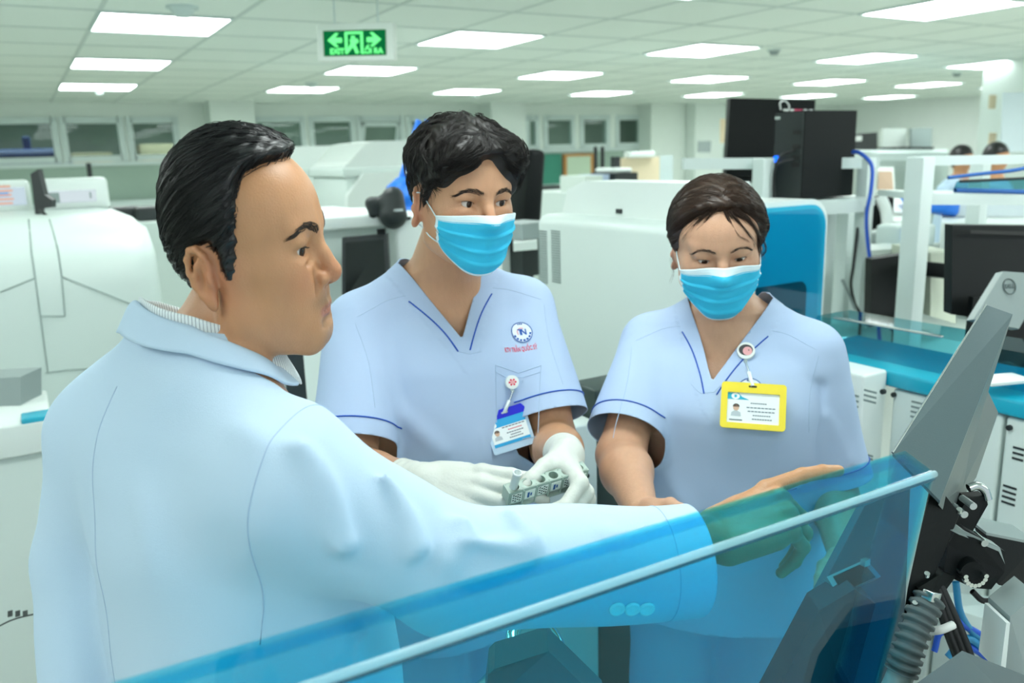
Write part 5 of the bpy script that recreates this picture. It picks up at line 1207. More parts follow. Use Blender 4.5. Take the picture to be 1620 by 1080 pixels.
place('instrument_bench', MB().prism([onz(1215, 560, ZB), onz(1330, 572, ZB), onz(1660, 610, ZB), onz(1700, 480, ZB), onz(1240, 505, ZB)], (0, 0, -.06)).box(onz(1340, 540, ZB) * [1, 1, 0], onz(1560, 520, ZB) * [1, 1, 0] + [0, .2, .94]), M_WHITE, 'white bench under the monitors at the right', 'bench')
# ---- right edge monitor with its silver stand
M3 = empty('monitor', at(1600, 580, 2.2), 'big black monitor seen from behind at the right edge', 'monitor')
mq = [at(1505, 497, 2.15), at(1507, 356, 2.15), at(1680, 358, 2.35), at(1680, 525, 2.35)]
part('housing', MB().prism(mq, FH * .04), M_BLACK, M3)
part('vent_strip', MB().prism([at(1535, 364, 2.145), at(1680, 368, 2.325), at(1680, 374, 2.325), at(1535, 369, 2.145)], -FH * .002), mat('vent_black', '#070909', .6), M3)
part('stand_mount', MB().prism([at(1540, 470, 2.13), at(1620, 470, 2.2), at(1640, 585, 2.2), at(1530, 560, 2.12)], FH * .02), M_BLACK, M3)
place('cable_tangle', MB().tube(spline([at(1570, 600, 2.1), at(1590, 575, 2.08), at(1612, 590, 2.08), at(1600, 610, 2.08), at(1580, 622, 2.05), at(1612, 632, 2.05), at(1640, 600, 2.1)], 60), .006), M_CABLE, 'tangle of dark cable under the right edge monitor', 'cable')
place('control_box', MB().prism([at(1540, 560, 2.2), at(1660, 560, 2.3), at(1660, 690, 2.15), at(1540, 655, 2.08)], FH * .05), M_DARK, 'dark base box under the right edge monitor', 'box')

# ---- track line: teal covers and white cabinets along the right side
Pt = at(1410, 590, 1.92); Xc = Pt[0]; zc = Pt[2]
ya = onx(1330, 560, Xc)[1] + .15; yb = -.4
TK = empty('track_line', (Xc + .2, (ya + yb) / 2, 0), 'long sample track with teal covers above the white cabinets at right', 'track')
zT = onx(1411, 586, Xc)[2]
part('cover', MB().box((Xc - .01, yb, zT - .038), (Xc + .26, ya, zT), 0, .008), M_TEAL, TK)
M_TKG = glass('track_glass', '#a9e2ea', .05, .9)
part('clear_cover', MB().prism([(Xc + .06, yb, zT), (Xc + .09, yb, zT + .075), (Xc + .22, yb, zT + .075), (Xc + .25, yb, zT)], (0, ya - yb, 0)), M_TKG, TK)
for k_ in range(4): part('cover_edge', MB().box((Xc + .09, ya - .05 - k_ * .55, zT + .074), (Xc + .10, ya - .35 - k_ * .55, zT + .080), 0, .002), M_STEEL, TK)
q_ = at(1585, 600, 1.72); place('card', MB().obox(q_, (.05, .03, .004), rotm('z', -20), 0, .002), M_PAPER, 'small white card lying on the teal track cover', 'card')
e_ = MB()
splits = [(1335, 1405), (1405, 1503), (1503, 1586), (1586, 1700)]
for i, (pa, pb) in enumerate(splits):
    y1_, y0_ = onx(pa, 690, Xc)[1], onx(pb, 690, Xc)[1]
    if i == 0:
        C = empty('cabinet', (Xc, (y0_ + y1_) / 2, 0), 'white vented cabinet right behind the woman\'s left shoulder', 'cabinet', 'white track cabinets')
        part('body', MB().box((Xc - .10, y0_ + .004, .05), (Xc - .012, y1_ + .2, zT + .004), 0, .008), M_WHITE, C); xf = Xc - .10
        part('lid_window', MB().box((Xc - .08, y0_ + .10, zT + .004), (Xc - .03, y1_ + .15, zT + .007)), M_GREY, C)
    else:
        C = empty('cabinet', (Xc, (y0_ + y1_) / 2, 0), 'white track cabinet %s' % ('behind the grey metal arm', 'with slots right of the grey metal arm', 'at the right edge, below the monitor')[i - 1], 'cabinet', 'white track cabinets')
        part('body', MB().box((Xc, y0_ + .004, .05), (Xc + .25, y1_ - .004, zT - .042), 0, .006), M_WHITE2, C); xf = Xc
    for (vp0, vp1, vq0, vq1) in {0: [(1340, 1360, 615, 640), (1368, 1388, 610, 634), (1362, 1382, 712, 722)], 1: [(1443, 1465, 628, 660)], 2: [], 3: [(1604, 1622, 700, 726), (1588, 1610, 760, 795)]}[i]:
        v = MB(); a0 = onx(vp0, vq0, xf); a1 = onx(vp1, vq0, xf); zz0 = onx(vp0, vq1, xf)[2]; k = max(2, int((a0[2] - zz0) / .011))
        for j in range(k): z_ = zz0 + (a0[2] - zz0) * j / k; v.box((xf - .0015, a1[1], z_), (xf, a0[1], z_ + .0045))
        part('vent', v, M_DARK if i > 1 else M_SEAM, C)
    lk = onx({0: 1398, 1: 1415, 2: 1512, 3: 1598}[i], {0: 619, 1: 624, 2: 668, 3: 676}[i], xf); part('lock', MB().cyl(lk + [.002, 0, 0], lk - [.006, 0, 0], .006, 12), M_DARK, C)

# ---- background on the window wall
Yw = YB - .04
def wallbox(px0, px1, py0, py1, dep=.03, m=0, mb=None, Y=Yw, bev=.0):
    x0_, z1_ = ony(px0, py0, Y)[[0, 2]]; x1_ = ony(px1, py0, Y)[0]; z0_ = ony(px0, py1, Y)[2]; mb = mb or MB(); mb.box((x0_, Y - dep, z0_), (x1_, Y, z1_), m, bev); return mb
CBd = empty('chalkboard', ony(855, 290, Yw), 'green chalkboard on the far wall right of the young person\'s head', 'board'); part('board', wallbox(822, 886, 245, 294), M_GREENB, CBd); part('ledge', wallbox(820, 888, 294, 299, .08), M_FRAME, CBd)
PF = empty('picture_frame', ony(912, 265, Yw), 'orange framed picture on the far wall beside the chalkboard', 'picture'); part('frame', wallbox(890, 938, 244, 282, .03), M_WOOD, PF); part('print', wallbox(895, 932, 248, 282, .035), mat('print_green', '#c2d6be', .8), PF)
BM = empty('beige_board', at(1005, 296, 6.2), 'beige pin board with a white lamp bar on top, above the white analyzer', 'board'); Yb_ = at(1005, 296, 6.2)[1]
part('board', wallbox(974, 1038, 250, 300, .04, Y=Yb_), M_BEIGE, BM); part('side_panel', wallbox(966, 975, 248, 300, .05, Y=Yb_), M_DARK, BM); part('top_bar', wallbox(986, 1026, 240, 250, .08, Y=Yb_, bev=.01), M_WHITE, BM)
place('poster', wallbox(1041, 1062, 246, 296, .02, Y=Yb_), mat('poster_blue', '#b9c8c8', .7), 'narrow pale poster right of the beige pin board', 'poster')
MFc = empty('printer', at(925, 296, 6.0), 'dark machine with a white top left of the beige pin board', 'printer'); Yp = at(925, 296, 6.0)[1]
part('body', wallbox(934, 968, 274, 300, .3, Y=Yp), M_DARK, MFc); part('top', wallbox(940, 968, 266, 274, .25, Y=Yp, bev=.02), M_WHITE, MFc)
place('far_counter', MB().box(ony(884, 305, Yp) * [1, 1, 0] + [0, -.32, .01], ony(1066, 303, Yp) * [1, 1, 0] + [0, .5, zat(950, 301, 6.0) - .003]), M_WHITE2, 'white counter under the dark machine and the beige pin board', 'counter')
place('white_carton', wallbox(886, 914, 278, 303, .3, Y=Yp), mat('carton_grey', '#cfdad4', .7), 'pale grey carton in front of the chalkboard', 'box'); place('blue_carton', wallbox(916, 931, 276, 302, .25, Y=Yp), mat('carton_lilac', '#aebfd8', .7), 'lilac blue carton beside the dark machine', 'box')
for px_ in (942, 953): place('lamp_post', MB().cyl(at(px_, 300, 7.2) * [1, 1, 0], at(px_, 232, 7.2), .018, 8), M_DARK, 'thin dark post below the far windows, %s of a pair' % ('left' if px_ == 942 else 'right'), 'post')
place('lamp_post', MB().cyl(at(143, 300, 6.5) * [1, 1, 0], at(140, 258, 6.5), .02, 8), M_DARK, 'thin dark post above the left instrument screens', 'post')
place('side_bench', MB().box(ony(820, 330, YB - 1.6) * [1, 1, 0] + [0, 0, .01], ony(905, 330, YB - 1.6) * [1, 1, 0] + [0, 1.2, 1.17]), M_WHITE2, 'white bench with dark equipment below the chalkboard', 'bench')
dk = MB(); qd = ony(858, 325, YB - 1.2); dk.box((qd[0] - .38, YB - 1.4, 1.172), (qd[0] + .38, YB - .9, 1.30), 0, .02); place('dark_equipment', dk, M_DARK, 'flat dark equipment on the bench below the chalkboard', 'equipment')
place('office_chair', MB().obox(at(832, 300, 4.2), (.05, .10, .20), rotm('y', 6), 0, .03).cyl(at(832, 310, 4.2) - [0, 0, .15], at(832, 310, 4.2) * [1, 1, 0] + [0, 0, .08], .03, 14).cyl(at(832, 310, 4.2) * [1, 1, 0] + [0, 0, .08], at(832, 310, 4.2) * [1, 1, 0], .22, 14), M_BLACK, 'black chair back just right of the young person\'s cheek', 'chair')
bx = MB(); qd = at(828, 374, 3.05); bx.obox((qd[0], qd[1], at(830, 380, 2.95)[2] + .03), (.08, .08, .028), rotm('z', 12)); place('desk_device', bx, M_GREY, 'grey device on the desk right of the young person\'s mask', 'device')
place('desk_drawer_unit', MB().obox(at(835, 402, 3.1), (.055, .05, .075)), M_DARK, 'dark box under the desk right of the young person\'s mask', 'box'); ZD = at(830, 380, 2.95)[2]
place('desk', MB().prism([onz(812, 384, ZD), onz(850, 381, ZD), onz(850, 366, ZD), onz(812, 368, ZD)], (0, 0, -.03)).box(onz(822, 378, ZD) * [1, 1, 0] + [-.02, .1, .01], onz(822, 378, ZD) * [1, 1, 0] + [.02, .14, ZD - .03]), M_WHITE, 'white desk edge right of the young person\'s mask', 'desk')
# left rear bench behind the man
ZR = at(200, 352, 4.3)[2]
place('rear_bench', MB().prism([onz(165, 354, ZR), onz(300, 350, ZR), onz(300, 338, ZR), onz(165, 341, ZR)], (0, 0, -ZR + .01)), M_WHITE2, 'white rear bench left of the older person\'s head', 'bench')
for i, (px_, w_) in enumerate(((205, .10), (235, .08))): place('dark_tray', MB().obox(onz(px_ - 6 * (px_ < 220), 348, ZR) + [0, 0, .037], (w_ * .8, .10, .035), None, 0, .01), M_DARK, ('dark tray on the rear bench, the one further left', 'dark tray on the rear bench, touching the older person\'s hair')[i], 'tray')
place('wall_rail', wallbox(-30, 330, 328, 340, .10), M_FRAME, 'pale horizontal rail along the far wall at left', 'rail')
# ---- far right: desks, screens and seated staff
Yd = at(1420, 240, 8.0)[1]
FS = empty('desk_monitor', at(1455, 236, 8.0), 'grey flat screen on the far ledge, the right one of two', 'monitor'); part('housing', MB().prism([at(1442, 234, 8), at(1442, 203, 8), at(1475, 202, 8.1), at(1474, 234, 8.1)], FH * .05), M_GREY, FS); part('foot', MB().obox(at(1452, 235, 8.0), (.10, .1, .015)), M_DARK, FS)
FS2 = empty('desk_monitor', at(1415, 236, 8.0), 'pale flat screen on the far ledge, the left one of two', 'monitor'); part('housing', MB().prism([at(1396, 234, 8.1), at(1396, 203, 8.1), at(1434, 203, 8.08), at(1434, 234, 8.08)], FH * .05), mat('screen_pale', '#d8e0dc', .5), FS2); part('foot', MB().obox(at(1415, 235, 8.0), (.12, .1, .015)), M_DARK, FS2)
BT = empty('computer_tower', at(1370, 236, 6.5), 'small dark computer beside the big tower, on the far ledge', 'computer'); part('case', MB().prism([at(1352, 236, 6.5), at(1352, 212, 6.5), at(1388, 209, 6.6), at(1388, 237, 6.6)], FH * .25), M_DARK, BT); part('label', MB().obox(at(1358, 219, 6.48), (.03, .01, .02)), M_PAPER, BT)
place('far_ledge', MB().prism([at(1345, 242, 6.4), at(1392, 242, 6.6), at(1500, 241, 7.8), at(1500, 236, 8.25), at(1400, 236, 8.25), at(1345, 237, 7.2)], (0, 0, -.06)), M_FRAME, 'grey ledge carrying the small computer and two flat screens', 'ledge')
place('partition', MB().prism([at(1390, 243, 8.4), at(1500, 243, 8.4), at(1500, 480, 8.4), at(1390, 480, 8.4)], FH * .05), mat('partition_grey', '#bccac6', .8), 'grey-green partition below the far screens', 'partition')
TB = empty('tablet_stand', at(1400, 300, 4.6), 'screen with a tan picture and a pale surround on a far desk', 'screen'); part('surround', MB().prism([at(1386, 305, 4.6), at(1388, 264, 4.6), at(1414, 264, 4.65), at(1416, 305, 4.65)], FH * .04), M_WHITE, TB); part('display', MB().prism([at(1388, 300, 4.59), at(1390, 271, 4.59), at(1411, 271, 4.64), at(1413, 300, 4.64)], -FH * .004), mat('display_tan', '#c0a48c', .5), TB)
place('folder_stack', MB().prism([at(1404, 330, 4.2), at(1445, 339, 4.2), at(1436, 314, 4.5), at(1404, 314, 4.5)], (0, 0, -.012)), M_PAPER, 'white folders with blue edges on the far desk between the frames', 'folders')
place('blue_folder', MB().prism([at(1424, 314, 4.3), at(1434, 312, 4.4), at(1450, 334, 4.2), at(1440, 337, 4.15)], (0, 0, .02)), M_BLUE, 'blue folder leaning on the white folders', 'folder')
ZC = at(1430, 350, 3.9)[2]
place('desk_counter', MB().prism([onz(1404, 350, ZC), onz(1458, 352, ZC), onz(1458, 330, ZC), onz(1404, 328, ZC)], (0, 0, -ZC + .01)), M_WHITE, 'white counter below the blue and white folders', 'counter')
CH = empty('office_chair', at(1375, 345, 3.9), 'black chair with a pale curved frame behind the blue network cable', 'chair'); part('backrest', MB().obox(at(1368, 345, 3.9), (.13, .04, .10), rotm('z', -20), 0, .02), M_BLACK, CH); part('frame', MB().tube(spline([at(1392, 310, 3.85), at(1402, 335, 3.85), at(1402, 362, 3.85), at(1386, 372, 3.85), at(1340, 374, 3.85)], 30), .028), M_WHITE, CH)
SCL = empty('bench_scale', at(1432, 385, 3.4), 'grey bench device with a bright blue display below the white counter', 'device'); part('body', MB().obox(at(1432, 372, 3.4), (.085, .08, .045), None, 0, .012), M_FRAME, SCL); part('display', MB().obox(at(1437, 370, 3.32) , (.035, .01, .022)), emis('display_cyan', '#2e8cf0', 1.0), SCL)
place('grey_tray', MB().obox(at(1400, 376, 3.5), (.06, .06, .02), None, 0, .005), M_GREY, 'grey tray left of the bench device with the blue display', 'tray')
place('side_counter', MB().prism([onz(1375, 396, 1.30), onz(1452, 390, 1.30), onz(1452, 380, 1.30), onz(1375, 386, 1.30)], (0, 0, -.297)), M_WHITE, 'white counter edge above the small black monitor', 'bench')
BBg = place('blue_bag', MB().obox(at(1493, 327, 3.6), (.055, .05, .035), rotm('y', 12), 0, .02), M_BLUE, 'bright blue bag under the right shelf frame', 'bag')
place('ring_binders', MB().prism([onz(1512, 343, ZK) + [0, 0, .002], onz(1640, 343, ZK) + [0, 0, .002], onz(1640, 343, ZK) + [0, 0, .10], onz(1512, 343, ZK) + [0, 0, .10]], FH * .15), mat('binder_white', '#d9e3e8', .6), 'row of white binders under the right shelf frame', 'binders')
place('right_counter', MB().prism([onz(1490, 352, ZK), onz(1655, 356, ZK), onz(1655, 338, ZK), onz(1490, 338, ZK)], (0, 0, -ZK + ZB + .003)), M_WHITE, 'white counter behind the right edge monitor', 'counter')
place('beige_cabinet', MB().prism([at(1472, 500, 2.9), at(1472, 400, 2.9), at(1512, 398, 2.95), at(1512, 512, 2.95)], FH * .3), mat('cabinet_beige', '#cfd6c4', .6), 'beige cabinet left of the right edge monitor', 'cabinet')
place('black_device', MB().obox(at(1488, 428, 2.85), (.035, .06, .025), rotm('y', 12), 0, .006), M_BLACK, 'black device lying on the beige cabinet', 'device')
# far seated staff (small, out of focus)
def sitter(px, py, d, label, hair_only=False):
    S = SDF(); h_ = at(px, py, d); S.add(ell(h_, (.075, .09, .11))); S.add(cone(h_ + [0, 0, -.08], h_ + [0, 0, -.18], .045, .05), .03); S.add(cone(h_ + [-.15, .02, -.26], h_ + [.15, .02, -.26], .06, .06), .06); S.add(cone(h_ + [0, .02, -.26], h_ + [0, .03, -.65], .13, .15), .06)
    for s_ in (-1, 1): S.chain([h_ + [s_ * .17, .02, -.26], h_ + [s_ * .19, -.10, -.50], h_ + [s_ * .06, -.30, -.50]], [.05, .042, .03], .03)
    S.add(cone(h_ + [-.08, .03, -.68], h_ + [-.09, -.38, -.70], .08, .065), .05); S.add(cone(h_ + [.08, .03, -.68], h_ + [.09, -.38, -.70], .08, .065), .05)
    for s_ in (-.09, .09): S.add(cone(h_ + [s_, -.38, -.70], [h_[0] + s_, h_[1] - .36, .06], .06, .045), .04)
    V, F = S.mesh(.02, np.array([h_[0] - .4, h_[1] - .7, .0]), h_ + [.4, .35, .25]); o = mesh_obj('person', V, F, SKIN_M, None, True); tag(o, label, 'person')
    Hs = SDF(); Hs.add(ell(h_ + [0, .012, .018], (.084, .098, .110))); Hs.sub(rbox(h_ + [0, -.12, -.06], (.1, .09, .09), .02), .02); V, F = Hs.mesh(.014, h_ - .2, h_ + .2); mesh_obj('hair', V, F, HAIR_B, o, True)
    C = SDF(); C.add(cone(h_ + [-.15, .02, -.26], h_ + [.15, .02, -.26], .075, .075), .06); C.add(cone(h_ + [0, .02, -.28], h_ + [0, .03, -.70], .15, .175), .06)
    for s_ in (-1, 1): C.chain([h_ + [s_ * .17, .02, -.26], h_ + [s_ * .19, -.10, -.50], h_ + [s_ * .10, -.24, -.50]], [.065, .056, .05], .03)
    V, F = C.mesh(.018, h_ - [.4, .5, .9], h_ + [.4, .35, .0]); mesh_obj('coat', V, F, CLOTH_C, o, True)
sitter(1522, 252, 7.0, 'small distant seated person with black hair, the left one of two'); sitter(1577, 250, 6.4, 'small distant seated person with black hair, the right one of two')
# notices on the right pillar
place('wall_poster', MB().prism([at(1583, 240, 7.0), at(1587, 146, 7.0), at(1640, 146, 7.0), at(1640, 240, 7.0)], FH * .01), mat('poster_pale', '#d6e4ea', .6), 'large pale poster on the right pillar', 'poster')
for i, (a_, b_) in enumerate(((150, 172), (210, 228))): place('wall_notice', MB().prism([at(1565, b_, 7.2), at(1567, a_, 7.2), at(1577, a_, 7.2), at(1575, b_, 7.2)], FH * .02), M_BEIGE, ('small tan notice on the right pillar, the upper one', 'small tan notice on the right pillar, the lower one')[i], 'notice')
place('wall_frame', MB().prism([at(1104, 241, 9.4), at(1105, 223, 9.4), at(1125, 223, 9.4), at(1124, 241, 9.4)], FH * .03), M_GREY, 'small grey framed picture on the far pillar left of the big monitor', 'picture')
place('notice_board', MB().prism([at(1140, 226, 9.4), at(1140, 188, 9.4), at(1152, 188, 9.4), at(1152, 226, 9.4)], FH * .03), M_BEIGE, 'narrow tan notice on the far pillar beside the big monitor', 'notice')
# ================================================================== rack, tubes, badges, emblems
M_RACK = mat('rack_grey', '#a9bcb2', .5); M_LABEL = mat('rack_label', '#dfe9e2', .6); M_INK = mat('ink_dark', '#1c3a36', .7); M_TUBE = glass('tube_clear', '#e8f2f2', .08, .9)
r0 = at(800, 790, 1.235); r1 = at(886, 764, 1.275); rx = nrm(r1 - r0); rz = nrm(np.array([0, 0, 1.0]) - rx * rx[2] + .55 * np.array([RC[0, 2], RC[1, 2], 0])); rz = nrm(rz - rx * (rz @ rx)); ry = np.cross(rz, rx)
RKM = mat4(np.stack([rx, ry, rz], 1), r0); Lk = .135; Hk = .024; Dk = .020
RK = empty('tube_rack', r0, 'grey five-hole sample tube rack held between the two gloved hands', 'tube rack', mat4=mw_of(RKM))
mb = MB(); nh = 6; st = Lk / nh
ang = np.arange(16) * 2 * math.pi / 16
for i in range(nh):                                       # deck with round wells
    cx = st * (i + .5); hr = .0075; hx, hy = st / 2, Dk / 2
    outer = []
    for a in ang:
        c_, s_ = math.cos(a), math.sin(a); t = min(hx / max(abs(c_), 1e-6), hy / max(abs(s_), 1e-6)); outer.append((cx + c_ * t, s_ * t))
    inn = [(cx + hr * math.cos(a), hr * math.sin(a)) for a in ang]
    V = [(x, y, Hk) for x, y in outer] + [(x, y, Hk) for x, y in inn] + [(x, y, Hk - .020) for x, y in inn]
    mb.raw(V, [(j, (j + 1) % 16, 16 + (j + 1) % 16, 16 + j) for j in range(16)] + [(16 + j, 16 + (j + 1) % 16, 32 + (j + 1) % 16, 32 + j) for j in range(16)] + [list(range(32, 48))])
mb.box((0, -Dk / 2, 0), (Lk, -Dk / 2 + .002, Hk)); mb.box((0, Dk / 2 - .002, 0), (Lk, Dk / 2, Hk)); mb.box((-.002, -Dk / 2, 0), (0, Dk / 2, Hk)); mb.box((Lk, -Dk / 2, 0), (Lk + .002, Dk / 2, Hk)); mb.box((0, -Dk / 2, -.002), (Lk, Dk / 2, .002))
for i in range(nh + 1): mb.box((max(0, st * i - .001), -Dk / 2 - .0015, -.010), (min(Lk, st * i + .001), Dk / 2, Hk - .002))
mb.box((0, -Dk / 2 - .001, -.012), (Lk, Dk / 2, -.009)); mb.build('body', M_RACK, RK, 'local')
lb = MB(); random.seed(3)
for i in range(nh):
    lb.box((st * i + .0025, -Dk / 2 - .0018, .003), (st * (i + 1) - .0025, -Dk / 2 - .001, Hk - .004), 0)
    if i % 2 == 0:
        for a in range(4):
            for b_ in range(6):
                if (a + b_) % 2: lb.box((st * i + .004 + a * .0038, -Dk / 2 - .0022, .0045 + b_ * .0026), (st * i + .0066 + a * .0038, -Dk / 2 - .0018, .0064 + b_ * .0026), 1)
    else: lb.box((st * i + .007, -Dk / 2 - .0022, .005), (st * i + .0105, -Dk / 2 - .0018, .016), 2); lb.box((st * i + .012, -Dk / 2 - .0022, .008), (st * i + .0145, -Dk / 2 - .0018, .014), 2)
lb.build('label_strip', [M_LABEL, M_INK, mat('ink_blue', '#2d5a96', .7)], RK, 'local')
def lathe(prof, n=20):
    V = []; F = []
    for r_, z in prof: V += [(r_ * math.cos(a), r_ * math.sin(a), z) for a in np.arange(n) * 2 * math.pi / n]
    for k in range(len(prof) - 1): F += [(k * n + j, k * n + (j + 1) % n, (k + 1) * n + (j + 1) % n, (k + 1) * n + j) for j in range(n)]
    return V, F
V, F = lathe([(.0, -.020), (.005, -.018), (.0062, -.012), (.0062, .030), (.0072, .031), (.0072, .034), (.0056, .034), (.0056, -.012)])
TBm = RKM @ mat4(rotm('y', 6), (st * .42, 0, Hk - .004)); tu = mesh_obj('sample_tube', V, F, mat('tube_milky', '#e3ecec', .3), None, True, mw_of(TBm)); tag(tu, 'small clear sample tube standing in the left end of the tube rack', 'sample tube')
# --- printed decoration laid on the cloth
M_RED = mat('print_red', '#e2405f', .8); M_NAVY = mat('print_blue', '#1d55a8', .8); M_PINK = mat('print_pink', '#e79a9f', .8)
def plane_on(P, S_, px, py, d):
    # point on the cloth below a line of sight, with right / up directions lying in the cloth
    a_, b_ = P.px(px, py, d * .7), P.px(px, py, d * 1.4); D = nrm(b_ - a_); p = S_.trace(np.array([a_]), np.array([D]), 90, 1.2)[0]; n_ = S_.grad(np.array([p]), .004)[0]
    u = nrm(np.cross([0, 0, 1], n_)); return p, u, np.cross(n_, u), n_
def decal(P, S_, fr, V2, F, name, m, parent, off=.0008, roll=0.0):
    p, u, w_, n_ = fr; c_, s_ = math.cos(roll), math.sin(roll); V2 = np.asarray(V2, float); x = V2[:, 0] * c_ - V2[:, 1] * s_; y = V2[:, 0] * s_ + V2[:, 1] * c_
    O = p + np.outer(x, u) + np.outer(y, w_) + n_ * .03; H_ = S_.trace(O, np.tile(-n_, (len(O), 1)), 40, .08)
    return mesh_obj(name, H_ + n_ * off, F, m, parent, False, mw_of(P.M))
def ring2(r0_, r1_, n=48, a0=0, a1=2 * math.pi, sy=1.0):
    t = np.linspace(a0, a1, n + 1); V = [(r0_ * math.cos(a), sy * r0_ * math.sin(a)) for a in t] + [(r1_ * math.cos(a), sy * r1_ * math.sin(a)) for a in t]
    return V, [(j, j + 1, n + 2 + j, n + 1 + j) for j in range(n)]
def disc2(r, n=40, k=5):
    V = [(0, 0)]; F = []
    for q in range(1, k + 1): V += [(r * q / k * math.cos(a), r * q / k * math.sin(a)) for a in np.arange(n) * 2 * math.pi / n]
    F += [(0, 1 + j, 1 + (j + 1) % n) for j in range(n)]
    for q in range(1, k): F += [(1 + (q - 1) * n + j, 1 + q * n + j, 1 + q * n + (j + 1) % n, 1 + (q - 1) * n + (j + 1) % n) for j in range(n)]
    return V, F
def emblem(P, q, px, py, d, R_):
    fr = plane_on(P, q.S, px, py, d); V, F = disc2(R_ * .97); base = decal(P, q.S, fr, V, F, 'emblem', mat('emblem_white', '#dfeaf6', .8), q.o, .0010)
    bits = [(ring2(R_ * .93, R_, 64), M_NAVY)]
    for k in range(7): a = math.radians(200 + k * 23); bits.append((ring2(R_ * .70, R_ * .88, 4, a, a + math.radians(15)), M_NAVY))
    for a in (80, 92, 104): bits.append((ring2(R_ * .76, R_ * .88, 3, math.radians(a - 4), math.radians(a + 4)), M_NAVY))
    bits.append((ring2(R_ * .38, R_ * .46, 20, math.radians(60), math.radians(215)), M_PINK))
    for (V, F), m in bits: decal(P, q.S, fr, V, F, 'emblem_mark', m, base, .0018)
    for txt, sx, sc_ in (('T', -.13, .62), ('N', .17, .62)):
        V, F = text_mesh(txt, R_ * sc_ * 1.25, .0005); V = V[:, :2] * [1.0, 1.0] + [R_ * sx, -.02 * R_ * (sx > 0)]; decal(P, q.S, fr, V, F, 'emblem_letter', M_NAVY, base, .0018)
emblem(yng, yS, 825, 526, 1.42, .0205)
fr = plane_on(yng, yS.S, 823, 553, 1.42); V, F = text_mesh('KTV TR\u1ea6N QU\u1ed0C S\u1ef8', .0125, .0002); V2 = V[:, :2].copy(); V2[:, 0] *= .064 / max(1e-6, np.ptp(V2[:, 0])); decal(yng, yS.S, fr, V2, F, 'name_print', M_RED, yS.o)
emblem(wom, wS, 1187, 616, 1.50, .0220)
for px_, tx in ((1143, 'T'), (1238, 'A')): fr = plane_on(wom, wS.S, px_, 645, 1.5); V, F = text_mesh(tx, .011, .0002); decal(wom, wS.S, fr, V[:, :2], F, 'name_print', M_RED, wS.o)
# chest pocket of the young man: stitched outline and a turned top band
def outline(P, q, pts, d, name, m, r=.0006, off=.0003):
    A_ = np.array([P.px(a, b, d * .7) for a, b in pts]); B_ = np.array([P.px(a, b, d * 1.4) for a, b in pts]); D = B_ - A_; D /= np.linalg.norm(D, axis=1, keepdims=True)
    H_ = q.S.trace(A_, D, 90, 1.2); H_ = H_ + q.S.grad(H_) * off; V, F = tubes([(H_, r)], 5); return mesh_obj(name, V, F, m, q.o, True, mw_of(P.M))
def dens(pts, n=14):
    out = []
    for a, b in zip(pts[:-1], pts[1:]): out += [(a[0] + (b[0] - a[0]) * t, a[1] + (b[1] - a[1]) * t) for t in np.linspace(0, 1, n, endpoint=False)]
    return out + [pts[-1]]
outline(yng, yS, dens([(784, 577), (785, 640), (786, 700), (851, 690), (856, 578), (820, 590), (784, 577)]), 1.42, 'pocket_seam', THREAD, .0008)
outline(yng, yS, dens([(784, 588), (803, 598), (830, 596), (856, 588)]), 1.42, 'pocket_hem', THREAD, .0007)
outline(yng, yS, dens([(725, 556), (742, 560), (762, 556)]), 1.42, 'seam', THREAD); outline(wom, wS, dens([(1092, 606), (1108, 622), (1130, 620), (1143, 606)]), 1.50, 'seam', THREAD)
# --- badge reels and badges (hung on the clothing: things of their own)
def badge_frame(P, q, px, py, d, tilt, lean=.0, out=.004):
    fr = plane_on(P, q.S, px, py, d); p, u, w_, n_ = fr; p = tpts(P.M, p)[0]; u, w_, n_ = [P.M[:3, :3] @ x for x in (u, w_, n_)]
    to = nrm(CAM - p); n2 = nrm(n_ * .6 + to * .4); u2 = nrm(np.cross([0, 0, 1], n2)); w2 = np.cross(n2, u2); c_, s_ = math.cos(tilt), math.sin(tilt)
    uu = u2 * c_ + w2 * s_; ww = -u2 * s_ + w2 * c_; return mat4(np.stack([uu, -n2, ww], 1), p + n_ * out)          # local x right, z up, -y out of the chest
def rrect(w_, h_, r, cx=0, cz=0, n=6):
    out = []
    for sx, sz, a0 in ((1, 1, 0), (-1, 1, 90), (-1, -1, 180), (1, -1, 270)):
        for t in np.linspace(0, 90, n): a = math.radians(a0 + t); out.append((cx + sx * (w_ - r) + r * math.cos(a), cz + sz * (h_ - r) + r * math.sin(a)))
    return out
def slab(pts, y0, y1): return MB().prism([(x, y0, z) for x, z in pts], (0, y1 - y0, 0))
def ringslab(mb, outer, inner, y0, y1):
    n = len(outer); V = [(x, y0, z) for x, z in outer] + [(x, y0, z) for x, z in inner] + [(x, y1, z) for x, z in outer] + [(x, y1, z) for x, z in inner]
    F = []
    for j in range(n):
        k = (j + 1) % n; F += [(j, k, n + k, n + j), (2 * n + j, 3 * n + j, 3 * n + k, 2 * n + k), (j, 2 * n + j, 2 * n + k, k), (n + j, n + k, 3 * n + k, 3 * n + j)]
    return mb.raw(V, F)
M_CARD = mat('card_white', '#eef5f8', .4); M_CARDB = mat('card_blue', '#2aa3dc', .4); M_TXT = mat('card_text', '#7b8794', .6); M_TXR = mat('card_text_red', '#d77b8a', .6); M_HOLD = mat('holder_blue', '#1219c9', .35); M_YEL = mat('holder_yellow', '#f4dc3c', .4)
SK_P = mat('print_skin', '#d9b39b', .6); HR_P = mat('print_hair', '#3c3a3c', .6)
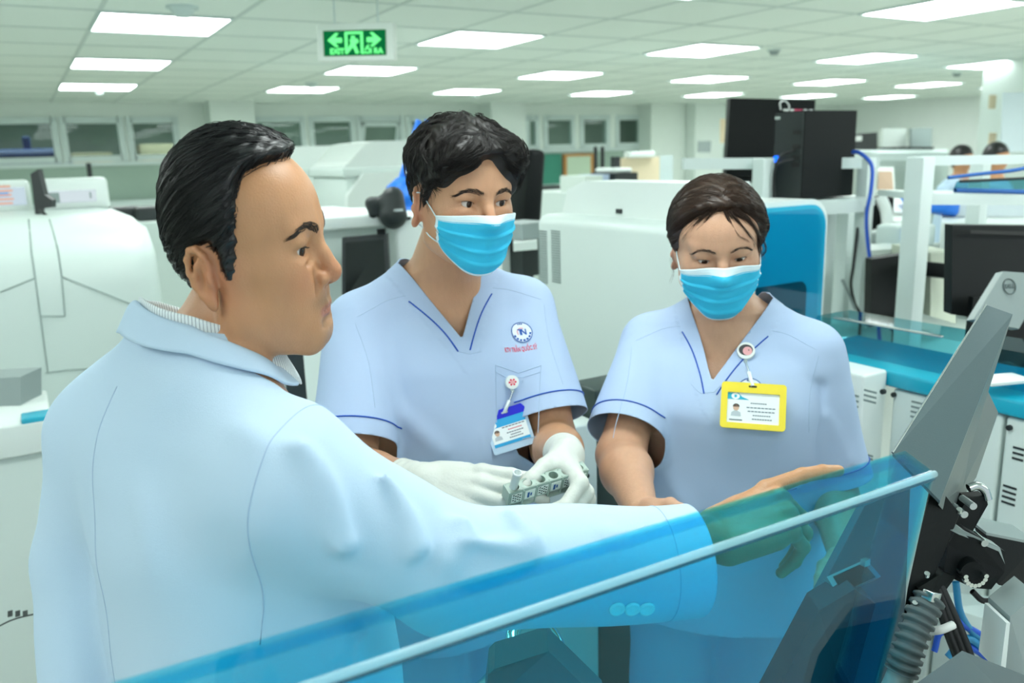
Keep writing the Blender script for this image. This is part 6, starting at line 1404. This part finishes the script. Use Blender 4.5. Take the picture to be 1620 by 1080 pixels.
def person_icon(mb, cx, cz, s, ms, mh, mc, y):
    T = [(math.cos(a), math.sin(a)) for a in np.arange(16) * math.pi / 8]
    mb.prism([(cx + s * .36 * x, y, cz + s * (.30 + .40 * z)) for x, z in T], (0, -.0002, 0), ms); mb.prism([(cx + s * .40 * x, y - .0001, cz + s * (.42 + .36 * max(z, -.1))) for x, z in T], (0, -.0001, 0), mh)
    mb.prism([(cx - s * .6, y, cz - s * .75), (cx + s * .6, y, cz - s * .75), (cx + s * .52, y, cz - s * .28), (cx + s * .15, y, cz - s * .08), (cx - s * .15, y, cz - s * .08), (cx - s * .52, y, cz - s * .28)], (0, -.0002, 0), mc)
# young man's badge: clear sleeve with a dark blue top strip
BM_ = badge_frame(yng, yS, 804, 678, 1.42, math.radians(14), out=.010); BG = empty('id_badge', (0, 0, 0), 'clear name badge with a dark blue top on the young person\'s chest pocket', 'badge', mat4=mw_of(BM_))
sc_ = 1.42 / FOC; W_, H_ = 36 * sc_, 33 * sc_
slab(rrect(W_, H_, .004, 0, -.002), -.0012, .0012).build('sleeve', mat('sleeve_clear', '#bcd6ee', .25), BG, 'local')
top = slab([(-W_ * .98, H_ * .62), (W_ * .98, H_ * .62), (W_ * .98, H_ * .86), (W_ * .86, H_ * 1.06), (-W_ * .86, H_ * 1.06), (-W_ * .98, H_ * .86)], -.0024, .0024); top.build('top_strip', M_HOLD, BG, 'local')
slab(rrect(.006, .0016, .0015, .001, H_ * .86), -.0028, -.0023).build('slot', M_FRAME, BG, 'local')
cd = MB(); cd.prism([(x, -.0016, z) for x, z in ((-W_ * .86, -H_ * .72), (W_ * .86, -H_ * .72), (W_ * .86, H_ * .62), (-W_ * .86, H_ * .62))], (0, -.0002, 0), 0); y_ = -.0019
cd.prism([(x, y_, z) for x, z in ((-W_ * .86, H_ * .22), (W_ * .86, H_ * .22), (W_ * .86, H_ * .62), (-W_ * .86, H_ * .62))], (0, -.0001, 0), 1); cd.prism([(x, y_, z) for x, z in ((-W_ * .86, -H_ * .72), (W_ * .86, -H_ * .72), (W_ * .86, -H_ * .56), (-W_ * .86, -H_ * .56))], (0, -.0001, 0), 1)
cd.prism([(-W_ * .62 + .0045 * math.cos(a), y_ - .0002, H_ * .36 + .0045 * math.sin(a)) for a in np.arange(16) * math.pi / 8], (0, -.0001, 0), 0)
for i, (x0_, x1_, z_, m_) in enumerate(((-.30, .80, .12, 2), (-.05, .62, -.04, 3), (-.15, .66, -.19, 2), (0, .50, -.32, 2), (-.08, .58, -.45, 2))): 
    for k in range(7): a_ = x0_ + (x1_ - x0_) * k / 7; cd.prism([(a_ * W_, y_, z_ * H_), ((a_ + (x1_ - x0_) / 8.6) * W_, y_, z_ * H_), ((a_ + (x1_ - x0_) / 8.6) * W_, y_, z_ * H_ + .0021), (a_ * W_, y_, z_ * H_ + .0021)], (0, -.0001, 0), m_)
person_icon(cd, -W_ * .58, -H_ * .16, .012, 4, 5, 6, y_); cd.build('card', [M_CARD, M_CARDB, M_TXT, M_TXR, SK_P, HR_P, mat('print_shirt', '#b9c4cc', .6)], BG, 'local')
def reel(P, q, px, py, d, R_, label, face, chain_to):
    M_ = badge_frame(P, q, px, py, d, 0, out=.006); E = empty('badge_reel', (0, 0, 0), label, 'badge reel', mat4=mw_of(M_))
    MB().cyl((0, .004, 0), (0, -.004, 0), R_, 28).build('disc', mat('reel_white', '#e4ecec', .35), E, 'local'); f = MB(); face(f, R_); f.build('face_print', FACEM, E, 'local')
    tb = MB(); tb.cyl((0, .004, -R_), (0, -.001, -R_ - .005), .003, 10); tb.build('clip_neck', M_FRAME, E, 'local')
    e1 = np.array(chain_to); s1 = tpts(M_, (0, -.001, -R_ - .004))[0]; cl = MB(); cl.tube(spline([s1, s1 + (e1 - s1) * .5 + np.array([.001, 0, 0]), e1], 14), .0014, 6); cl.build('cord', M_STEEL, E)
    st_ = MB(); a_ = s1 + (e1 - s1) * .45; st_.tube(spline([a_, a_ + (e1 - a_) * .5 + nrm(CAM - a_) * .003, e1], 10), .0034, 8); st_.build('strap', mat('strap_clear', '#dbe6e6', .3), E); return E
FACEM = [M_RED, mat('reel_face_pink', '#e8a7ab', .5), HR_P, M_PAPER]
def red_face(f, R_):
    c = lambda r, cx, cz, y, m, n=20: f.prism([(cx + r * math.cos(a), y, cz + r * math.sin(a)) for a in np.arange(n) * 2 * math.pi / n], (0, -.0003, 0), m)
    c(R_ * .82, 0, 0, -.0041, 3); 
    for k in range(6): a = k * math.pi / 3; c(R_ * .17, R_ * .45 * math.cos(a), R_ * .38 * math.sin(a), -.0045, 0, 6)
    c(R_ * .30, 0, 0, -.0046, 1)
def girl_face(f, R_):
    c = lambda r, cx, cz, y, m, n=24, sy=1.0: f.prism([(cx + r * math.cos(a), y, cz + sy * r * math.sin(a)) for a in np.arange(n) * 2 * math.pi / n], (0, -.0003, 0), m)
    c(R_ * .96, 0, 0, -.0041, 3); c(R_ * .78, -.02 * R_, .05 * R_, -.0045, 2, 24, .85); c(R_ * .52, R_ * .16, -.08 * R_, -.0049, 1)
    c(R_ * .07, R_ * .30, R_ * .02, -.0053, 2, 10)
reel(yng, yS, 807, 604, 1.42, .0125, 'round white badge reel with a red mark on the young person\'s pocket', red_face, tpts(BM_, (.001, -.003, H_ * .86))[0])
# woman's badge: thick yellow frame
BW = badge_frame(wom, wS, 1190, 646, 1.48, math.radians(-2), out=.014); BW_E = empty('id_badge', (0, 0, 0), 'name badge in a thick yellow frame on the woman\'s chest', 'badge', mat4=mw_of(BW))
sc_ = 1.46 / FOC; W_, H_ = 49 * sc_, 36.5 * sc_
f = MB(); ringslab(f, rrect(W_, H_, .006), rrect(W_ * .80, H_ * .66, .002, 0, -H_ * .10), -.0035, .0035); f.build('frame', M_YEL, BW_E, 'local'); slab(rrect(.0070, .0017, .0016, -.002, H_ * .84), -.0038, -.0034).build('slot', mat('slot_dark', '#2a2a18', .6), BW_E, 'local')
cd = MB(); cd.prism([(x, .0, z) for x, z in ((-W_ * .82, -H_ * .78), (W_ * .82, -H_ * .78), (W_ * .82, H_ * .58), (-W_ * .82, H_ * .58))], (0, .001, 0), 0); y_ = -.0003
cd.prism([(x, y_, z) for x, z in ((-W_ * .80, H_ * .26), (-W_ * .12, H_ * .26), (-W_ * .35, H_ * .38), (-W_ * .46, H_ * .54), (-W_ * .80, H_ * .54))], (0, -.0001, 0), 1); cd.prism([(-W_ * .55 + .0072 * math.cos(a), y_ - .0002, H_ * .40 + .0058 * math.sin(a)) for a in np.arange(18) * math.pi / 9], (0, -.0001, 0), 0); cd.prism([(-W_ * .55 + .0025 * math.cos(a), y_ - .0004, H_ * .40 + .0025 * math.sin(a)) for a in np.arange(10) * math.pi / 5], (0, -.0001, 0), 1)
for (x0_, x1_, z_) in ((-.08, .42, .10), (-.20, .70, -.09), (-.16, .68, -.25), (0, .55, -.42), (-.02, .60, -.58)):
    for k in range(8): a_ = x0_ + (x1_ - x0_) * k / 8; cd.prism([(a_ * W_, y_, z_ * H_), ((a_ + (x1_ - x0_) / 9.8) * W_, y_, z_ * H_), ((a_ + (x1_ - x0_) / 9.8) * W_, y_, z_ * H_ + .0020), (a_ * W_, y_, z_ * H_ + .0020)], (0, -.0001, 0), 2)
person_icon(cd, -W_ * .52, -H_ * .20, .0145, 4, 5, 6, y_); cd.prism([(x, y_, z) for x, z in ((-W_ * .72, -H_ * .66), (-W_ * .32, -H_ * .66), (-W_ * .32, -H_ * .60), (-W_ * .72, -H_ * .60))], (0, -.0001, 0), 2)
cd.build('card', [M_CARD, mat('card_teal', '#28b0cf', .4), M_TXT, M_TXR, SK_P, HR_P, mat('print_shirt', '#b9c4cc', .6)], BW_E, 'local')
reel(wom, wS, 1180, 558, 1.48, .0160, 'round badge reel with a drawn face clipped at the woman\'s neckline', girl_face, tpts(BW, (-.002, -.004, H_ * .84))[0])

# ================================================================== blue hood of the front instrument, its arm and fittings
def acrylic(name, dens_, c):
    m = bpy.data.materials.new(name); m.use_nodes = True; nt = m.node_tree; nt.nodes.remove(nt.nodes['Principled BSDF']); out = nt.nodes['Material Output']
    t = nt.nodes.new('ShaderNodeBsdfTransparent'); g = nt.nodes.new('ShaderNodeBsdfGlossy'); g.inputs['Roughness'].default_value = .04; f = fres(nt, 1.49)
    mx = nt.nodes.new('ShaderNodeMixShader'); ml = nt.nodes.new('ShaderNodeMath'); ml.operation = 'MULTIPLY'; ml.inputs[1].default_value = .75; nt.links.new(f.outputs[0], ml.inputs[0]); nt.links.new(ml.outputs[0], mx.inputs[0])
    nt.links.new(t.outputs[0], mx.inputs[1]); nt.links.new(g.outputs[0], mx.inputs[2]); nt.links.new(mx.outputs[0], out.inputs['Surface'])
    v = nt.nodes.new('ShaderNodeVolumeAbsorption'); v.inputs['Color'].default_value = list(c) + [1]; v.inputs['Density'].default_value = dens_; nt.links.new(v.outputs[0], out.inputs['Volume']); return m
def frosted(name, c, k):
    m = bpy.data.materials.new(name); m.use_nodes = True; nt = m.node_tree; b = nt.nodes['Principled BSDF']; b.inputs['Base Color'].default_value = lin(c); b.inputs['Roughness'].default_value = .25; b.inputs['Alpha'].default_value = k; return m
M_ACR = acrylic('blue_acrylic', 290.0, (.0, .87, .985))
zh = 1.335; Tq = .005
E1 = [onz(100, 1100, zh), onz(1432, 712, zh)]; E2 = [onz(430, 1103, zh), onz(1480, 748, zh)]
E1[0] = E1[1] + (E1[0] - E1[1]) * 1.25; E2[0] = E2[1] + (E2[0] - E2[1]) * 1.25
HD = empty('instrument_hood', (E1[1] + E2[1]) / 2, 'large transparent blue hood across the foreground, in front of the pointing arm', 'hood')
Bo = onx(1412, 1010, E2[1][0] - .02)                        # lower front corner at the right
dn = Bo - E2[1]; dn = dn * (.34 / np.linalg.norm(dn)); xdir = nrm(E2[1] - E2[0])
# cross-section swept along the length: rear edge, rounded fold, front sheet
def section(p1, p2):
    back = nrm(p1 - p2); d_ = nrm(dn); R_ = .012; c0 = p2 + back * R_; c1 = p2 + d_ * R_; out = [p1, p1 + (c0 - p1) * .5]
    for t in np.linspace(0, 1, 9): out.append((1 - t) ** 2 * c0 + 2 * t * (1 - t) * p2 + t * t * c1)
    return np.array(out + [p2 + d_ * .2, p2 + dn])
sA, sB = section(E1[0], E2[0]), section(E1[1], E2[1])
def inner_of(s_):                                             # offset inwards by the sheet thickness
    T_ = np.gradient(s_, axis=0); T_ /= np.linalg.norm(T_, axis=1, keepdims=True); N_ = np.cross(T_, xdir); N_ = N_ * np.sign((N_[0] @ np.array([0, 0, -1.0])) or 1); return s_ + N_ * Tq
iA, iB = inner_of(sA), inner_of(sB); n = len(sA); V = np.concatenate([sA, sB, iA, iB]); F = []
for j in range(n - 1): F += [(j, j + 1, n + j + 1, n + j), (2 * n + j, 3 * n + j, 3 * n + j + 1, 2 * n + j + 1)]
for j in range(n - 1): F += [(j, 2 * n + j, 2 * n + j + 1, j + 1), (n + j, n + j + 1, 3 * n + j + 1, 3 * n + j)]
F += [(0, n, 3 * n, 2 * n), (n - 1, 3 * n - 1, 4 * n - 1, 2 * n - 1)]
o = mesh_obj('cover_sheet', V, F, M_ACR, HD, True)
bm = bmesh.new(); bm.from_mesh(o.data); bmesh.ops.recalc_face_normals(bm, faces=bm.faces); bm.to_mesh(o.data); bm.free()
es = o.modifiers.new('edges', 'EDGE_SPLIT'); es.split_angle = math.radians(50)
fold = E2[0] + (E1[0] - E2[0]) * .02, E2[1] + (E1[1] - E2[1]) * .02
part('painted_fold_highlight', MB().tube([fold[0] + [0, 0, -.0015], fold[1] + [0, 0, -.0015]], .0040, 12), frosted('highlight_frosted', '#b9e0ea', .5), HD)  # pale tube painting the ceiling-light reflection along the fold
part('painted_fold_shade', MB().tube([fold[0] + nrm(dn) * .0075 - FH * .001, fold[1] + nrm(dn) * .0075 - FH * .001], .0020, 10), frosted('fold_shade_dark', '#0d5d76', .75), HD)  # dark tube painting the shading inside the bend
part('rear_lip', MB().prism([E1[0] - [0, 0, .0055], E1[1] - [0, 0, .0055], E1[1] - [0, 0, .016], E1[0] - [0, 0, .016]], nrm(E2[1] - E1[1]) * .006), M_ACR, HD)
in_ = -xdir * .0052
ep = [E1[1], E2[1] + nrm(E1[1] - E2[1]) * .006, E2[1] + dn * 1.0, E1[1] + dn * 1.0 + (E1[1] - E2[1]) * .35]
ep = [p + in_ * 1.2 - np.array([0, 0, .0055]) + (FH * .004) for p in ep]
part('end_panel', MB().prism(ep, in_), M_ACR, HD)
# dark mounting plates seen through the hood
M_GUN = mat('gunmetal', '#5a6b6f', .38, metal=.35, bump=.12, bscale=300, stretch=(1, 1, 9)); M_GUN2 = mat('gunmetal_side', '#6b7675', .5, bump=.1, bscale=700); M_PLATE = mat('plate_dark', '#51666f', .5)
DP = place('mounting_plate', MB().prism([at(1368, 800, 1.30), at(1440, 770, 1.30), at(1425, 1120, 1.26), at(1200, 1120, 1.26)], FH * .02), M_PLATE, 'dark slanting plate seen through the right end of the blue hood', 'plate')
place('sensor_unit', MB().prism([at(1296, 965, 1.20), at(1352, 932, 1.20), at(1385, 955, 1.20), at(1340, 1120, 1.16), at(1215, 1120, 1.16)], FH * .05), mat('block_slate', '#1d2e36', .5), 'black block seen through the blue hood, below the small slot', 'block')
SLt = empty('slot_tray', at(1350, 910, 1.12), 'small dark slot with a shiny rim seen through the blue hood', 'slot'); qs = [at(1308, 912, 1.24), at(1370, 884, 1.24), at(1394, 912, 1.22), at(1326, 942, 1.22)]
part('rim', MB().prism(qs, FH * .012 - np.array([0, 0, .01])), M_GREY, SLt); cq = sum(qs) / 4; part('opening', MB().prism([cq + (p - cq) * .78 - FH * .001 + [0, 0, .001] for p in qs], -FH * .002), M_BLACK, SLt); part('catch', MB().obox(at(1369, 889, 1.23), (.006, .004, .005)), M_STEEL, SLt)
place('bench_block', MB().prism([at(766, 1120, 1.05), at(772, 1068, 1.05), at(782, 1058, 1.05), at(868, 1030, 1.09), at(960, 1120, 1.09)], FH * .06), mat('block_teal', '#31575b', .35), 'dark teal-grey box corner seen through the hood, bottom centre', 'box')
KN = empty('knob', at(850, 1020, 1.22), 'chrome ring knob seen through the blue hood, bottom centre', 'knob'); Vt = []; ax_ = nrm(np.array([.25, -.6, .75])); u_ = nrm(np.cross(ax_, [1, 0, 0])); w_ = np.cross(ax_, u_); c0 = at(848, 1022, 1.22)
part('ring', MB().tube([c0 + .040 * (math.cos(a) * u_ + math.sin(a) * w_) for a in np.linspace(0, 2 * math.pi, 40)], .011, 14), M_CHROME, KN); part('core', MB().cyl(c0 - ax_ * .03, c0 + ax_ * .004, .033, 30), M_GREY, KN); part('stem', MB().cyl(c0 - ax_ * .20, c0 - ax_ * .03, .02, 16), M_STEEL, KN)
# grey metal arm rising at the right
AR = empty('support_arm', at(1500, 700, 1.15), 'grey brushed metal arm rising from the hood corner to the right edge', 'arm')
tA, tB, tC, tD = at(1560, 482, 1.30), at(1602, 497, 1.27), at(1487, 792, 1.055), at(1412, 716, 1.10)
nA = nrm(np.cross(tB - tA, tD - tA)); nA = nA if nA @ (tA - CAM) > 0 else -nA
part('front_plate', MB().prism([tA, tB, tC, tD], nA * .006), M_GUN, AR)
part('side_plate', MB().prism([tB, at(1556, 604, 1.30), at(1579, 652, 1.30), at(1545, 752, 1.24), at(1502, 815, 1.13), at(1485, 795, 1.058)], nA * .004), M_GUN2, AR)
part('black_side', MB().prism([at(1474, 756, 1.075), at(1518, 812, 1.10), at(1480, 905, 1.09), at(1424, 1010, 1.075), at(1436, 930, 1.07), at(1458, 830, 1.07)], nA * .004), M_BLACK, AR)
part('edge_strip', MB().tube([tA, tD], .0016, 6), M_STEEL, AR)
for px_, py_ in ((1517, 810), (1466, 911), (1447, 957)): c0 = at(px_, py_, 1.06); part('screw', MB().cyl(c0, c0 - nA * .006, .0035, 12), M_STEEL, AR)
# upper stand with the monitor maker's emblem behind it
ST = empty('monitor_stand', at(1600, 450, 1.9), 'pale grey monitor stand with a round maker\'s mark, above the metal arm', 'stand')
sq = [at(1540, 505, 1.9), at(1587, 429, 1.95), at(1660, 434, 2.0), at(1612, 520, 1.95)]; sn = nrm(np.cross(sq[1] - sq[0], sq[2] - sq[0])); sn = sn if sn @ (sq[0] - CAM) > 0 else -sn
part('riser', MB().prism(sq, sn * .02), mat('stand_silver', '#93a09e', .4), ST)
lc = at(1597, 453, 1.95); lc = lc - sn * ((lc - sq[0]) @ sn) - sn * .0008; lu = nrm(at(1612, 457, 1.95) - at(1582, 447, 1.94)); lu = nrm(at(1612, 451, 1.95) - at(1582, 454, 1.95)); lu = nrm(lu - sn * (lu @ sn)); lw = np.cross(sn, lu); lw = lw if lw[2] > 0 else -lw
ring = MB(); ring.tube([lc + .0195 * math.cos(a) * lu + .0185 * math.sin(a) * lw for a in np.linspace(0, 2 * math.pi, 40)], .0013, 6); V, F = text_mesh('DELL', .0135, .0006); bb = len(ring.V); ring.raw([lc + v[0] * lu + v[1] * lw for v in V], F); ring.build('maker_mark', mat('mark_grey', '#4d5c5c', .5), ST)
# bracket, joint and knurled knob
BK = empty('bracket', at(1530, 890, 1.12), 'black jointed bracket with a silver knurled knob at the right', 'bracket')
part('link_plate', MB().prism([at(1500, 862, 1.10), at(1512, 840, 1.10), at(1530, 838, 1.10), at(1590, 872, 1.12), at(1589, 905, 1.12), at(1568, 932, 1.12), at(1540, 930, 1.11), at(1492, 908, 1.10)], FH * .02), M_BLACK, BK)
part('top_edge', MB().prism([at(1503, 838, 1.095), at(1522, 838, 1.095), at(1582, 866, 1.115), at(1590, 892, 1.12), at(1580, 872, 1.115), at(1518, 846, 1.10)], FH * .02), M_GREY, BK)
part('side_arm', MB().prism([at(1560, 846, 1.16), at(1640, 862, 1.20), at(1640, 938, 1.20), at(1580, 925, 1.16)], FH * .03), M_BLACK, BK); part('side_arm_top', MB().prism([at(1560, 846, 1.16), at(1640, 862, 1.20), at(1640, 862, 1.20) + FH * .06, at(1560, 846, 1.16) + FH * .06], (0, 0, .004)), M_GREY, BK)
part('hinge_block', MB().prism([at(1506, 835, 1.14), at(1530, 788, 1.14), at(1560, 785, 1.15), at(1563, 798, 1.15), at(1538, 842, 1.15), at(1520, 850, 1.14)], FH * .02), M_BLACK, BK)
part('hinge_cap', MB().tube(spline([at(1532, 772, 1.15), at(1546, 768, 1.15), at(1558, 776, 1.15), at(1563, 790, 1.15)], 14), .006, 10), M_STEEL, BK)
for px_, py_ in ((1535, 797), (1553, 855), (1521, 810)): c0 = at(px_, py_, 1.11); part('bolt', MB().cyl(c0 + FH * .02, c0 - FH * .008, .005, 14), M_STEEL, BK)
c0 = at(1538, 906, 1.095); kn = MB(); kn.cyl(c0 + FH * .02, c0, .016, 28, 0); kb = part('knob', kn, M_BLACK, BK)
kt = MB()
for k in range(9): a = math.pi * (1.0 + k / 8.0); cc_ = c0 - FH * .006 + .0135 * (math.cos(a) * RH + math.sin(a) * np.array([0, 0, 1])); kt.cyl(cc_ + FH * .014, cc_ - FH * .004, .0032, 8)
part('knurl', kt, M_CHROME, kb)
part('lower_bar', MB().prism([at(1492, 905, 1.09), at(1512, 912, 1.10), at(1488, 945, 1.10), at(1466, 950, 1.09), at(1452, 930, 1.07)], FH * .02), M_BLACK, BK)
# corrugated hose, cables, tie
HS = empty('hose', at(1437, 1010, 1.06), 'grey corrugated hose beside the right edge of the blue hood', 'hose'); hp = spline([at(1470, 945, 1.07), at(1452, 985, 1.06), at(1436, 1030, 1.05), at(1424, 1068, 1.05), at(1410, 1100, 1.05)], 90); rr_ = .0185 + .0022 * np.sign(np.sin(np.linspace(0, 2 * math.pi * 13, 90)))
part('sleeve', MB().tube(hp[:64], rr_[:64], 20), mat('hose_grey', '#4e5a5b', .6), HS); part('inner_tube', MB().tube(hp[60:], .016, 18), M_GREY, HS)
for k_, (dx, col) in enumerate(((0, M_CABLE), (10, M_CABLE), (20, M_CABLE))): place('loom_cable', MB().tube(spline([at(1476 + dx * .5, 925, 1.10), at(1484 + dx * .7, 950, 1.10), at(1500 + dx, 1000, 1.10), at(1515 + dx, 1040, 1.10), at(1532 + dx, 1090, 1.10)], 30), .0062), M_CABLE, ('dark loom cable under the white tie, the left one', 'dark loom cable under the white tie, the middle one', 'dark loom cable under the white tie, the right one')[k_], 'cable', 'loom cables')
place('cable_tie', MB().tube(spline([at(1470, 998, 1.085), at(1488, 996, 1.075), at(1508, 988, 1.08)], 10), .0055, 8), M_PAPER, 'white cable tie round the dark loom cables', 'cable tie'); place('connector', MB().obox(at(1473, 942, 1.06), (.010, .008, .007), rotm('y', 20), 0, .002), M_STEEL, 'small silver connector at the top of the dark loom cables', 'connector')
for k_, (pts, m_, r_, lab) in enumerate((([(1488, 955), (1520, 985), (1560, 1010), (1600, 1045), (1640, 1080)], M_BCABLE, .006, 'bright blue cable running down to the right edge'), ([(1512, 920), (1520, 970), (1545, 1005), (1585, 1020), (1640, 1040)], M_CCABLE, .006, 'pale blue tube curving under the bracket to the right'),
        ([(1500, 1040), (1530, 1010), (1560, 1030), (1590, 1055), (1640, 1090)], M_CCABLE, .007, 'teal tube looping near the floor'), ([(1478, 1030), (1490, 1000), (1530, 1020), (1570, 1050), (1600, 1100)], M_BCABLE, .005, 'second blue cable, lying lower near the dark box'),
        ([(1538, 935), (1556, 950), (1580, 945), (1598, 925), (1600, 900)], M_CABLE, .0045, 'black cable looping below the silver knob'), ([(1640, 960), (1600, 958), (1585, 975), (1600, 990), (1640, 1000)], M_CABLE, .006, 'black cable loop at the right edge'))):
    place('floor_cable' if k_ < 4 else 'loop_cable', MB().tube(spline([at(a, b, 1.35 if k_ < 4 else 1.22) for a, b in pts], 40), r_), m_, lab, 'cable')
place('lower_shelf', MB().prism([at(1485, 935, 1.75), at(1640, 950, 1.75), at(1640, 1005, 1.6), at(1500, 960, 1.6)], (0, 0, -.03)), M_FRAME, 'grey ledge behind the cables at the lower right', 'ledge')
place('corner_box', MB().prism([at(1448, 1082, .93), at(1522, 1029, 1.0), at(1640, 1075, 1.0), at(1640, 1150, .95), at(1448, 1150, .93)], (0, 0, -1.05)), mat('box_slate', '#4f5d5f', .5), 'slate grey box corner at the bottom right', 'box')
EC = empty('edge_cabinet', at(1600, 1050, 1.05), 'dark cabinet with a white front edge in the bottom right corner', 'cabinet'); part('white_edge', MB().prism([at(1582, 1065, 1.08), at(1592, 985, 1.08), at(1598, 985, 1.08), at(1590, 1068, 1.08)], FH * .05), M_WHITE, EC); part('side', MB().prism([at(1590, 1072, 1.085), at(1598, 975, 1.085), at(1640, 940, 1.10), at(1640, 1120, 1.08)], FH * .05).box(at(1600, 1110, 1.09) * [1, 1, 0] + [0, 0, .01], at(1640, 1110, 1.12) * [1, 1, 0] + [.02, .05, 1.0]), M_GREY, EC)
# ================================================================== light, exposure
w = bpy.data.worlds.new('world'); SC.world = w; w.use_nodes = True
bg = w.node_tree.nodes['Background']; bg.inputs[0].default_value = (.86, .95, 1.0, 1); bg.inputs[1].default_value = .75
SC.view_settings.view_transform = 'Standard'; SC.view_settings.look = 'None'; SC.view_settings.gamma = 1.0; SC.view_settings.exposure = EXPO if 'EXPO' in globals() else .30
try: SC.cycles.use_denoising = True
except Exception: pass
SC.cycles.max_bounces = 10; SC.cycles.transparent_max_bounces = 16; SC.cycles.sample_clamp_indirect = 6.0
